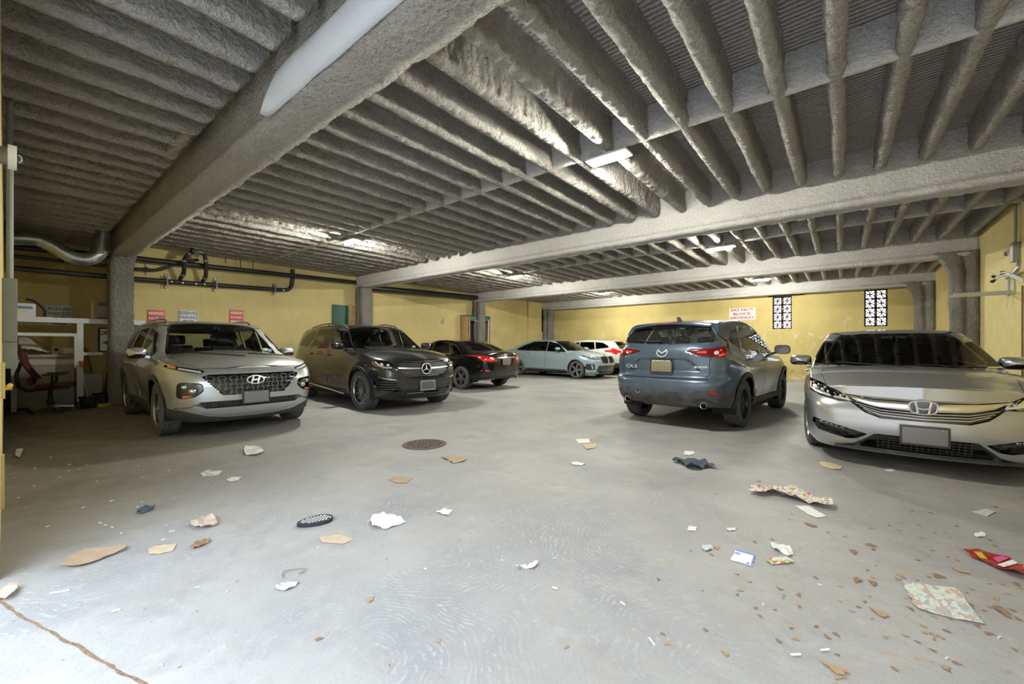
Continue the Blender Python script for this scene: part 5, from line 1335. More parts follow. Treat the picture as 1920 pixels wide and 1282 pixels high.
    for k in range(4):
        a=.24+.13*k; zz=1.46-.10*k; b=MB()
        c.drape(b,'side',[(a,zz),(a+.085,zz-.055),(a+.085,zz-.13),(a,zz-.075)],.004,.002,sgn=-1)
        b.build('window_sticker',mat('sticker_white',(.75,.76,.76),.5),c.root)
    wheels(c,'five_twin',.238,0,.235,face=M_RIMB,dark=M_RIMB); underbody(c)
    interior(c,-.05,.62,-.95,dash=(.95,1.05),mir=(.42,1.50))
    b=MB(); b.tube([(-2.0,.57,.385),(-1.6,.50,.36),(-.9,.2,.30)],.03,8); b.tube([(-2.0,-.57,.385),(-1.7,-.50,.36),(-.9,-.2,.30)],.03,8); b.box((-2.0,0,.40),(.3,.7,.16),None,0,.04); b.build('exhaust_pipes',M_DISC,c.root)
    return c

def honda():
    hw=.925
    S=dict(hw=hw,ax=(1.3875,-1.3875),wr=.335,arch=.375,flare=.016,kf=.26,kr=.26,crown=.06,tum=(.28,.34),xmid=-.4,scoop=.02,
      nose=[(.15,2.27),(.20,2.33),(.30,2.38),(.42,2.40),(.52,2.395),(.62,2.37),(.70,2.31),(.76,2.22),(.82,2.1)],
      tail=[(.3,-2.35),(.45,-2.47),(.65,-2.49),(.85,-2.46),(1.0,-2.40)],
      E=[(-2.49,.97),(-2,.98),(-1.2,.97),(-.3,.955),(.6,.945),(1.2,.93),(1.6,.895),(1.95,.83),(2.2,.76),(2.40,.705)],
      zb=[(-2.49,.30),(-2,.26),(-1,.19),(1,.19),(1.95,.18),(2.40,.15)],
      deck=[(-2.4,.97),(-2.3,1.05),(-1.9,1.06),(-1.4,1.05),(-1,.98),(.6,.96),(1.0,1.0),(1.3,.985),(1.6,.945),(1.9,.88),(2.1,.805),(2.25,.74),(2.32,.71)],
      green=[(-2.4,.86),(-2.05,1.04),(-1.7,1.20),(-1.3,1.355),(-.9,1.435),(-.5,1.465),(-.15,1.465),(.12,1.44),(.35,1.375),(.70,1.205),(1.08,1.005),(1.4,.83)],
      prear=[(0,0),(.02,.4),(.08,.64),(.2,.79),(.40,.87)],pside=[(-1.55,.915),(-.7,.925),(.6,.925),(1.4,.915)],
      pfront=[(.52,.905),(.30,.875),(.17,.82),(.09,.70),(.045,.5),(.013,.25),(0,0)],sec=[(0,.93),(.10,.96),(.30,.97),(.55,.985),(.76,1.0),(.9,.985),(1,.95)],N=210,J=44,relax=2,
      crease=[([(-2.3,.88),(0,.80),(1.7,.83)],.012,.045,-2.2,1.6)])
    P=mat_paint('paint_silver',(.53,.555,.58),.75,.30,dust=.10,dustc=(.46,.45,.41))
    c=Car(S,'silver sedan facing the camera at the right edge of the picture, blank plate',(.515,7.83,0),R(-88.0),P)
    z=.335
    c.region('front_door','side',[(1.02,.98),(.38,1.36),(-.02,1.43),(-.06,.38),(.06,.27),(.88,.27),(.98,.6)],both=True,lim=.45)
    c.region('rear_door','side',[(-.02,1.43),(-.85,1.40),(-1.20,1.10),(-1.10,.72),(-1.0,.5),(-.9,.33),(-.86,.27),(-.06,.27)],both=True,lim=.45)
    c.region('side_window','side',[(.95,.985),(.42,1.29),(.0,1.375),(.0,.985)],M_DARKG,both=True,lim=.35,ring=.016,ring_m=M_CHR,rnd=1)
    c.region('side_window','side',[(-.06,1.378),(-.85,1.355),(-1.35,1.10),(-1.30,1.02),(-.06,.99)],M_DARKG,both=True,lim=.35,ring=.016,ring_m=M_CHR,rnd=1)
    c.region('windshield','front',[(-.775,1.00),(-.4,.985),(.4,.985),(.775,1.00),(.575,1.385),(.3,1.405),(-.3,1.405),(-.575,1.385)],mat_glass('windshield_dark',(.22,.23,.23),1.5),lim=.0,ring=.022,ring_m=M_BLK,rnd=2)
    c.region('rear_window','rear',[(-.68,1.09),(.68,1.09),(.50,1.38),(-.50,1.38)],M_DARKG,lim=-.7,ring=.02,ring_m=M_BLK,rnd=2)
    c.region('hood','top',[(1.12,-.72),(1.12,.72),(1.6,.77),(1.95,.73),(2.12,.62),(2.235,.42),(2.285,.2),(2.30,0),(2.285,-.2),(2.235,-.42),(2.12,-.62),(1.95,-.73),(1.6,-.77)],lim=.6,ring=.005)
    for xa in S['ax']: c.region('hole','side',circ(xa,z,.378),both=True,lim=.4,hole=True)
    GR=[(-.60,.735),(-.35,.70),(0,.69),(.35,.70),(.60,.735),(.53,.655),(.42,.56),(.30,.515),(-.30,.515),(-.42,.56),(-.53,.655)]
    c.region('grille_backing','front',GR,M_BLK,lim=1.7,ring=.012,ring_m=M_BLK,push=.03)
    HL=[(.49,.66),(.53,.70),(.64,.765),(.78,.825),(.875,.86),(.895,.82),(.885,.74),(.80,.70),(.62,.655)]
    c.region('headlight','front',HL,M_LAMPD,lim=1.4,both=True,ring=.010,push=.03)
    LG=[(-.33,.36),(.33,.36),(.36,.34),(.47,.24),(.44,.19),(-.44,.19),(-.47,.24),(-.36,.34)]
    c.region('lower_intake','front',LG,M_BLK,lim=1.7,ring=.012,push=.06)
    FG=[(.40,.345),(.62,.405),(.84,.455),(.85,.40),(.80,.33),(.56,.275),(.48,.285)]
    c.region('fog_surround','front',FG,M_BLK,lim=1.5,both=True,ring=.014,push=.045)
    objs=c.finish()
    for i,sg in enumerate((1,-1)):
        h=objs['headlight'][i]
        b=MB(); c.drape(b,'front',[(a*sg,d) for a,d in HL],-.006,.004); b.build('lens',M_LENS,h)
        b=MB()
        for k in range(6):
            a=.55+.052*k; d=.685+.016*k; p,_=c.hit('front',a*sg,d); b.ball(p-Vector((.022,0,0)),(.02,.022,.022),12)
            p,_=c.hit('front',(a+.03)*sg,d+.045); b.ball(p-Vector((.022,0,0)),(.015,.018,.014),10)
        c.strip(b,'front',[(.53*sg,.69),(.70*sg,.735),(.85*sg,.785)],.10,-.045,.012); b.build('led_cluster',M_REFL,h)
        b=MB(); c.strip(b,'front',[(.53*sg,.672),(.70*sg,.705),(.82*sg,.735),(.868*sg,.76),(.868*sg,.82)],.014,-.012,.010,sub=.04); b.build('led_strip',M_WHT,h)
        b=MB(); c.strip(b,'front',[(.884*sg,.76),(.888*sg,.84)],.014,-.004,.008); b.build('turn_lens',M_AMB,h)
        f=objs['fog_surround'][i]
        for k in range(5): b=MB(); p,_=c.hit('front',(.60+.042*k)*sg,.375+.010*k); b.box(p+Vector((-.022,0,0)),(.02,.034,.030),None,0,.006); b.build('fog_light',M_WHT,f)
        b=MB()
        for k in range(3): c.strip(b,'front',[(.56*sg,.30+.018*k),(.80*sg,.345+.018*k)],.006,-.03,.012)
        b.build('fog_mesh',M_PLAS,f)
        b=MB(); c.strip(b,'front',[(.50*sg,.345),(.66*sg,.385),(.82*sg,.425)],.02,-.008,.016); b.build('fog_blade',M_PLAS,f)
        b=MB(); c.strip(b,'front',[(.34*sg,.355),(.50*sg,.22),(.62*sg,.185)],.02,-.002,.012); b.build('intake_frame',M_BLK,c.root)
    # chrome wing sweeping across, thin lower bars, H badge
    b=MB(); 
    top=[(-.60,.728),(-.35,.695),(0,.685),(.35,.695),(.60,.728)]; bot=[(.50,.665),(.3,.62),(.0,.605),(-.3,.62),(-.50,.665)]
    
    n=44; vs=[]; ft=pch(sorted(top)); fb=pch(sorted(bot))
    for i in range(n+1):
        t=-1+2*i/n
        for j in range(5):
            v=j/4; a=t*(.60+(.50-.60)*v); zt_=float(ft(t*.60)); zb_=float(fb(t*.50)); d=zt_+(zb_-zt_)*v
            pp,_=c.hit('front',a,d); vs.append(pp+Vector((.012-.040*v,0,0)))
    m0=len(vs); vs+=[v-Vector((.02,0,0)) for v in vs]
    fs=[(i*5+j,i*5+j+1,(i+1)*5+j+1,(i+1)*5+j) for i in range(n) for j in range(4)]+[(m0+i*5+j,m0+(i+1)*5+j,m0+(i+1)*5+j+1,m0+i*5+j+1) for i in range(n) for j in range(4)]
    fs+=[(i*5,(i+1)*5,m0+(i+1)*5,m0+i*5) for i in range(n)]+[(i*5+4,m0+i*5+4,m0+(i+1)*5+4,(i+1)*5+4) for i in range(n)]
    b.add(vs,fs); b.build('grille_wing',M_CHR,c.root,angle=25)
    b=MB()
    for k,(zc,wd) in enumerate(((.592,.49),(.568,.46),(.544,.43))): c.strip(b,'front',[(-wd,zc+.055),(-.3,zc+.006),(0,zc-.006),(.3,zc+.006),(wd,zc+.055)],.008,-.010,.014)
    b.build('grille_bar',M_SIL,c.root)
    p,_=c.hit('front',0,.645); C=Vector((p.x+.012,0,.645))
    b=MB(); W=.088; H=.062
    fr=[(-W*1.02,H),(-W*1.12,0),(-W*.86,-H),(W*.86,-H),(W*1.12,0),(W*1.02,H)]; fr=smooth_poly(fr,3,2)
    b.tube([C+Vector((.004,a,d)) for a,d in fr],.0075,8,closed=True)
    b.prism(fr,C-Vector((.012,0,0)),(0,1,0),(0,0,1),(1,0,0),.006,1)
    for sg in(1,-1): b.tube([C+Vector((.006,sg*W*.62,H*.86)),C+Vector((.010,sg*W*.50,0)),C+Vector((.006,sg*W*.42,-H*.86))],[.013,.010,.012],8)
    b.tube([C+Vector((.010,-W*.5,-.004)),C+Vector((.012,0,-.014)),C+Vector((.010,W*.5,-.004))],.010,8)
    b.build('emblem',[M_BADGE,M_BLK],c.root)
    plate(c,'front',.0,.387,.31,.155,mat('plate_warm_grey',(.24,.235,.245),.5),mat('plate_frame_black',(.06,.06,.07),.4),.03)
    b=MB()
    for k in range(5): c.strip(b,'front',[(-.33,.225+k*.026),(.33,.225+k*.026)],.007,-.035,.012)
    for k in range(-8,9): c.strip(b,'front',[(k*.04,.21),(k*.04,.345)],.006,-.038,.010)
    b.build('intake_mesh',M_PLAS,c.root)
    b=MB(); c.strip(b,'front',[(-.66,.175),(-.45,.195),(0,.190),(.45,.195),(.66,.175)],.034,.004,.02); b.build('front_splitter',mat('splitter_dark',(.06,.07,.08),.25,coat=.8),c.root)
    b=MB(); p,_=c.hit('top',-1.1,0); b.prism([(-.09,0),(.06,0),(.075,.045),(.055,.06),(0,.03)],p+Vector((0,-.02,-.005)),(-1,0,0),(0,0,1),(0,1,0),.04); b.build('antenna_fin',P,c.root)
    mirror(c,.66,1.0,1.035,(.16,.25,.145),P,low=True); handles(c,[(.0,.86),(-1.0,.88)],P)
    wheels(c,'ten',.235,7,.23); underbody(c); interior(c,-.05,.46,-1.0,dash=(.95,.90),mir=(.42,1.32))
    for pts in (((.70,.985),(.15,1.01)),((.05,.985),(-.6,1.02))): wiper(c,'front',pts)
    # blue air freshener hanging from the mirror
    e=empty('air_freshener',(.46,.02,1.20),parent=c.root)
    b=MB(); b.lathe([(0,.05),(.012,.045),(.014,.03),(.028,.012),(.036,-.015),(.030,-.04),(.018,-.05),(.026,-.065),(0,-.068)],16,'z',(0,0,0)); b.tube([(.0,0,.045),(.05,0,.12)],.0015,4); o=b.build('pendant',mat('freshener_blue',(.03,.75,1.0),.4),e)
    return c
CARS=[hyundai(),gle(),q50(),bmw(),whitecar(),mazda(),honda()]
# ================================================================= FITTINGS AND CLUTTER
M_PIPE=mat('pipe_black',(.028,.029,.031),.4,.2); M_CLAMP=mat('clamp_zinc',(.30,.30,.29),.5,.6); M_DUCT=mat('duct_galvanised',(.42,.45,.46),.32,.85,noise_amt=.15,nscale=5)
M_WFR=mat('frame_white',(.62,.66,.70),.5); M_CARD=mat('cardboard',(.42,.29,.17),.85,noise_amt=.15,nscale=12); M_PAPER=mat('paper_white',(.72,.72,.70),.8,noise_amt=.08,nscale=25)
M_RSIGN=mat('sign_red',(.62,.085,.07),.5); M_WSIGN=mat('sign_white',(.74,.75,.72),.5); M_BLUE=mat('sign_blue',(.03,.10,.42),.5); M_NAVY=mat('letter_navy',(.10,.12,.30),.5); M_LW=mat('letter_white',(.85,.85,.85),.5)
M_DRED=mat('letter_darkred',(.30,.03,.04),.5); M_GREEN=mat('painted_green',(.015,.10,.07),.5); M_WOOD=mat('timber_tan',(.48,.33,.16),.75,noise_amt=.2,nscale=7)
XW=XL+.012
def on_wall(px,py,off=.0): return on_x(px,py,XL+off)
# ---- signs on the left wall. text faces +X
def wall_sign(name,x0,y0,x1,h,m,label,lines,group=None,X=None):
    X=X or XL; a=on_x(x0,y0,X+.02); b=on_x(x1,y0,X+.02); zt=a.z; w=b.y-a.y; cy=(a.y+b.y)/2
    e=empty(name,(X,cy,zt-h/2),0,label,'sign',group)
    b_=MB(); b_.box((.012,0,0),(.006,w,h),None,0,.003); b_.build('sign_plate',m,e)
    for (t,sz,dz,mm,sx) in lines:
        text_obj('lettering',t,sz,mm,e,(.017,0,h/2-dz),(R(90),0,R(90)),.0008,.002,sx=sx)
    return e,w,h
for x0,x1,lab in ((277,310,'red reserved parking sign on the yellow wall, just right of the rough column'),(431,456.5,'red reserved parking sign on the yellow wall, right of the white one')):
    e,w,h=wall_sign('parking_sign',x0,580.5,x1,.62,M_RSIGN,lab,[('RESERVED',.082,.075,M_LW,.74),('Auto Finance',.066,.185,M_LW,.76),('PARKING',.082,.30,M_LW,.78),('ONLY',.082,.40,M_LW,.95)])
def reserved(x0,y0,x1,h,lab,X=None):
    e,w,h=wall_sign('parking_sign',x0,y0,x1,h,M_WSIGN,lab,[('RESERVED',.105,.085,M_NAVY,.72),('PARKING',.105,.19,M_NAVY,.74)],X=X)
    b=MB(); 
    for (c,d) in (((.017,0,h/2-.012),(.002,w-.03,.008)),((.017,0,-h/2+.012),(.002,w-.03,.008)),((.017,w/2-.015,0),(.002,.008,h-.03)),((.017,-w/2+.015,0),(.002,.008,h-.03))): b.box(c,d)
    b.build('sign_border',M_NAVY,e)
    s=min(.17,h*.4); b=MB(); b.box((.017,0,h/2-.25-s/2),(.002,s*1.2,s)); b.build('symbol_panel',M_BLUE,e)
    cz=h/2-.25-s/2
    b=MB(); b.tube([(.019,.0+s*.22*math.cos(R(a)),cz-s*.12+s*.22*math.sin(R(a))) for a in range(-200,80,20)],.008,6); b.ball((.019,-.01,cz+s*.38),(.004,.014,.014),8)
    b.bar((.019,-.008,cz+s*.3),(.019,0,cz-.0),.006,.012); b.bar((.019,0,cz),(.019,s*.28,cz),.006,.012); b.bar((.019,s*.28,cz),(.019,s*.34,cz-s*.3),.006,.012); b.build('wheelchair_symbol',M_LW,e)
    return e
reserved(335,579.5,371,.50,'white reserved parking sign with blue wheelchair symbol, between the two red signs')
reserved(85,570.5,137.5,.46,'white reserved parking sign partly behind the white rack top rail',XL0)
# no blocking sign on the back wall
a=on_y(1367.5,578.5,YB); b_=on_y(1416.5,600.5,YB); w=b_.x-a.x; h=a.z-on_y(1367.5,600.5,YB).z
e=empty('wall_sign',((a.x+b_.x)/2,YB,a.z-h/2-.0),0,'white sign with dark red capitals on the back wall, left of the block windows','sign')
b=MB(); b.box((0,-.012,0),(w,.008,h),None,0,.003); b.build('sign_plate',M_WSIGN,e)
for t,dz in (('DO NOT',.17),('BLOCK',.5),('DRIVEWAY',.83)): text_obj('lettering',t,h*.30,M_DRED,e,(0,-.018,h/2-h*dz),(R(90),0,0),.001,.004,sx=1.40 if t!='DRIVEWAY' else 1.18)
# peeled patch
p=on_wall(830,602,.01); b=MB(); b.prism([(-.10,-.02),(-.04,.02),(.0,.11),(.05,.12),(.07,-.10),(-.03,-.11)],p,(0,1,0),(0,0,1),(1,0,0),.004)
tag(b.build('torn_paper',mat('paper_bluegrey',(.25,.32,.38),.8)),'small torn blue grey paper scrap stuck high on the left wall','paper')
# green board and plank by the second column
a=on_wall(623,570.5,.03); c=on_wall(652,570.5,.03)
b=MB(); b.box((XL+.03,(a.y+c.y)/2,a.z-.5),(.03,c.y-a.y,1.0),None,0,.004); tag(b.build('green_board',M_GREEN),'dark green board on the left wall beside a timber plank','board')
a=on_wall(653,572,.05); c=on_wall(667,572,.05)
b=MB(); b.box((XL+.05,(a.y+c.y)/2,a.z/2),(.05,c.y-a.y,a.z),None,0,.004); tag(b.build('timber_plank',M_WOOD),'upright tan timber plank between the green board and the column','plank')
a=on_wall(693,576,.03)
b=MB(); b.box((XL+.03,a.y,a.z/2),(.03,.04,a.z)); tag(b.build('thin_batten',mat('batten_yellow',(.60,.50,.25),.7)),'thin pale batten on the wall right of the second column','batten')
# dark rack behind the third column
a=on_wall(873,590,.30); c=on_wall(917,590,.30); y0,y1=a.y,c.y; zt=a.z
e=empty('storage_rack',(XL,(y0+y1)/2,0),0,'tall dark green storage rack on the left wall, partly behind the third column','rack')
L=y1-y0; b=MB()
for yy in(-L/2+.02,-L/2+.17,L/2-.02): b.box((.20,yy,zt/2),(.36,.035,zt),None,0,.004)
b.build('upright',M_WOOD,e)
b=MB(); b.box((.03,0,zt/2),(.03,L,zt)); b.box((.2,0,zt-.02),(.36,L,.03)); b.build('back_panel',mat('rack_dark',(.03,.035,.05),.7),e)
b=MB(); b.box((.37,.09,zt-.12),(.02,L-.24,.22)); b.build('header_board',M_GREEN,e)
b=MB()
for k in range(3): b.box((.382,-.22+.11*k,zt-.23),(.004,.07,.03))
b.build('header_marks',M_WSIGN,e)
for k,zz in enumerate((.5,1.0)): b=MB(); b.box((.2,0,zz),(.34,L-.06,.03)); b.build('shelf',M_WOOD,e)
b=MB(); p=Vector((XL+.30,(y0+y1)/2+.05,0)); b.bar(p+Vector((0,-.12,1.02)),p+Vector((0,.03,1.60)),.04,.05); b.bar(p+Vector((0,.20,1.02)),p+Vector((0,.03,1.60)),.04,.05); b.bar(p+Vector((0,-.06,1.25)),p+Vector((0,.12,1.25)),.03,.04)
tag(b.build('folding_trestle',mat('trestle_yellow',(.65,.42,.08),.6)),'yellow wooden trestle standing on the green rack shelf','trestle')
a=on_wall(915,600,.38); b=MB(); b.tube([(XL+.42,a.y-.03,.0),(XL+.42,a.y-.05,1.2),(XL+.44,a.y-.02,a.z)],.022,8); tag(b.build('white_pole',M_PAPER),'white pole leaning at the right end of the green rack','pole')

# ---- pipes on the left wall
def pipe_pts(l,off): return [on_wall(px,py,off) for px,py in l]
def rounded(P,r=.12,n=5):
    P=[Vector(p) for p in P]; o=[P[0]]
    for i in range(1,len(P)-1):
        a=P[i]+(P[i-1]-P[i]).normalized()*min(r,(P[i-1]-P[i]).length*.45); c=P[i]+(P[i+1]-P[i]).normalized()*min(r,(P[i+1]-P[i]).length*.45)
        for k in range(n+1): t=k/n; o.append(a*(1-t)**2+P[i]*2*t*(1-t)+c*t*t)
    o.append(P[-1]); return o
def collars(b,P,r,m=1,L=.05):
    for p,d in P: d=Vector(d).normalized(); b.tube([p-d*L/2,p+d*L/2],r,12,m)
e=empty('drain_pipe',on_wall(25,503,.1),0,'long thick black drain pipe low on the left wall, turning up at its right end','pipe')
def rel(e,P): return [p-e.location for p in P]
b=MB(); b.tube(rel(e,rounded(pipe_pts([(20,502),(212,519.5),(248,522.5),(400,534),(545,544.5),(549,522),(549,505)],.12),.2)),.052,12); b.build('pipe_run',M_PIPE,e)
for q in ((322,528),(343,530),(368,532),(384,533),(532,544)): b=MB(); p=on_wall(q[0],q[1],.175)-e.location; b.ball(p,(.012,.022,.022),8); b.build('bolt_cap',M_LW,e)
for q in ((311,527),(403,534),(512,542)):
    b=MB(); p=on_wall(q[0],q[1],.02)-e.location; b.box(p,(.04,.04,.34)); b.tube([p+Vector((.15,0,.15)),p+Vector((.15,0,-.15))],.012,6); b.box(p+Vector((.08,0,.08)),(.14,.035,.03)); b.box(p+Vector((.08,0,-.08)),(.14,.035,.03)); b.build('pipe_bracket',M_CLAMP,e)
e=empty('branch_pipe',on_wall(25,481,.14),0,'thinner black pipe on the left wall with a gentle rise near the valves','pipe')
b=MB(); b.tube(rel(e,rounded(pipe_pts([(20,479),(212,500),(250,503.5),(297,507.5),(335,492),(372,487)],.16),.15)),.034,10); b.build('pipe_run',M_PIPE,e)
for q in ((275,505),): b=MB(); p=on_wall(q[0],q[1],.02)-e.location; b.box(p,(.03,.03,.26)); b.box(p+Vector((.08,0,.03)),(.16,.03,.03)); b.build('pipe_bracket',M_CLAMP,e)
e=empty('main_pipe',on_wall(25,463,.2),0,'upper thick black pipe under the joists along the whole left wall','pipe')
b=MB(); b.tube(rel(e,pipe_pts([(20,462),(252,484),(417,502.5),(667,529)],.22)),.058,12); b.build('pipe_run',M_PIPE,e)
for q in ((451,505),(474,508),(423,496)): b=MB(); p=on_wall(q[0],q[1]-3,.22)-e.location; b.tube([p,p+Vector((0,0,.30))],.01,6); b.build('hanger_rod',M_PIPE,e)
def riser(pts,lab,r=.042):
    e=empty('riser_pipe',on_wall(pts[0][0],pts[0][1],.25),0,lab,'pipe')
    P=rounded([on_wall(a,c,o) for a,c,o in pts],.08); b=MB(); b.tube(rel(e,P),r,10); b.build('pipe_run',M_PIPE,e)
    for k in(2,len(P)//2,len(P)-3):
        d=(P[min(k+1,len(P)-1)]-P[k-1]).normalized(); b=MB(); b.tube([P[k]-e.location-d*.025,P[k]-e.location+d*.025],r*1.25,10); b.build('coupling',M_CLAMP,e)
riser([(370,466,.55),(352,478,.50),(345,487,.45),(345,512,.3),(337,524,.14)],'left bent black riser pipe joining the upper and lower wall pipes')
riser([(372,466,.55),(382,474,.50),(386,487,.45),(386,518,.3),(379,530,.14)],'right bent black riser pipe joining the upper and lower wall pipes')
p=on_wall(369,470,.55); e=empty('valve_box',p,0,'black valve body hanging from the joists where both riser pipes start','valve')
b=MB(); b.box((0,0,0),(.16,.22,.14),None,0,.03); b.tube([(0,0,0),(0,0,.30)],.03,8); b.build('valve_body',M_PIPE,e); b=MB(); b.lathe([(0,0),(.06,.0),(.06,.02),(0,.02)],16,'x',(.09,-.03,-.10)); b.build('valve_cap',M_PIPE,e)
a=on_wall(692,543,.25); c=on_wall(894,561,.25)
e=empty('ceiling_duct',a,0,'long black duct under the joists between the second and third columns','duct')
b=MB(); b.tube(rel(e,[a+Vector((0,0,.06)),c+Vector((0,0,.06))]),.10,12); b.build('duct_run',M_PIPE,e)
for t in (.25,.35,.55,.8): b=MB(); p=a.lerp(c,t)-e.location; b.tube([p,p+Vector((0,0,.28))],.008,6); b.build('hanger_rod',M_CLAMP,e)
# galvanised duct
P=[on_wall(q[0],q[1],.75) for q in ((18,446),(72,447),(104,463),(136,484),(166,488),(188,474),(193,446),(193,430))]
e=empty('vent_duct',P[0],0,'shiny galvanised ventilation duct with a U bend in the upper left corner','duct')
Q=rounded(P,.22,6); b=MB(); b.tube(rel(e,Q),.125,20); b.build('duct_run',M_DUCT,e)
for k in range(2,len(Q)-1,3):
    d=(Q[k+1]-Q[k-1]).normalized(); b=MB(); b.tube([Q[k]-e.location-d*.008,Q[k]-e.location+d*.008],.133,20); b.build('duct_seam',M_DUCT,e)

# ---- left corner: white rack frames with things on them
yW=lambda px,off=1.12: on_x(px,600,XL0+off).y
def zW(px,py,off=1.12): return on_x(px,py,XL0+off).z
e=empty('display_rack',(XL0+1.12,yW(32),0),0,'white rack frame standing along the left wall behind the office chair','rack')
X0=XL0+1.12; ex=e.location
def fr(p,q,w=.06,h=.10,name='rail'):
    b=MB(); b.bar(Vector(p)-ex,Vector(q)-ex,w,h); b.build(name,M_WFR,e,smooth=False)
zt=zW(100,600); ya,yb,yc=yW(26),yW(150),yW(272)
b=MB(); b.box(Vector((X0-.1,(ya+yc)/2,zt))-ex,(.34,yc-ya,.10)); b.build('top_board',M_WFR,e,smooth=False)
fr((X0,yb,0),(X0,yb,zt-.05),.09,.10,'post'); fr((X0,yc-.04,0),(X0,yc-.04,zt-.05),.07,.08,'post'); fr((X0,ya,0),(X0,ya,zt-.05),.07,.08,'post')
z2=zW(90,627); fr((X0+.02,ya,z2),(X0+.02,yW(146),z2),.04,.06); fr((X0+.02,yW(143),z2),(X0+.02,yW(143),zW(143,690)),.06,.05,'stile')
z3=zW(175,663); fr((X0,yb,z3),(X0,yW(192),z3),.05,.06)
# things on the top board
p=Vector((X0-.08,yW(44,1.0),zt+.05)); e2=empty('appliance_box',p,0,'white and blue box at the left end of the white rack top','box')
b=MB(); b.box((0,0,.125),(.25,.30,.25),None,0,.012); b.build('carton',M_WFR,e2); b=MB(); b.box((.128,.0,.17),(.004,.22,.05)); b.build('blue_print',mat('print_blue',(.15,.22,.55),.6),e2); b=MB(); b.box((.128,-.03,.10),(.004,.09,.045)); b.build('yellow_label',mat('label_yellow',(.75,.68,.10),.6),e2)
b=MB(); q=p+Vector((-.02,.22,0)); b.tube([q+Vector((0,-.20,.34)),q+Vector((0,-.10,.32)),q+Vector((0,0,.22)),q+Vector((0,.05,.12)),q+Vector((0,.045,.02))],.02,8); tag(b.build('black_hose',M_RUB),'curved black hose draped beside the white and blue box','hose')
p=Vector((X0-.12,yW(194),zt+.05)); e2=empty('picture_box',p,0,'grey boxed panel with a tan wooden edge leaning on the white rack top','box')
b=MB(); b.box((0,.04,.19),(.10,.34,.37),None,0,.006); b.build('panel',mat('panel_mauve',(.30,.26,.25),.7),e2); b=MB(); b.box((.0,-.155,.19),(.13,.05,.38)); b.build('wood_edge',M_WOOD,e2); b=MB(); b.box((.053,.05,.32),(.004,.26,.07)); b.build('dark_band',mat('band_dark',(.13,.12,.12),.7),e2); b=MB(); b.box((.053,.05,.03),(.004,.26,.04)); b.build('dark_band',mat('band_dark',(.13,.12,.12),.7),e2)
# open house sign
y0=on_x(187,615,XL0+1.09).y; y1=on_x(259,615,XL0+1.09).y; zt2=on_x(187,616,XL0+1.09).z; zb2=on_x(187,658,XL0+1.09).z; w=y1-y0; h=zt2-zb2
e=empty('house_sign',(XL0+1.08,(y0+y1)/2,(zt2+zb2)/2),0,'white open house sign with red letters and blue arrow behind the rough column','sign')
b=MB(); b.box((0,0,0),(.02,w,h)); b.build('sign_plate',M_WSIGN,e); b=MB()
for c_,d_ in (((.0,0,h/2+.01),(.04,w+.04,.03)),((0,0,-h/2-.01),(.04,w+.04,.03)),((0,w/2+.01,0),(.04,.03,h)),((0,-w/2-.01,0),(.04,.03,h))): b.box(c_,d_)
b.build('frame',M_RUB,e,smooth=False)
text_obj('lettering','OPEN HOUSE',.115,M_DRED,e,(.012,0,h*.30),(R(90),0,R(90)),.001,.005,sx=.88)
b=MB(); b.prism([(-.27,-.02),(-.13,.06),(-.16,0),(.2,.0),(.2,-.04),(-.16,-.04),(-.13,-.10)],(.012,0,-.04),(0,1,0),(0,0,1),(1,0,0),.003); b.build('arrow',M_BLUE,e)
# wrapped furniture under the rack
xf=XL0+.55
ya,yb=on_x(30,700,xf+.35).y,on_x(141,700,xf+.35).y; zt=on_x(90,664,xf+.35).z; 
e=empty('low_cabinet',(xf,(ya+yb)/2,0),0,'long pale grey cabinet with a stone-like top behind the office chair','cabinet')
L=yb-ya; b=MB(); b.box((0,0,zt*.5-.02),(.66,L,zt-.10),None,0,.02); b.build('carcass',mat('cabinet_grey',(.34,.33,.29),.45,noise_amt=.18,nscale=2),e)
b=MB(); b.box((.01,0,zt-.035),(.72,L+.04,.07),None,0,.02); b.build('worktop',mat('stone_top',(.38,.36,.31),.3,noise_amt=.3,nscale=4),e)
b=MB(); b.box((.335,0,zt-.16),(.012,L,.10)); b.box((.335,.1,zt*.45),(.012,.012,zt*.7)); b.build('front_trim',mat('trim_pale',(.50,.50,.48),.3),e,smooth=False)
# draped sheet above
n=26; vs=[];fs=[]
for i in range(n+1):
    for j in range(9):
        t=i/n; s_=j/8; y=ya+.03+(L*.57)*t; base=zt; hgt=(.36-.22*t+.06*math.sin(t*5))*(1-s_*.0)
        x=xf-.30+.50*s_; z=base+hgt*math.cos(s_*1.45)**.6+.012*noise.noise(Vector((t*9,s_*4,1)))*2
        vs.append((x,y,z+.004))
fs=[(i*9+j,(i+1)*9+j,(i+1)*9+j+1,i*9+j+1) for i in range(n) for j in range(8)]
o=mesh_obj('plastic_sheet',vs,fs,mat('sheet_white',(.58,.57,.52),.35)); tag(o,'rumpled white plastic sheet heaped on the pale grey cabinet top','sheet')
m_=o.modifiers.new('t','SOLIDIFY'); m_.thickness=.004
def carton(px0,px1,py0,py1,off,lab,m=M_CARD,dx=.25,lbl=None):
    a=on_x(px0,py1,XL0+off); c=on_x(px1,py0,XL0+off); e=empty('carton',(XL0+off-dx/2,(a.y+c.y)/2,zt+.002),0,lab,'box'); H=c.z-a.z
    b=MB(); b.box((0,0,H/2),(dx,c.y-a.y,H),None,0,.004); b.build('box_body',m,e)
    if lbl: b=MB(); b.box((dx/2+.001,.02,H*.5),(.002,(c.y-a.y)*.7,H*.75)); b.build('label_panel',lbl,e)
    else: b=MB(); b.lathe([(0,0),(.03,0)],14,'x',(dx/2+.002,0,H*.5)); b.build('hand_hole',M_RUB,e)
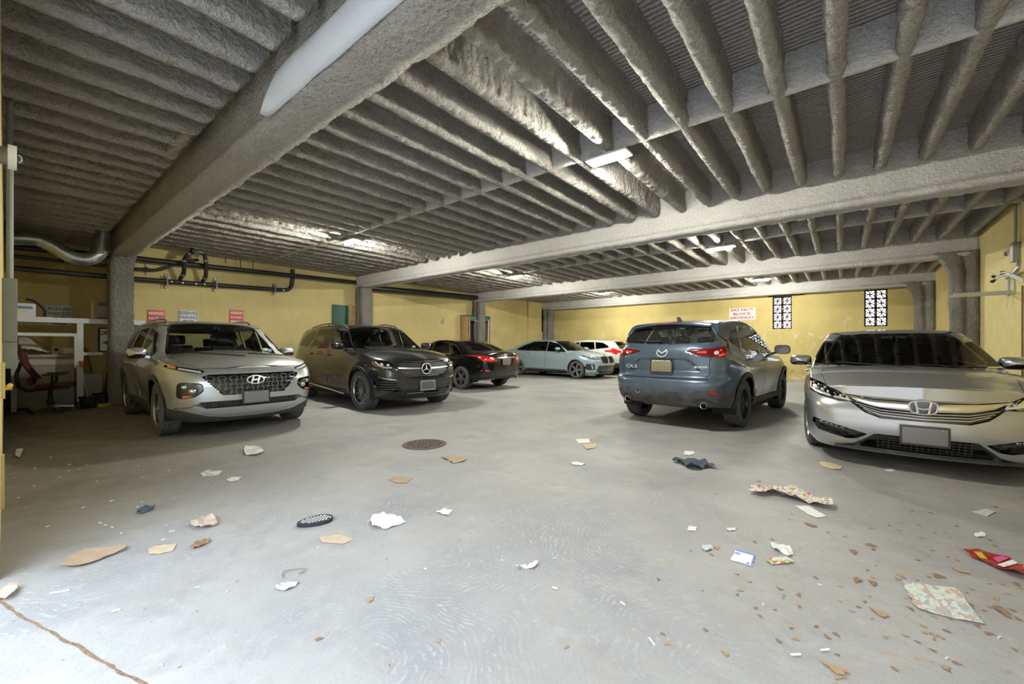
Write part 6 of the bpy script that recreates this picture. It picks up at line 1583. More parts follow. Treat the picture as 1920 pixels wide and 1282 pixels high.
carton(97.5,113,645,661,.80,'small brown carton with a hand hole on the grey cabinet'); carton(113.5,139,647.5,661,.82,'small open carton with white side on the cabinet, right of the brown one',M_CARD,.25,M_PAPER)
# pale board leaning, black crates, yellow bar
a=on_x(158,752,XL0+.95); c=on_x(192,700,XL0+.95); b=MB(); b.box((XL0+.93,(a.y+c.y)/2,(c.z)/2),(.03,c.y-a.y,c.z),None,0,.004); tag(b.build('leaning_panel',mat('panel_grey',(.30,.29,.25),.6)),'pale grey panel standing upright behind the brooms','panel')
for (x0,x1,y0,y1,off,lab) in ((150,178,744,764,1.35,'black plastic crate on the floor under the brooms'),(176,197,738,759,1.15,'second black plastic crate, right of the first, behind the brooms')):
    a=on_x(x0,y1,XL0+off); c=on_x(x1,y0,XL0+off); e=empty('plastic_crate',(XL0+off,(a.y+c.y)/2,0),0,lab,'crate'); w=c.y-a.y; H=max(.16,c.z-0.0); D=.30
    b=MB(); b.box((0,0,.01),(D,w,.02)); 
    for s in(-1,1): b.box((0,s*(w/2-.008),H/2),(D,.016,H)); b.box((s*(D/2-.008),0,H/2),(.016,w,H))
    b.build('crate_shell',M_RUB,e); b=MB()
    for s in(-1,1): b.box((s*D/2,0,H),(.03,w+.03,.03)); b.box((0,s*w/2,H),(D+.03,.03,.03))
    b.build('rim',M_RUB,e)
a=on_z(188,763); c=on_z(226,757); b=MB(); b.bar((a.x,a.y,.03),(c.x,c.y,.03),.10,.06); tag(b.build('yellow_bar',mat('bar_yellow',(.62,.50,.05),.6)),'short yellow bar lying on the floor beside the silver grey SUV rear wheel','bar')
a=on_z(206,758); b=MB(); b.box((a.x-.25,a.y+.05,.07),(.2,.3,.14),Matrix.Rotation(.4,3,'Z'),0,.01); tag(b.build('red_crate',mat('faded_red',(.30,.12,.08),.7)),'low faded red box on the floor behind the yellow bar','box')
# brooms
def broom(p0,p1,z0,z1,r,m,lab,joint=None,head=None,name='broom'):
    a=on_z(*p0); e=empty(name,(a.x,a.y,0),0,lab,'broom'); c=on_x(p1[0],p1[1],a.x-z1)-a
    b=MB(); st=Vector((0,0,z0)); b.tube([st,c],r,8); b.build('handle',m,e)
    if joint: q=st.lerp(c,joint); b=MB(); d=(c-st).normalized(); b.tube([q-d*.07,q+d*.06],[.022,.036],10); b.build('grip_joint',mat('joint_orange',(.60,.17,.05),.6),e)
    if head=='brush':
        b=MB(); b.box((0,0,.10),(.07,.34,.05),None,0,.015); b.build('brush_block',M_RUB,e); b=MB(); b.box((0,0,.04),(.06,.32,.08)); b.build('bristles',mat('bristle_dark',(.05,.05,.05),.9),e)
    return e
broom((166,764),(148,655),.12,.35,.012,M_SIL,'broom with a grey metal handle and orange joint leaning by the white post',.72,'brush')
broom((188,758),(160,652),.10,.55,.016,mat('handle_brown',(.26,.13,.06),.6),'broom with a reddish brown wooden handle leaning left',.92,'brush')
broom((193,759),(209,655),.08,.45,.013,M_RUB,'thin black handled broom leaning right towards the rough column',None,'brush')
broom((180,757),(139,654),.10,.35,.010,mat('handle_dark',(.10,.10,.10),.5),'thin dark rod handled broom crossing behind the orange jointed one',None,None)

# ---- office chair
a=on_z(102,772); e=empty('office_chair',(a.x,a.y,0),R(82),'maroon and black mesh office chair with armrests, facing right, far left corner','chair')
# local: +x = chair front
MM=mat('mesh_maroon',(.11,.022,.035),.8); MF=mat('chair_black',(.02,.02,.021),.45)
b=MB(); b.box((.02,0,.50),(.50,.50,.07),Matrix.Rotation(R(-5),3,'Y'),0,.03); b.build('seat',MM,e)
b=MB(); b.box((.0,0,.455),(.40,.38,.05),None,0,.02); b.tube([(-.05,0,.45),(-.05,0,.20)],.03,12); b.tube([(-.05,0,.25),(-.05,0,.10)],.045,12); b.build('gas_lift',MF,e)
for k in range(5):
    an=R(72*k+10); d=Vector((math.cos(an),math.sin(an),0)); b=MB(); b.bar(Vector((-.05,0,.12)),Vector((-.05,0,.085))+d*.30,.045,.03); b.build('base_leg',M_SIL,e)
    b=MB(); q=Vector((-.05,0,.035))+d*.30
    for s in(-1,1): b.lathe([(0,-.011),(.03,-.011),(.033,0),(.03,.011),(0,.011)],14,'y',q+Vector((0,s*.016,0)))
    b.bar(q,q+Vector((0,0,.055)),.02,.02); b.build('caster',MF,e)
n=10; vs=[];fs=[]
for i in range(n+1):
    t=i/n; z=.62+.50*t; x=-.24-.10*math.sin(t*2.2)-.10*t
    for j in range(9): s_=(j-4)/4; vs.append((x-.05*(1-s_*s_)+.05,s_*(.22+.03*math.sin(t*3)),z))
fs=[(i*9+j,(i+1)*9+j,(i+1)*9+j+1,i*9+j+1) for i in range(n) for j in range(8)]
o=mesh_obj('backrest',vs,fs,MM,e); o.modifiers.new('t','SOLIDIFY').thickness=.02
b=MB(); b.tube([(-.10,0,.44),(-.34,0,.42),(-.44,0,.50),(-.46,0,.72),(-.40,0,.95)],[.03,.03,.032,.028,.022],8); b.build('back_spine',MF,e)
b=MB(); b.box((-.28,0,.60),(.07,.34,.16),Matrix.Rotation(R(-8),3,'Y'),0,.03); b.build('lumbar_pad',MM,e)
b=MB(); b.box((-.44,0,1.20),(.06,.28,.14),Matrix.Rotation(R(-15),3,'Y'),0,.025); b.tube([(-.42,0,1.05),(-.45,0,1.18)],.015,6); b.build('headrest',MF,e)
for s in(1,-1):
    b=MB(); b.tube([(-.02,s*.27,.46),(.0,s*.30,.56),(.0,s*.30,.70)],[.025,.022,.02],8); b.box((.02,s*.30,.715),(.28,.09,.03),None,0,.012); b.build('armrest',MF,e)

# ---- electrical panel and fittings at the inner face of the front wall
e=empty('electrical_panel',(-6.05,-.02,1.27),0,'tall grey electrical panel at the extreme left edge of the picture','electrical panel')
b=MB(); b.box((0,.044,.285),(.5,.088,.57),None,0,.008); b.build('enclosure',mat('panel_paint',(.20,.225,.215),.45,noise_amt=.1,nscale=4),e)
b=MB(); b.box((.12,.045,-.12),(.24,.085,.24),None,0,.008); b.build('lower_box',mat('panel_paint',(.20,.225,.215),.45),e)
b=MB(); b.tube([(.10,.045,.57),(.10,.045,2.2)],.022,8); b.build('conduit',mat('conduit_grey',(.25,.27,.26),.5,.3),e)
e=empty('flood_lamp',(-3.8,-.02,2.34),0,'white round wall lamp at the left edge, high on the entrance wall','lamp')
b=MB(); b.tube([(0,0,0),(0,.03,0)],.05,16); b.build('mount',M_CLAMP,e); b=MB(); b.tube([(0,.028,0),(0,.062,0)],.070,24); b.build('housing',M_WSIGN,e); b=MB(); b.ball((0,.065,0),(.028,.022,.028),12); b.build('bulb',M_LENS,e)
b=MB(); b.box((-4.5,-.012,.30),(.10,.016,.36)); tag(b.build('wall_batten',mat('batten_yellow',(.60,.50,.25),.7)),'pale yellow batten low at the extreme left edge','batten')
b=MB(); b.box((-4.4,-.010,1.0),(.10,.018,.24)); tag(b.build('wall_batten',mat('batten_yellow',(.60,.50,.25),.7)),'pale yellow batten at mid height at the extreme left edge','batten')
b=MB(); b.tube([(-4.55,-.02,.94),(-4.55,.03,.94)],.02,10); b.tube([(-4.62,.02,.94),(-4.48,.02,.96)],.015,8); tag(b.build('brass_valve',mat('brass',(.75,.50,.12),.25,.9)),'small brass valve on the left edge wall below the grey panel','valve')

# ---- right wall electrics
def RWp(px,py,off=0): return on_x(px,py,XR-off)
e=empty('junction_box',RWp(1912,472,0),0,'grey metal junction box on the right yellow wall with a sideways conduit','junction box')
b=MB(); b.box((-.045,0,0),(.09,.16,.30),None,0,.006); b.build('box_shell',M_CLAMP,e); 
b=MB(); b.tube([(-.05,-.02,.14),(-.05,-.05,.45),(-.04,.02,.8),(-.04,-.1,1.1)],.018,8); b.build('upper_conduit',M_CLAMP,e)
b=MB(); b.tube([(-.05,.05,.08),(-.05,.50,.09),(-.02,.60,.05)],.018,8); b.build('side_strut',mat('steel_blue',(.25,.29,.32),.4,.7),e)
P=rounded([RWp(1911,488,.06),RWp(1909,505,.08),RWp(1900,512,.10),RWp(1888,521,.08)],.1); b=MB(); b.tube([p-e.location for p in P],.026,10); b.build('flexible_conduit',M_DUCT,e)
e=empty('conduit_stubs',RWp(1919,522,.05),0,'pair of white conduits with black ends bending along the right wall','conduit')
for k,(q,r_) in enumerate((([(1919,524,.05),(1900,515,.10),(1884,509,.14),(1868,516,.18)],.014),([(1919,528,.05),(1900,519,.10),(1884,513,.14),(1868,523,.20)],.014))):
    P=rounded([RWp(a,c,o) for a,c,o in q],.15); b=MB(); b.tube([p-e.location for p in P],r_,8); b.build('conduit',M_WSIGN,e)
    d=(P[-1]-P[-2]).normalized(); b=MB(); b.tube([P[-1]-e.location,P[-1]-e.location+d*.09],[.012,.028],8); b.build('end_cap',M_RUB,e)
b=MB(); p=RWp(1880,513,.14)-e.location; b.box(p,(.05,.04,.08)); b.build('strap',M_RUB,e)
q=RWp(1903,543,0); e=empty('shelf_bracket',q,0,'pale steel shelf bracket jutting out from the right yellow wall','bracket')
for k,(dy,dz) in enumerate(((0,.0),(.28,-.06))):
    b=MB(); b.box((-.015,dy,.10),(.03,.14,.34)); b.build('wall_plate',mat('bracket_cream',(.50,.47,.38),.5),e,smooth=False); b=MB(); b.box((-.34,dy,dz*0-.03),(.68,.03,.045)); b.build('arm',mat('bracket_cream',(.50,.47,.38),.5),e,smooth=False)
a=RWp(1917,560,.02); b=MB(); b.tube([(a.x,a.y,a.z+.2),(a.x,a.y+.01,a.z-.4),(a.x,a.y,.05)],.010,6); tag(b.build('wall_conduit',mat('rusty_conduit',(.22,.12,.06),.7)),'thin rusty vertical conduit at the right edge of the picture','conduit')
a=RWp(1852,478,.0); c=RWp(1918,700,.0)
struct(slab('wall_right.001',XR-.006,XR,9.4,11.9,.75,2.75,mat('wall_patch',(.66,.56,.25),.7,noise_amt=.06,nscale=5)))

# ---- netting along the nearest beam
n=60; vs=[];fs=[]
for i in range(n+1):
    X=-3.62+4.2*i/n; e_=min(1,i/4)
    for j in range(9):
        t=j/8; z=ZF+.0+(.30*e_**.5+.03*noise.noise(Vector((X,0,3))))*t; y=1.345-.07*math.sin(t*math.pi)**.8-.012*noise.noise(Vector((X*3,t*3,0)))
        vs.append((X,y,z))
fs=[(i*9+j,(i+1)*9+j,(i+1)*9+j+1,i*9+j+1) for i in range(n) for j in range(8)]
t=NT('white_netting'); v=t.xyz(); g=t.math('MULTIPLY',t.math('SINE',t.math('MULTIPLY',t.math('ADD',v[0],v[2]),420.)),t.math('SINE',t.math('MULTIPLY',t.math('SUBTRACT',v[0],v[2]),420.)))
t.l(t.mix(t.mapr(g,-.3,.3),(.42,.44,.47),(.72,.75,.78)),t.b.inputs['Base Color']); t.b.inputs['Roughness'].default_value=.5; t.bump(g,.3,.004)
o=mesh_obj('beam_netting',vs,fs,t.m); o.modifiers.new('t','SOLIDIFY').thickness=.006; tag(o,'white mesh netting sheet stretched along the side of the nearest ceiling beam','netting')
# blocking pieces of the front ceiling bay
# ================================================================= LITTER ON THE FLOOR
rng=random.Random(11)
def scrap(name,poly,m,label,cat,group=None,crumple=.012,thick=.0015,res=.03,seed=None,curl=0.0,mats2=None):
    """thin crumpled sheet from a pixel outline on the floor"""
    P=[on_z(a,c) for a,c in poly]; cx=sum(p.x for p in P)/len(P); cy=sum(p.y for p in P)/len(P)
    P2=[(p.x-cx,p.y-cy) for p in P]; sd=seed if seed is not None else rng.random()*50
    bm=bmesh.new(); x0,x1=min(p[0] for p in P2),max(p[0] for p in P2); y0,y1=min(p[1] for p in P2),max(p[1] for p in P2)
    res=max(min(res,max(x1-x0,y1-y0)/8),.006)
    vs=[bm.verts.new((a,c,0)) for a,c in P2]; f=bm.faces.new(vs)
    def slice_(ax,lo,hi):
        k=lo+res
        while k<hi:
            co=(k,0,0) if ax==0 else (0,k,0); no=(1,0,0) if ax==0 else (0,1,0)
            bmesh.ops.bisect_plane(bm,geom=list(bm.faces)+list(bm.edges)+list(bm.verts),plane_co=co,plane_no=no,dist=1e-6); k+=res
    slice_(0,x0,x1); slice_(1,y0,y1)
    D=max(x1-x0,y1-y0)
    for v in bm.verts:
        q=Vector((v.co.x/D*3.2+sd,v.co.y/D*3.2,sd)); n=abs(noise.noise(q))+.5*abs(noise.noise(q*2.3))
        jx=noise.noise(q*3+Vector((9,0,0)))*res*.35; jy=noise.noise(q*3+Vector((0,9,0)))*res*.35
        r=math.hypot(v.co.x,v.co.y)/(D/2)
        v.co.z=.002+crumple*n*1.2+curl*r*r; v.co.x+=jx; v.co.y+=jy
    zmin=min(v.co.z for v in bm.verts)
    for v in bm.verts: v.co.z-=zmin-.0016
    r=bmesh.ops.extrude_face_region(bm,geom=list(bm.faces)); 
    for g in r['geom']:
        if isinstance(g,bmesh.types.BMVert): g.co.z+=thick
    o=bm_obj(name,bm,m,None,True,35); o.location=(cx,cy,0); tag(o,label,cat,group); return o
def blob(x0,y0,x1,y1,n=9,seed=0,ir=.25,skew=0):
    r_=random.Random(seed); cx,cy=(x0+x1)/2,(y0+y1)/2; return [(cx+(x1-x0)/2*(1-ir*r_.random())*math.cos(2*math.pi*k/n)+skew*math.sin(2*math.pi*k/n),cy+(y1-y0)/2*(1-ir*r_.random())*math.sin(2*math.pi*k/n)) for k in range(n)]
M_TAN=mat('paper_tan',(.52,.42,.30),.85,noise_amt=.12,nscale=20); M_KRAFT=mat('kraft_brown',(.38,.28,.19),.85,noise_amt=.15,nscale=12); M_LEAF=mat('dry_leaf',(.27,.16,.085),.8,noise_amt=.3,nscale=30); M_LEAF2=mat('dry_leaf_pale',(.40,.27,.15),.8,noise_amt=.3,nscale=30)
M_GP=mat('paper_grey',(.55,.56,.55),.8,noise_amt=.1,nscale=20); M_CLOTH=mat('cloth_slate',(.06,.08,.11),.9,noise_amt=.3,nscale=18); M_PINK=mat('paper_pinkish',(.50,.40,.33),.8,noise_amt=.15,nscale=25)
def mat_news(name,cols,scale=28):
    t=NT(name); vo=t.n('ShaderNodeTexVoronoi'); vo.inputs['Scale'].default_value=scale; t.l(t.mapping((1,.55,1),(0,0,.4)),vo.inputs['Vector']); s=t.xyz(vo.outputs['Color'])
    c=t.mix(t.mapr(s[0],.55,.56),(.66,.67,.60),cols[0]); c=t.mix(t.mapr(s[1],.70,.71),c,cols[1]); c=t.mix(t.mapr(s[2],.78,.79),c,cols[2])
    c=t.mix(t.mapr(t.noise(160,2),.55,.6,0,.5),c,(.25,.25,.28)); t.l(c,t.b.inputs['Base Color']); t.b.inputs['Roughness'].default_value=.7; return t.m
M_N1=mat_news('newsprint_flyer',((.62,.52,.48),(.48,.16,.12),(.42,.50,.28)),75); M_N2=mat_news('newsprint_sheet',((.60,.62,.52),(.55,.38,.30),(.36,.46,.50)),62)
scrap('cardboard_scrap',[(112,1064),(135,1045),(160,1034),(200,1030),(234,1027),(236,1033),(200,1046),(172,1058),(140,1066)],M_KRAFT,'large torn brown cardboard piece on the shadow edge, left foreground','cardboard',crumple=.006,curl=.02,thick=.003)
scrap('paper_scrap',[(277,1030),(292,1024),(330,1021),(326,1033),(300,1039),(280,1040)],M_TAN,'flat tan paper right of the large brown cardboard piece','paper',crumple=.004)
scrap('cardboard_scrap',[(357,985),(380,972),(395,966),(400,975),(411,984),(395,991),(375,993),(362,990)],M_PINK,'crumpled pinkish brown wrapper on the floor, left foreground','wrapper',crumple=.05)
scrap('dry_leaf',[(357,1026),(370,1017),(394,1012),(390,1020),(376,1026),(364,1030)],M_LEAF,'curled brown leaf beside the flat tan paper, left foreground','leaf',crumple=.03)
scrap('paper_scrap',blob(451,838,497,856,11,3,.3),M_GP,'crumpled greyish white tissue on the floor in front of the silver grey SUV','paper',crumple=.045)
scrap('paper_scrap',[(375,888),(388,882),(416,883),(410,891),(380,894)],mat_news('newsprint_small',((.6,.5,.45),(.5,.2,.1),(.3,.4,.5)),60),'small printed paper flat on the floor left of centre','paper',crumple=.004)
scrap('paper_scrap',[(424,900),(436,895),(453,895),(446,901),(430,903)],M_GP,'small pale paper strip beside the printed paper left of centre','paper',crumple=.006)
scrap('cardboard_scrap',[(827,858),(850,855),(878,859),(870,866),(850,869),(840,863)],M_KRAFT,'folded tan cardboard piece just right of the round drain','cardboard',crumple=.02)
scrap('cardboard_scrap',[(727,899),(742,893),(775,896),(762,906),(740,905)],M_KRAFT,'flat brown cardboard piece in the middle of the floor below the drain','cardboard',crumple=.004)
scrap('paper_scrap',[(1080,823),(1104,823),(1106,830),(1084,831)],M_PAPER,'small white paper behind the tan paper, centre of the floor','paper',crumple=.004)
scrap('paper_scrap',[(1090,833),(1120,832),(1116,840),(1100,843)],M_TAN,'small tan paper in front of a white one, centre of the floor','paper',crumple=.01)
scrap('paper_scrap',[(1069,868),(1080,866),(1098,870),(1090,873),(1075,872)],M_PAPER,'narrow white paper scrap lying centre right','paper',crumple=.01)
scrap('dark_cloth',[(1259,867),(1272,863),(1290,865),(1300,868),(1320,869),(1345,879),(1325,878),(1310,882),(1292,880),(1283,874),(1270,869)],M_CLOTH,'crumpled slate blue cloth on the floor in front of the slate blue SUV','cloth',crumple=.06)
scrap('paper_scrap',blob(1278,846,1305,855,9,5,.3),M_PAPER,'crumpled white tissue behind the slate blue cloth','paper',crumple=.02)
scrap('paper_scrap',[(1536,866),(1560,868),(1579,876),(1576,881),(1556,879),(1540,874)],mat('paper_straw',(.58,.50,.30),.8,noise_amt=.1),'straw coloured flat leaf shaped wrapper near the silver sedan shadow','wrapper',crumple=.008)
scrap('paper_scrap',[(1658,882),(1670,879),(1680,882),(1670,885)],M_PAPER,'tiny pale paper inside the shadow of the silver sedan','paper',crumple=.004)
# rolled flyer: a cone of printed paper beside its flat corner
scrap('flyer_sheet',[(1401,924),(1418,915),(1450,916),(1490,915),(1505,925),(1530,936),(1562,946),(1561,955),(1530,950),(1490,938),(1450,928),(1425,930)],M_N1,'long rolled colourful newspaper flyer on the right of the floor','newspaper',crumple=.05,curl=.02)
scrap('paper_scrap',[(1491,949),(1515,950),(1551,968),(1530,971),(1514,964)],M_PAPER,'white printed paper sheet lying below the rolled flyer','paper',crumple=.006)
scrap('paper_scrap',[(1822,960),(1848,954),(1866,960),(1850,969)],M_GP,'small pale square note at the right, in front of the silver sedan','paper',crumple=.006)
scrap('paper_scrap',blob(1825,999,1850,1008,9,8,.2),M_PAPER,'small round white scrap at the right above the red bag','paper',crumple=.012)
o=scrap('printed_card',[(1380,1031),(1416,1041),(1410,1062),(1370,1050)],mat('card_white',(.70,.74,.80),.4),'blue and white printed card on the floor, right foreground','card',crumple=.001,thick=.003)
b=MB(); c0=o.location
def quad(pts,z): 
    P=[on_z(a,c)-Vector((c0.x,c0.y,0)) for a,c in pts]; return [(p.x,p.y,z) for p in P]
b.add(quad([(1380,1031),(1416,1041),(1414.5,1043.5),(1379,1033.5)],.0062),[(0,1,2,3)]); b.add(quad([(1413,1042),(1416,1041),(1410,1062),(1407,1061)],.0064),[(0,1,2,3)]); b.add(quad([(1379,1036),(1389,1039),(1388,1042),(1377,1039)],.0062),[(0,1,2,3)]); b.add(quad([(1400,1055),(1406,1057),(1405,1060),(1399,1058)],.0062),[(0,1,2,3)])
b.build('blue_print',mat('print_blue',(.15,.22,.55),.6),o,smooth=False)
scrap('plastic_wrap',[(1446,1022),(1460,1023),(1480,1028),(1488,1040),(1480,1044),(1462,1036),(1450,1030)],M_PAPER,'white crumpled wrapper above the small colourful one, right foreground','wrapper',crumple=.03)
scrap('snack_wrapper',[(1435,1051),(1455,1046),(1474,1045),(1489,1055),(1470,1058),(1448,1060)],mat_news('wrapper_colour',((.70,.45,.12),(.55,.10,.05),(.35,.50,.10)),50),'small orange and green snack wrapper on the right foreground','wrapper',crumple=.012)
o=scrap('snack_bag',[(1806,1036),(1840,1036),(1868,1044),(1900,1056),(1925,1066),(1925,1092),(1880,1074),(1850,1058),(1822,1046)],mat('bag_red',(.34,.018,.018),.25,coat=.6,noise_amt=.2,nscale=12),'shiny red snack bag at the right edge of the foreground','snack bag',crumple=.03,curl=.015)
bb=MB()
def on_bag(pts,z,m):
    c0=o.location; P=[on_z(a,c)-Vector((c0.x,c0.y,0)) for a,c in pts]; dg=BVHTree.FromPolygons([v.co for v in o.data.vertices],[list(p.vertices) for p in o.data.polygons])
    V=[]
    for p in P: h=dg.ray_cast(Vector((p.x,p.y,1)),Vector((0,0,-1)))[0]; V.append((p.x,p.y,(h.z if h else .02)+z))
    x=MB(); x.add(V,[tuple(range(len(V)))]); x.build('bag_print',m,o,smooth=False)
on_bag([(1870,1061),(1898,1056),(1909,1062),(1882,1068)],.004,M_WSIGN); on_bag([(1862,1050),(1880,1047),(1892,1054),(1872,1058)],.003,mat('print_pink',(.55,.10,.25),.4)); on_bag([(1826,1042),(1840,1042),(1852,1050),(1838,1049)],.003,mat('print_gold',(.65,.45,.05),.4)); on_bag([(1896,1076),(1908,1078),(1912,1082),(1900,1081)],.004,M_WSIGN)
scrap('newspaper_sheet',[(1690,1091),(1760,1100),(1790,1104),(1805,1114),(1812,1128),(1849,1172),(1800,1163),(1720,1143),(1708,1125)],M_N2,'large wet printed newspaper sheet lying flat in the right foreground','newspaper',crumple=.008,res=.04)
scrap('paper_scrap',[(694,978),(702,966),(716,963),(735,967),(752,970),(760,980),(742,986),(724,994),(712,991),(698,990)],M_PAPER,'large crumpled white paper in the middle foreground','paper',crumple=.025)
scrap('paper_scrap',[(818,960),(835,955),(848,959),(842,967),(830,965)],M_PAPER,'small white paper scrap right of the large crumpled one','paper',crumple=.015)
scrap('cardboard_scrap',[(597,1008),(640,1003),(664,1012),(645,1020),(605,1017)],M_TAN,'faded tan paper pressed on the floor below the dotted slipper','paper',crumple=.003)
scrap('paper_scrap',[(966,1062),(978,1062),(990,1063),(1003,1055),(1011,1056),(1004,1066),(988,1067),(975,1066)],M_PAPER,'thin twisted white tissue, centre foreground','paper',crumple=.02)
scrap('clear_wrapper',[(515,1104),(535,1092),(561,1092),(552,1102),(530,1110)],mat('cellophane',(.52,.53,.50),.3,noise_amt=.12),'clear grey cellophane wrapper below the bent plastic strip','wrapper',crumple=.02)
scrap('paper_scrap',[(1291,987),(1306,988),(1305,996),(1289,995)],M_PAPER,'tiny white square on the floor left of the white scrap pair','paper',crumple=.004)
scrap('paper_scrap',[(1315,1024),(1334,1023),(1337,1030),(1324,1034),(1317,1031)],M_GP,'pale scrap beside a brown leaf, above the blue and white card','paper',crumple=.012)
scrap('paper_scrap',[(1362,991),(1380,990),(1378,995),(1365,996)],M_PAPER,'thin white torn strip on the right half of the floor','paper',crumple=.012)
scrap('plastic_wrap',[(-5,1122),(5,1108),(22,1100),(33,1104),(30,1113),(18,1124),(2,1130)],M_PINK,'crumpled pinkish wrapper at the left edge by the floor joint','wrapper',crumple=.05)
scrap('cup_scrap',[(27,858),(31,846),(40,843),(42,850),(36,860)],M_PAPER,'small crushed white cup near the left edge','cup',crumple=.06)
scrap('dark_scrap',[(256,960),(272,953),(291,950),(286,958),(266,964)],M_CLOTH,'small dark crumpled wrapper in the shaded left part of the floor','wrapper',crumple=.03)
scrap('grey_scrap',[(1270+430,1105),(1705,1103),(1722,1108),(1735,1116),(1720,1118)],M_GP,'pale torn scrap just above the newspaper sheet','paper',crumple=.02) if False else None
# bent plastic strip, dotted slipper
P=[on_z(a,c,.006) for a,c in ((530,1084),(527,1078),(533,1071),(550,1067),(571,1065),(573,1068),(560,1077))]
b=MB(); b.tube([p+Vector((0,0,.004)) for i,p in enumerate(rounded(P,.05))],.0035,6); tag(b.build('plastic_strip',mat('strip_grey',(.25,.27,.25),.5)),'bent grey plastic strip forming a loop, lower left of centre','strip')
c0=on_z(591,980); c1=on_z(558,984); c2=on_z(625,970); d=(c2-c1); ang=math.atan2(d.y,d.x); L=d.length
e=empty('dotted_slipper',(c0.x,c0.y,0),ang,'black slipper sole with rows of white dots, left of centre foreground','slipper')
out=[(L/2*math.cos(t)*(1-.06*math.sin(t)),.062*math.sin(t)*(1+.25*math.cos(t)+.1)) for t in np.linspace(0,2*math.pi,28)[:-1]]
b=MB(); b.prism(out,(0,0,.004),(1,0,0),(0,1,0),(0,0,1),.022); b.build('sole',mat('sole_black',(.02,.022,.03),.6),e)
b=MB(); k=0
for i in range(-7,8):
    for j in range(-3,4):
        x,y=i*.021+(j%2)*.010,j*.020
        if inpoly((x,y),[(a*.88,c*.84) for a,c in out]): b.lathe([(0,.0285),(.0055,.0280),(.0068,.026)],8,'z',(x,y,0))
o=b.build('white_dots',M_PAPER,e); o['kind']='stuff'
# round drain grate
c0=on_z(796,833); e=empty('drain_grate',(c0.x,c0.y,0),R(35),'round rusty iron drain grate set in the middle of the floor','drain')
b=MB(); rr=.25; b.lathe([(rr,.0),(rr+.02,.004),(rr+.02,.008),(rr-.025,.009),(rr-.03,.003)],40,'z'); b.build('grate_ring',mat('rusty_iron',(.13,.09,.075),.8,noise_amt=.3),e)
b=MB(); b.lathe([(0,.002),(rr-.02,.002)],40,'z'); b.build('grate_hollow',mat('hollow_black',(.02,.018,.016),.9),e)
b=MB()
for k in range(-5,6):
    x=k*.043; hl=math.sqrt(max(0,(rr-.02)**2-x*x)); b.box((x,0,.006),(.022,2*hl,.008))
for y in(-.1,.1): b.box((0,y,.005),(2*math.sqrt((rr-.02)**2-y*y),.018,.006))
b.build('grate_bars',mat('rusty_iron',(.13,.09,.075),.8),e,smooth=False)
# joints in the slab
def joint(pts,w,m,name='joint',z=.0012):
    P=[on_z(a,c) for a,c in pts]; Q=[]
    for i in range(len(P)-1):
        n=max(2,int((P[i+1]-P[i]).length/.03))
        for k in range(n): Q.append(P[i].lerp(P[i+1],k/n))
    Q.append(P[-1]); vs=[];fs=[]
    for i,p in enumerate(Q):
        d=(Q[min(i+1,len(Q)-1)]-Q[max(i-1,0)]).normalized(); nn=Vector((-d.y,d.x,0)); ww=w*(1+.8*noise.noise(p*23)); o_=noise.noise(p*9)*w*.8
        vs+=[p+nn*(ww/2+o_)+Vector((0,0,z)),p-nn*(ww/2-o_)+Vector((0,0,z))]
    fs=[(2*i,2*i+1,2*i+3,2*i+2) for i in range(len(Q)-1)]
    return mesh_obj(name,vs,fs,m,floor,False)
joint([(-30,1112),(5,1130),(60,1165),(150,1215),(215,1255),(300,1300)],.012,mat('joint_dirt',(.20,.13,.075),.9,noise_amt=.4,nscale=60))
joint([(160,905),(500,868),(700,840),(790,815),(1000,780)],.008,mat('joint_pale',(.30,.29,.27),.9,noise_amt=.3,nscale=30))
# ---- leaves
def leaf_mesh(seed):
    r_=random.Random(seed); n=14; out=[]
    for k in range(n):
        a=2*math.pi*k/n; r=(.5+.5*abs(math.cos(a*1.5+r_.random()*.4)))*(.75+.35*r_.random()); out.append((r*math.cos(a),r*.62*math.sin(a)))
    vs=[(0,0,.10+.1*r_.random())]+[(x,y,.04+.35*abs(noise.noise(Vector((x*1.5+seed,y*1.5,0))))+.12*(k%2)) for k,(x,y) in enumerate(out)]
    mid=[(x*.55,y*.55,.08+.25*abs(noise.noise(Vector((x+seed,y,4))))) for x,y in out]; vs+=mid
    fs=[(0,n+1+k,n+1+(k+1)%n) for k in range(n)]+[(n+1+k,1+k,1+(k+1)%n,n+1+(k+1)%n) for k in range(n)]
    me=bpy.data.meshes.new('dry_leaf'); me.from_pydata(vs,[],fs); me.materials.append(M_LEAF if seed%2 else M_LEAF2)
    me.polygons.foreach_set('use_smooth',[True]*len(me.polygons)); me.update(); return me
LM=[leaf_mesh(s) for s in range(8)]
def leaf(px,py,s,label,group=None,k=None,rz=None):
    p=on_z(px,py); o=bpy.data.objects.new('dry_leaf',LM[k if k is not None else rng.randrange(8)]); o.location=(p.x,p.y,.001); o.scale=(s,s,s*.55); o.rotation_euler=(0,0,rng.random()*6.3 if rz is None else rz); link(o); tag(o,label,'leaf',group); return o
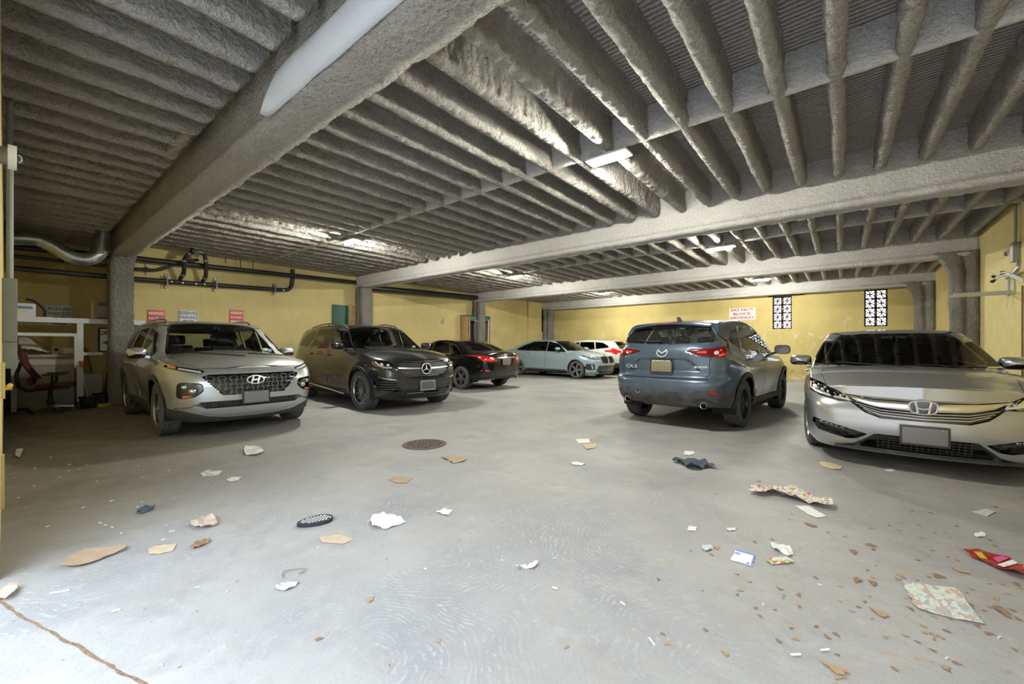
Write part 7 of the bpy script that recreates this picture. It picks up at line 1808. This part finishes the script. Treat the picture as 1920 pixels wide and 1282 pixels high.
big=[(1608,1088,.040,'large curled brown leaf on the right foreground, left of the newspaper sheet'),(1636,1093,.035,'brown leaf touching the clump left of the newspaper sheet'),(1745,1102,.03,'small brown leaf by the upper edge of the newspaper sheet'),
(1762,1080,.032,'tan leaf above the newspaper sheet'),(1800,1070,.045,'broad tan leaf left of the red snack bag'),(1690,1080,.03,'brown leaf in the clump above the newspaper sheet'),(1344,1027,.03,'brown leaf beside the pale scrap above the blue and white card'),
(1565,1254,.05,'long curled brown leaf at the bottom right of centre'),(1650,1150,.045,'dark brown leaf heap piece left of the newspaper sheet corner'),(1880,1148,.05,'pale curled leaf right of the newspaper sheet'),(694,1124,.032,'brown curled leaf in the left centre foreground'),
(822,1201,.020,'small tan leaf at the bottom, left of centre'),(1062,1212,.018,'small orange leaf at the bottom centre'),(598,1198,.022,'small brown leaf at the lower left foreground'),(1632,1022,.035,'curled brown leaf on the right, above the leaf clump'),(1600,1035,.04,'long tan leaf right of the small snack wrapper'),
(1423,902,.03,'tan leaf in front of the slate blue cloth'),(1520,985,.045,'brown leaves scrap under the white printed sheet')]
for a,c,s,lab in big: leaf(a,c,s,lab)
cnt=0
while cnt<170:
    px=rng.uniform(1180,1930); py=rng.uniform(885,1290)
    dens=((px-1180)/740)**.8*(1-abs(py-1080)/330)
    if rng.random()>dens: continue
    leaf(px,py,rng.uniform(.008,.022),'one of many small brown leaf crumbs scattered over the right half of the floor','leaf crumbs on the right side of the floor'); cnt+=1
for k in range(28):
    leaf(rng.uniform(20,900),rng.uniform(870,1270),rng.uniform(.005,.011),'one of many tiny brown leaf crumbs scattered over the left half of the floor','leaf crumbs on the left side of the floor')
# white paper bits and cigarette ends
def butt(px,py,L,r,lab,group=None):
    p=on_z(px,py); b=MB(); b.tube([(-L/2,0,r),(L/2,0,r)],r,8); o=b.build('cigarette_end',M_PAPER,angle=60); o.location=(p.x,p.y,.0005); o.rotation_euler=(0,0,rng.random()*3); tag(o,lab,'cigarette end',group)
for (a,c,L,lab) in ((112,1111,.075,'thin white straw piece at the lower left, above the floor joint'),(218,1146,.03,'white cigarette end at the lower left, below the straw piece'),(1041,1104,.028,'white cigarette end in the centre foreground'),(1168,1133,.028,'white cigarette end right of centre in the foreground'),(1222,1204,.04,'white cigarette end at the bottom, right of centre'),(1547,1220,.035,'white cigarette end in the lower right foreground'),(1492,1229,.04,'long white cigarette end at the lower right')): butt(a,c,L,.0045,lab)
for k in range(22): butt(rng.uniform(20,1900),rng.uniform(860,1250),rng.uniform(.012,.022),.003,'one of the tiny white paper crumbs strewn across the floor','tiny white crumbs on the floor')
for k in range(26):
    butt(rng.uniform(20,330),rng.uniform(850,1000),rng.uniform(.015,.03),.003,'one of the small pale debris bits in the shaded left part of the floor','pale debris bits in the shaded left part')
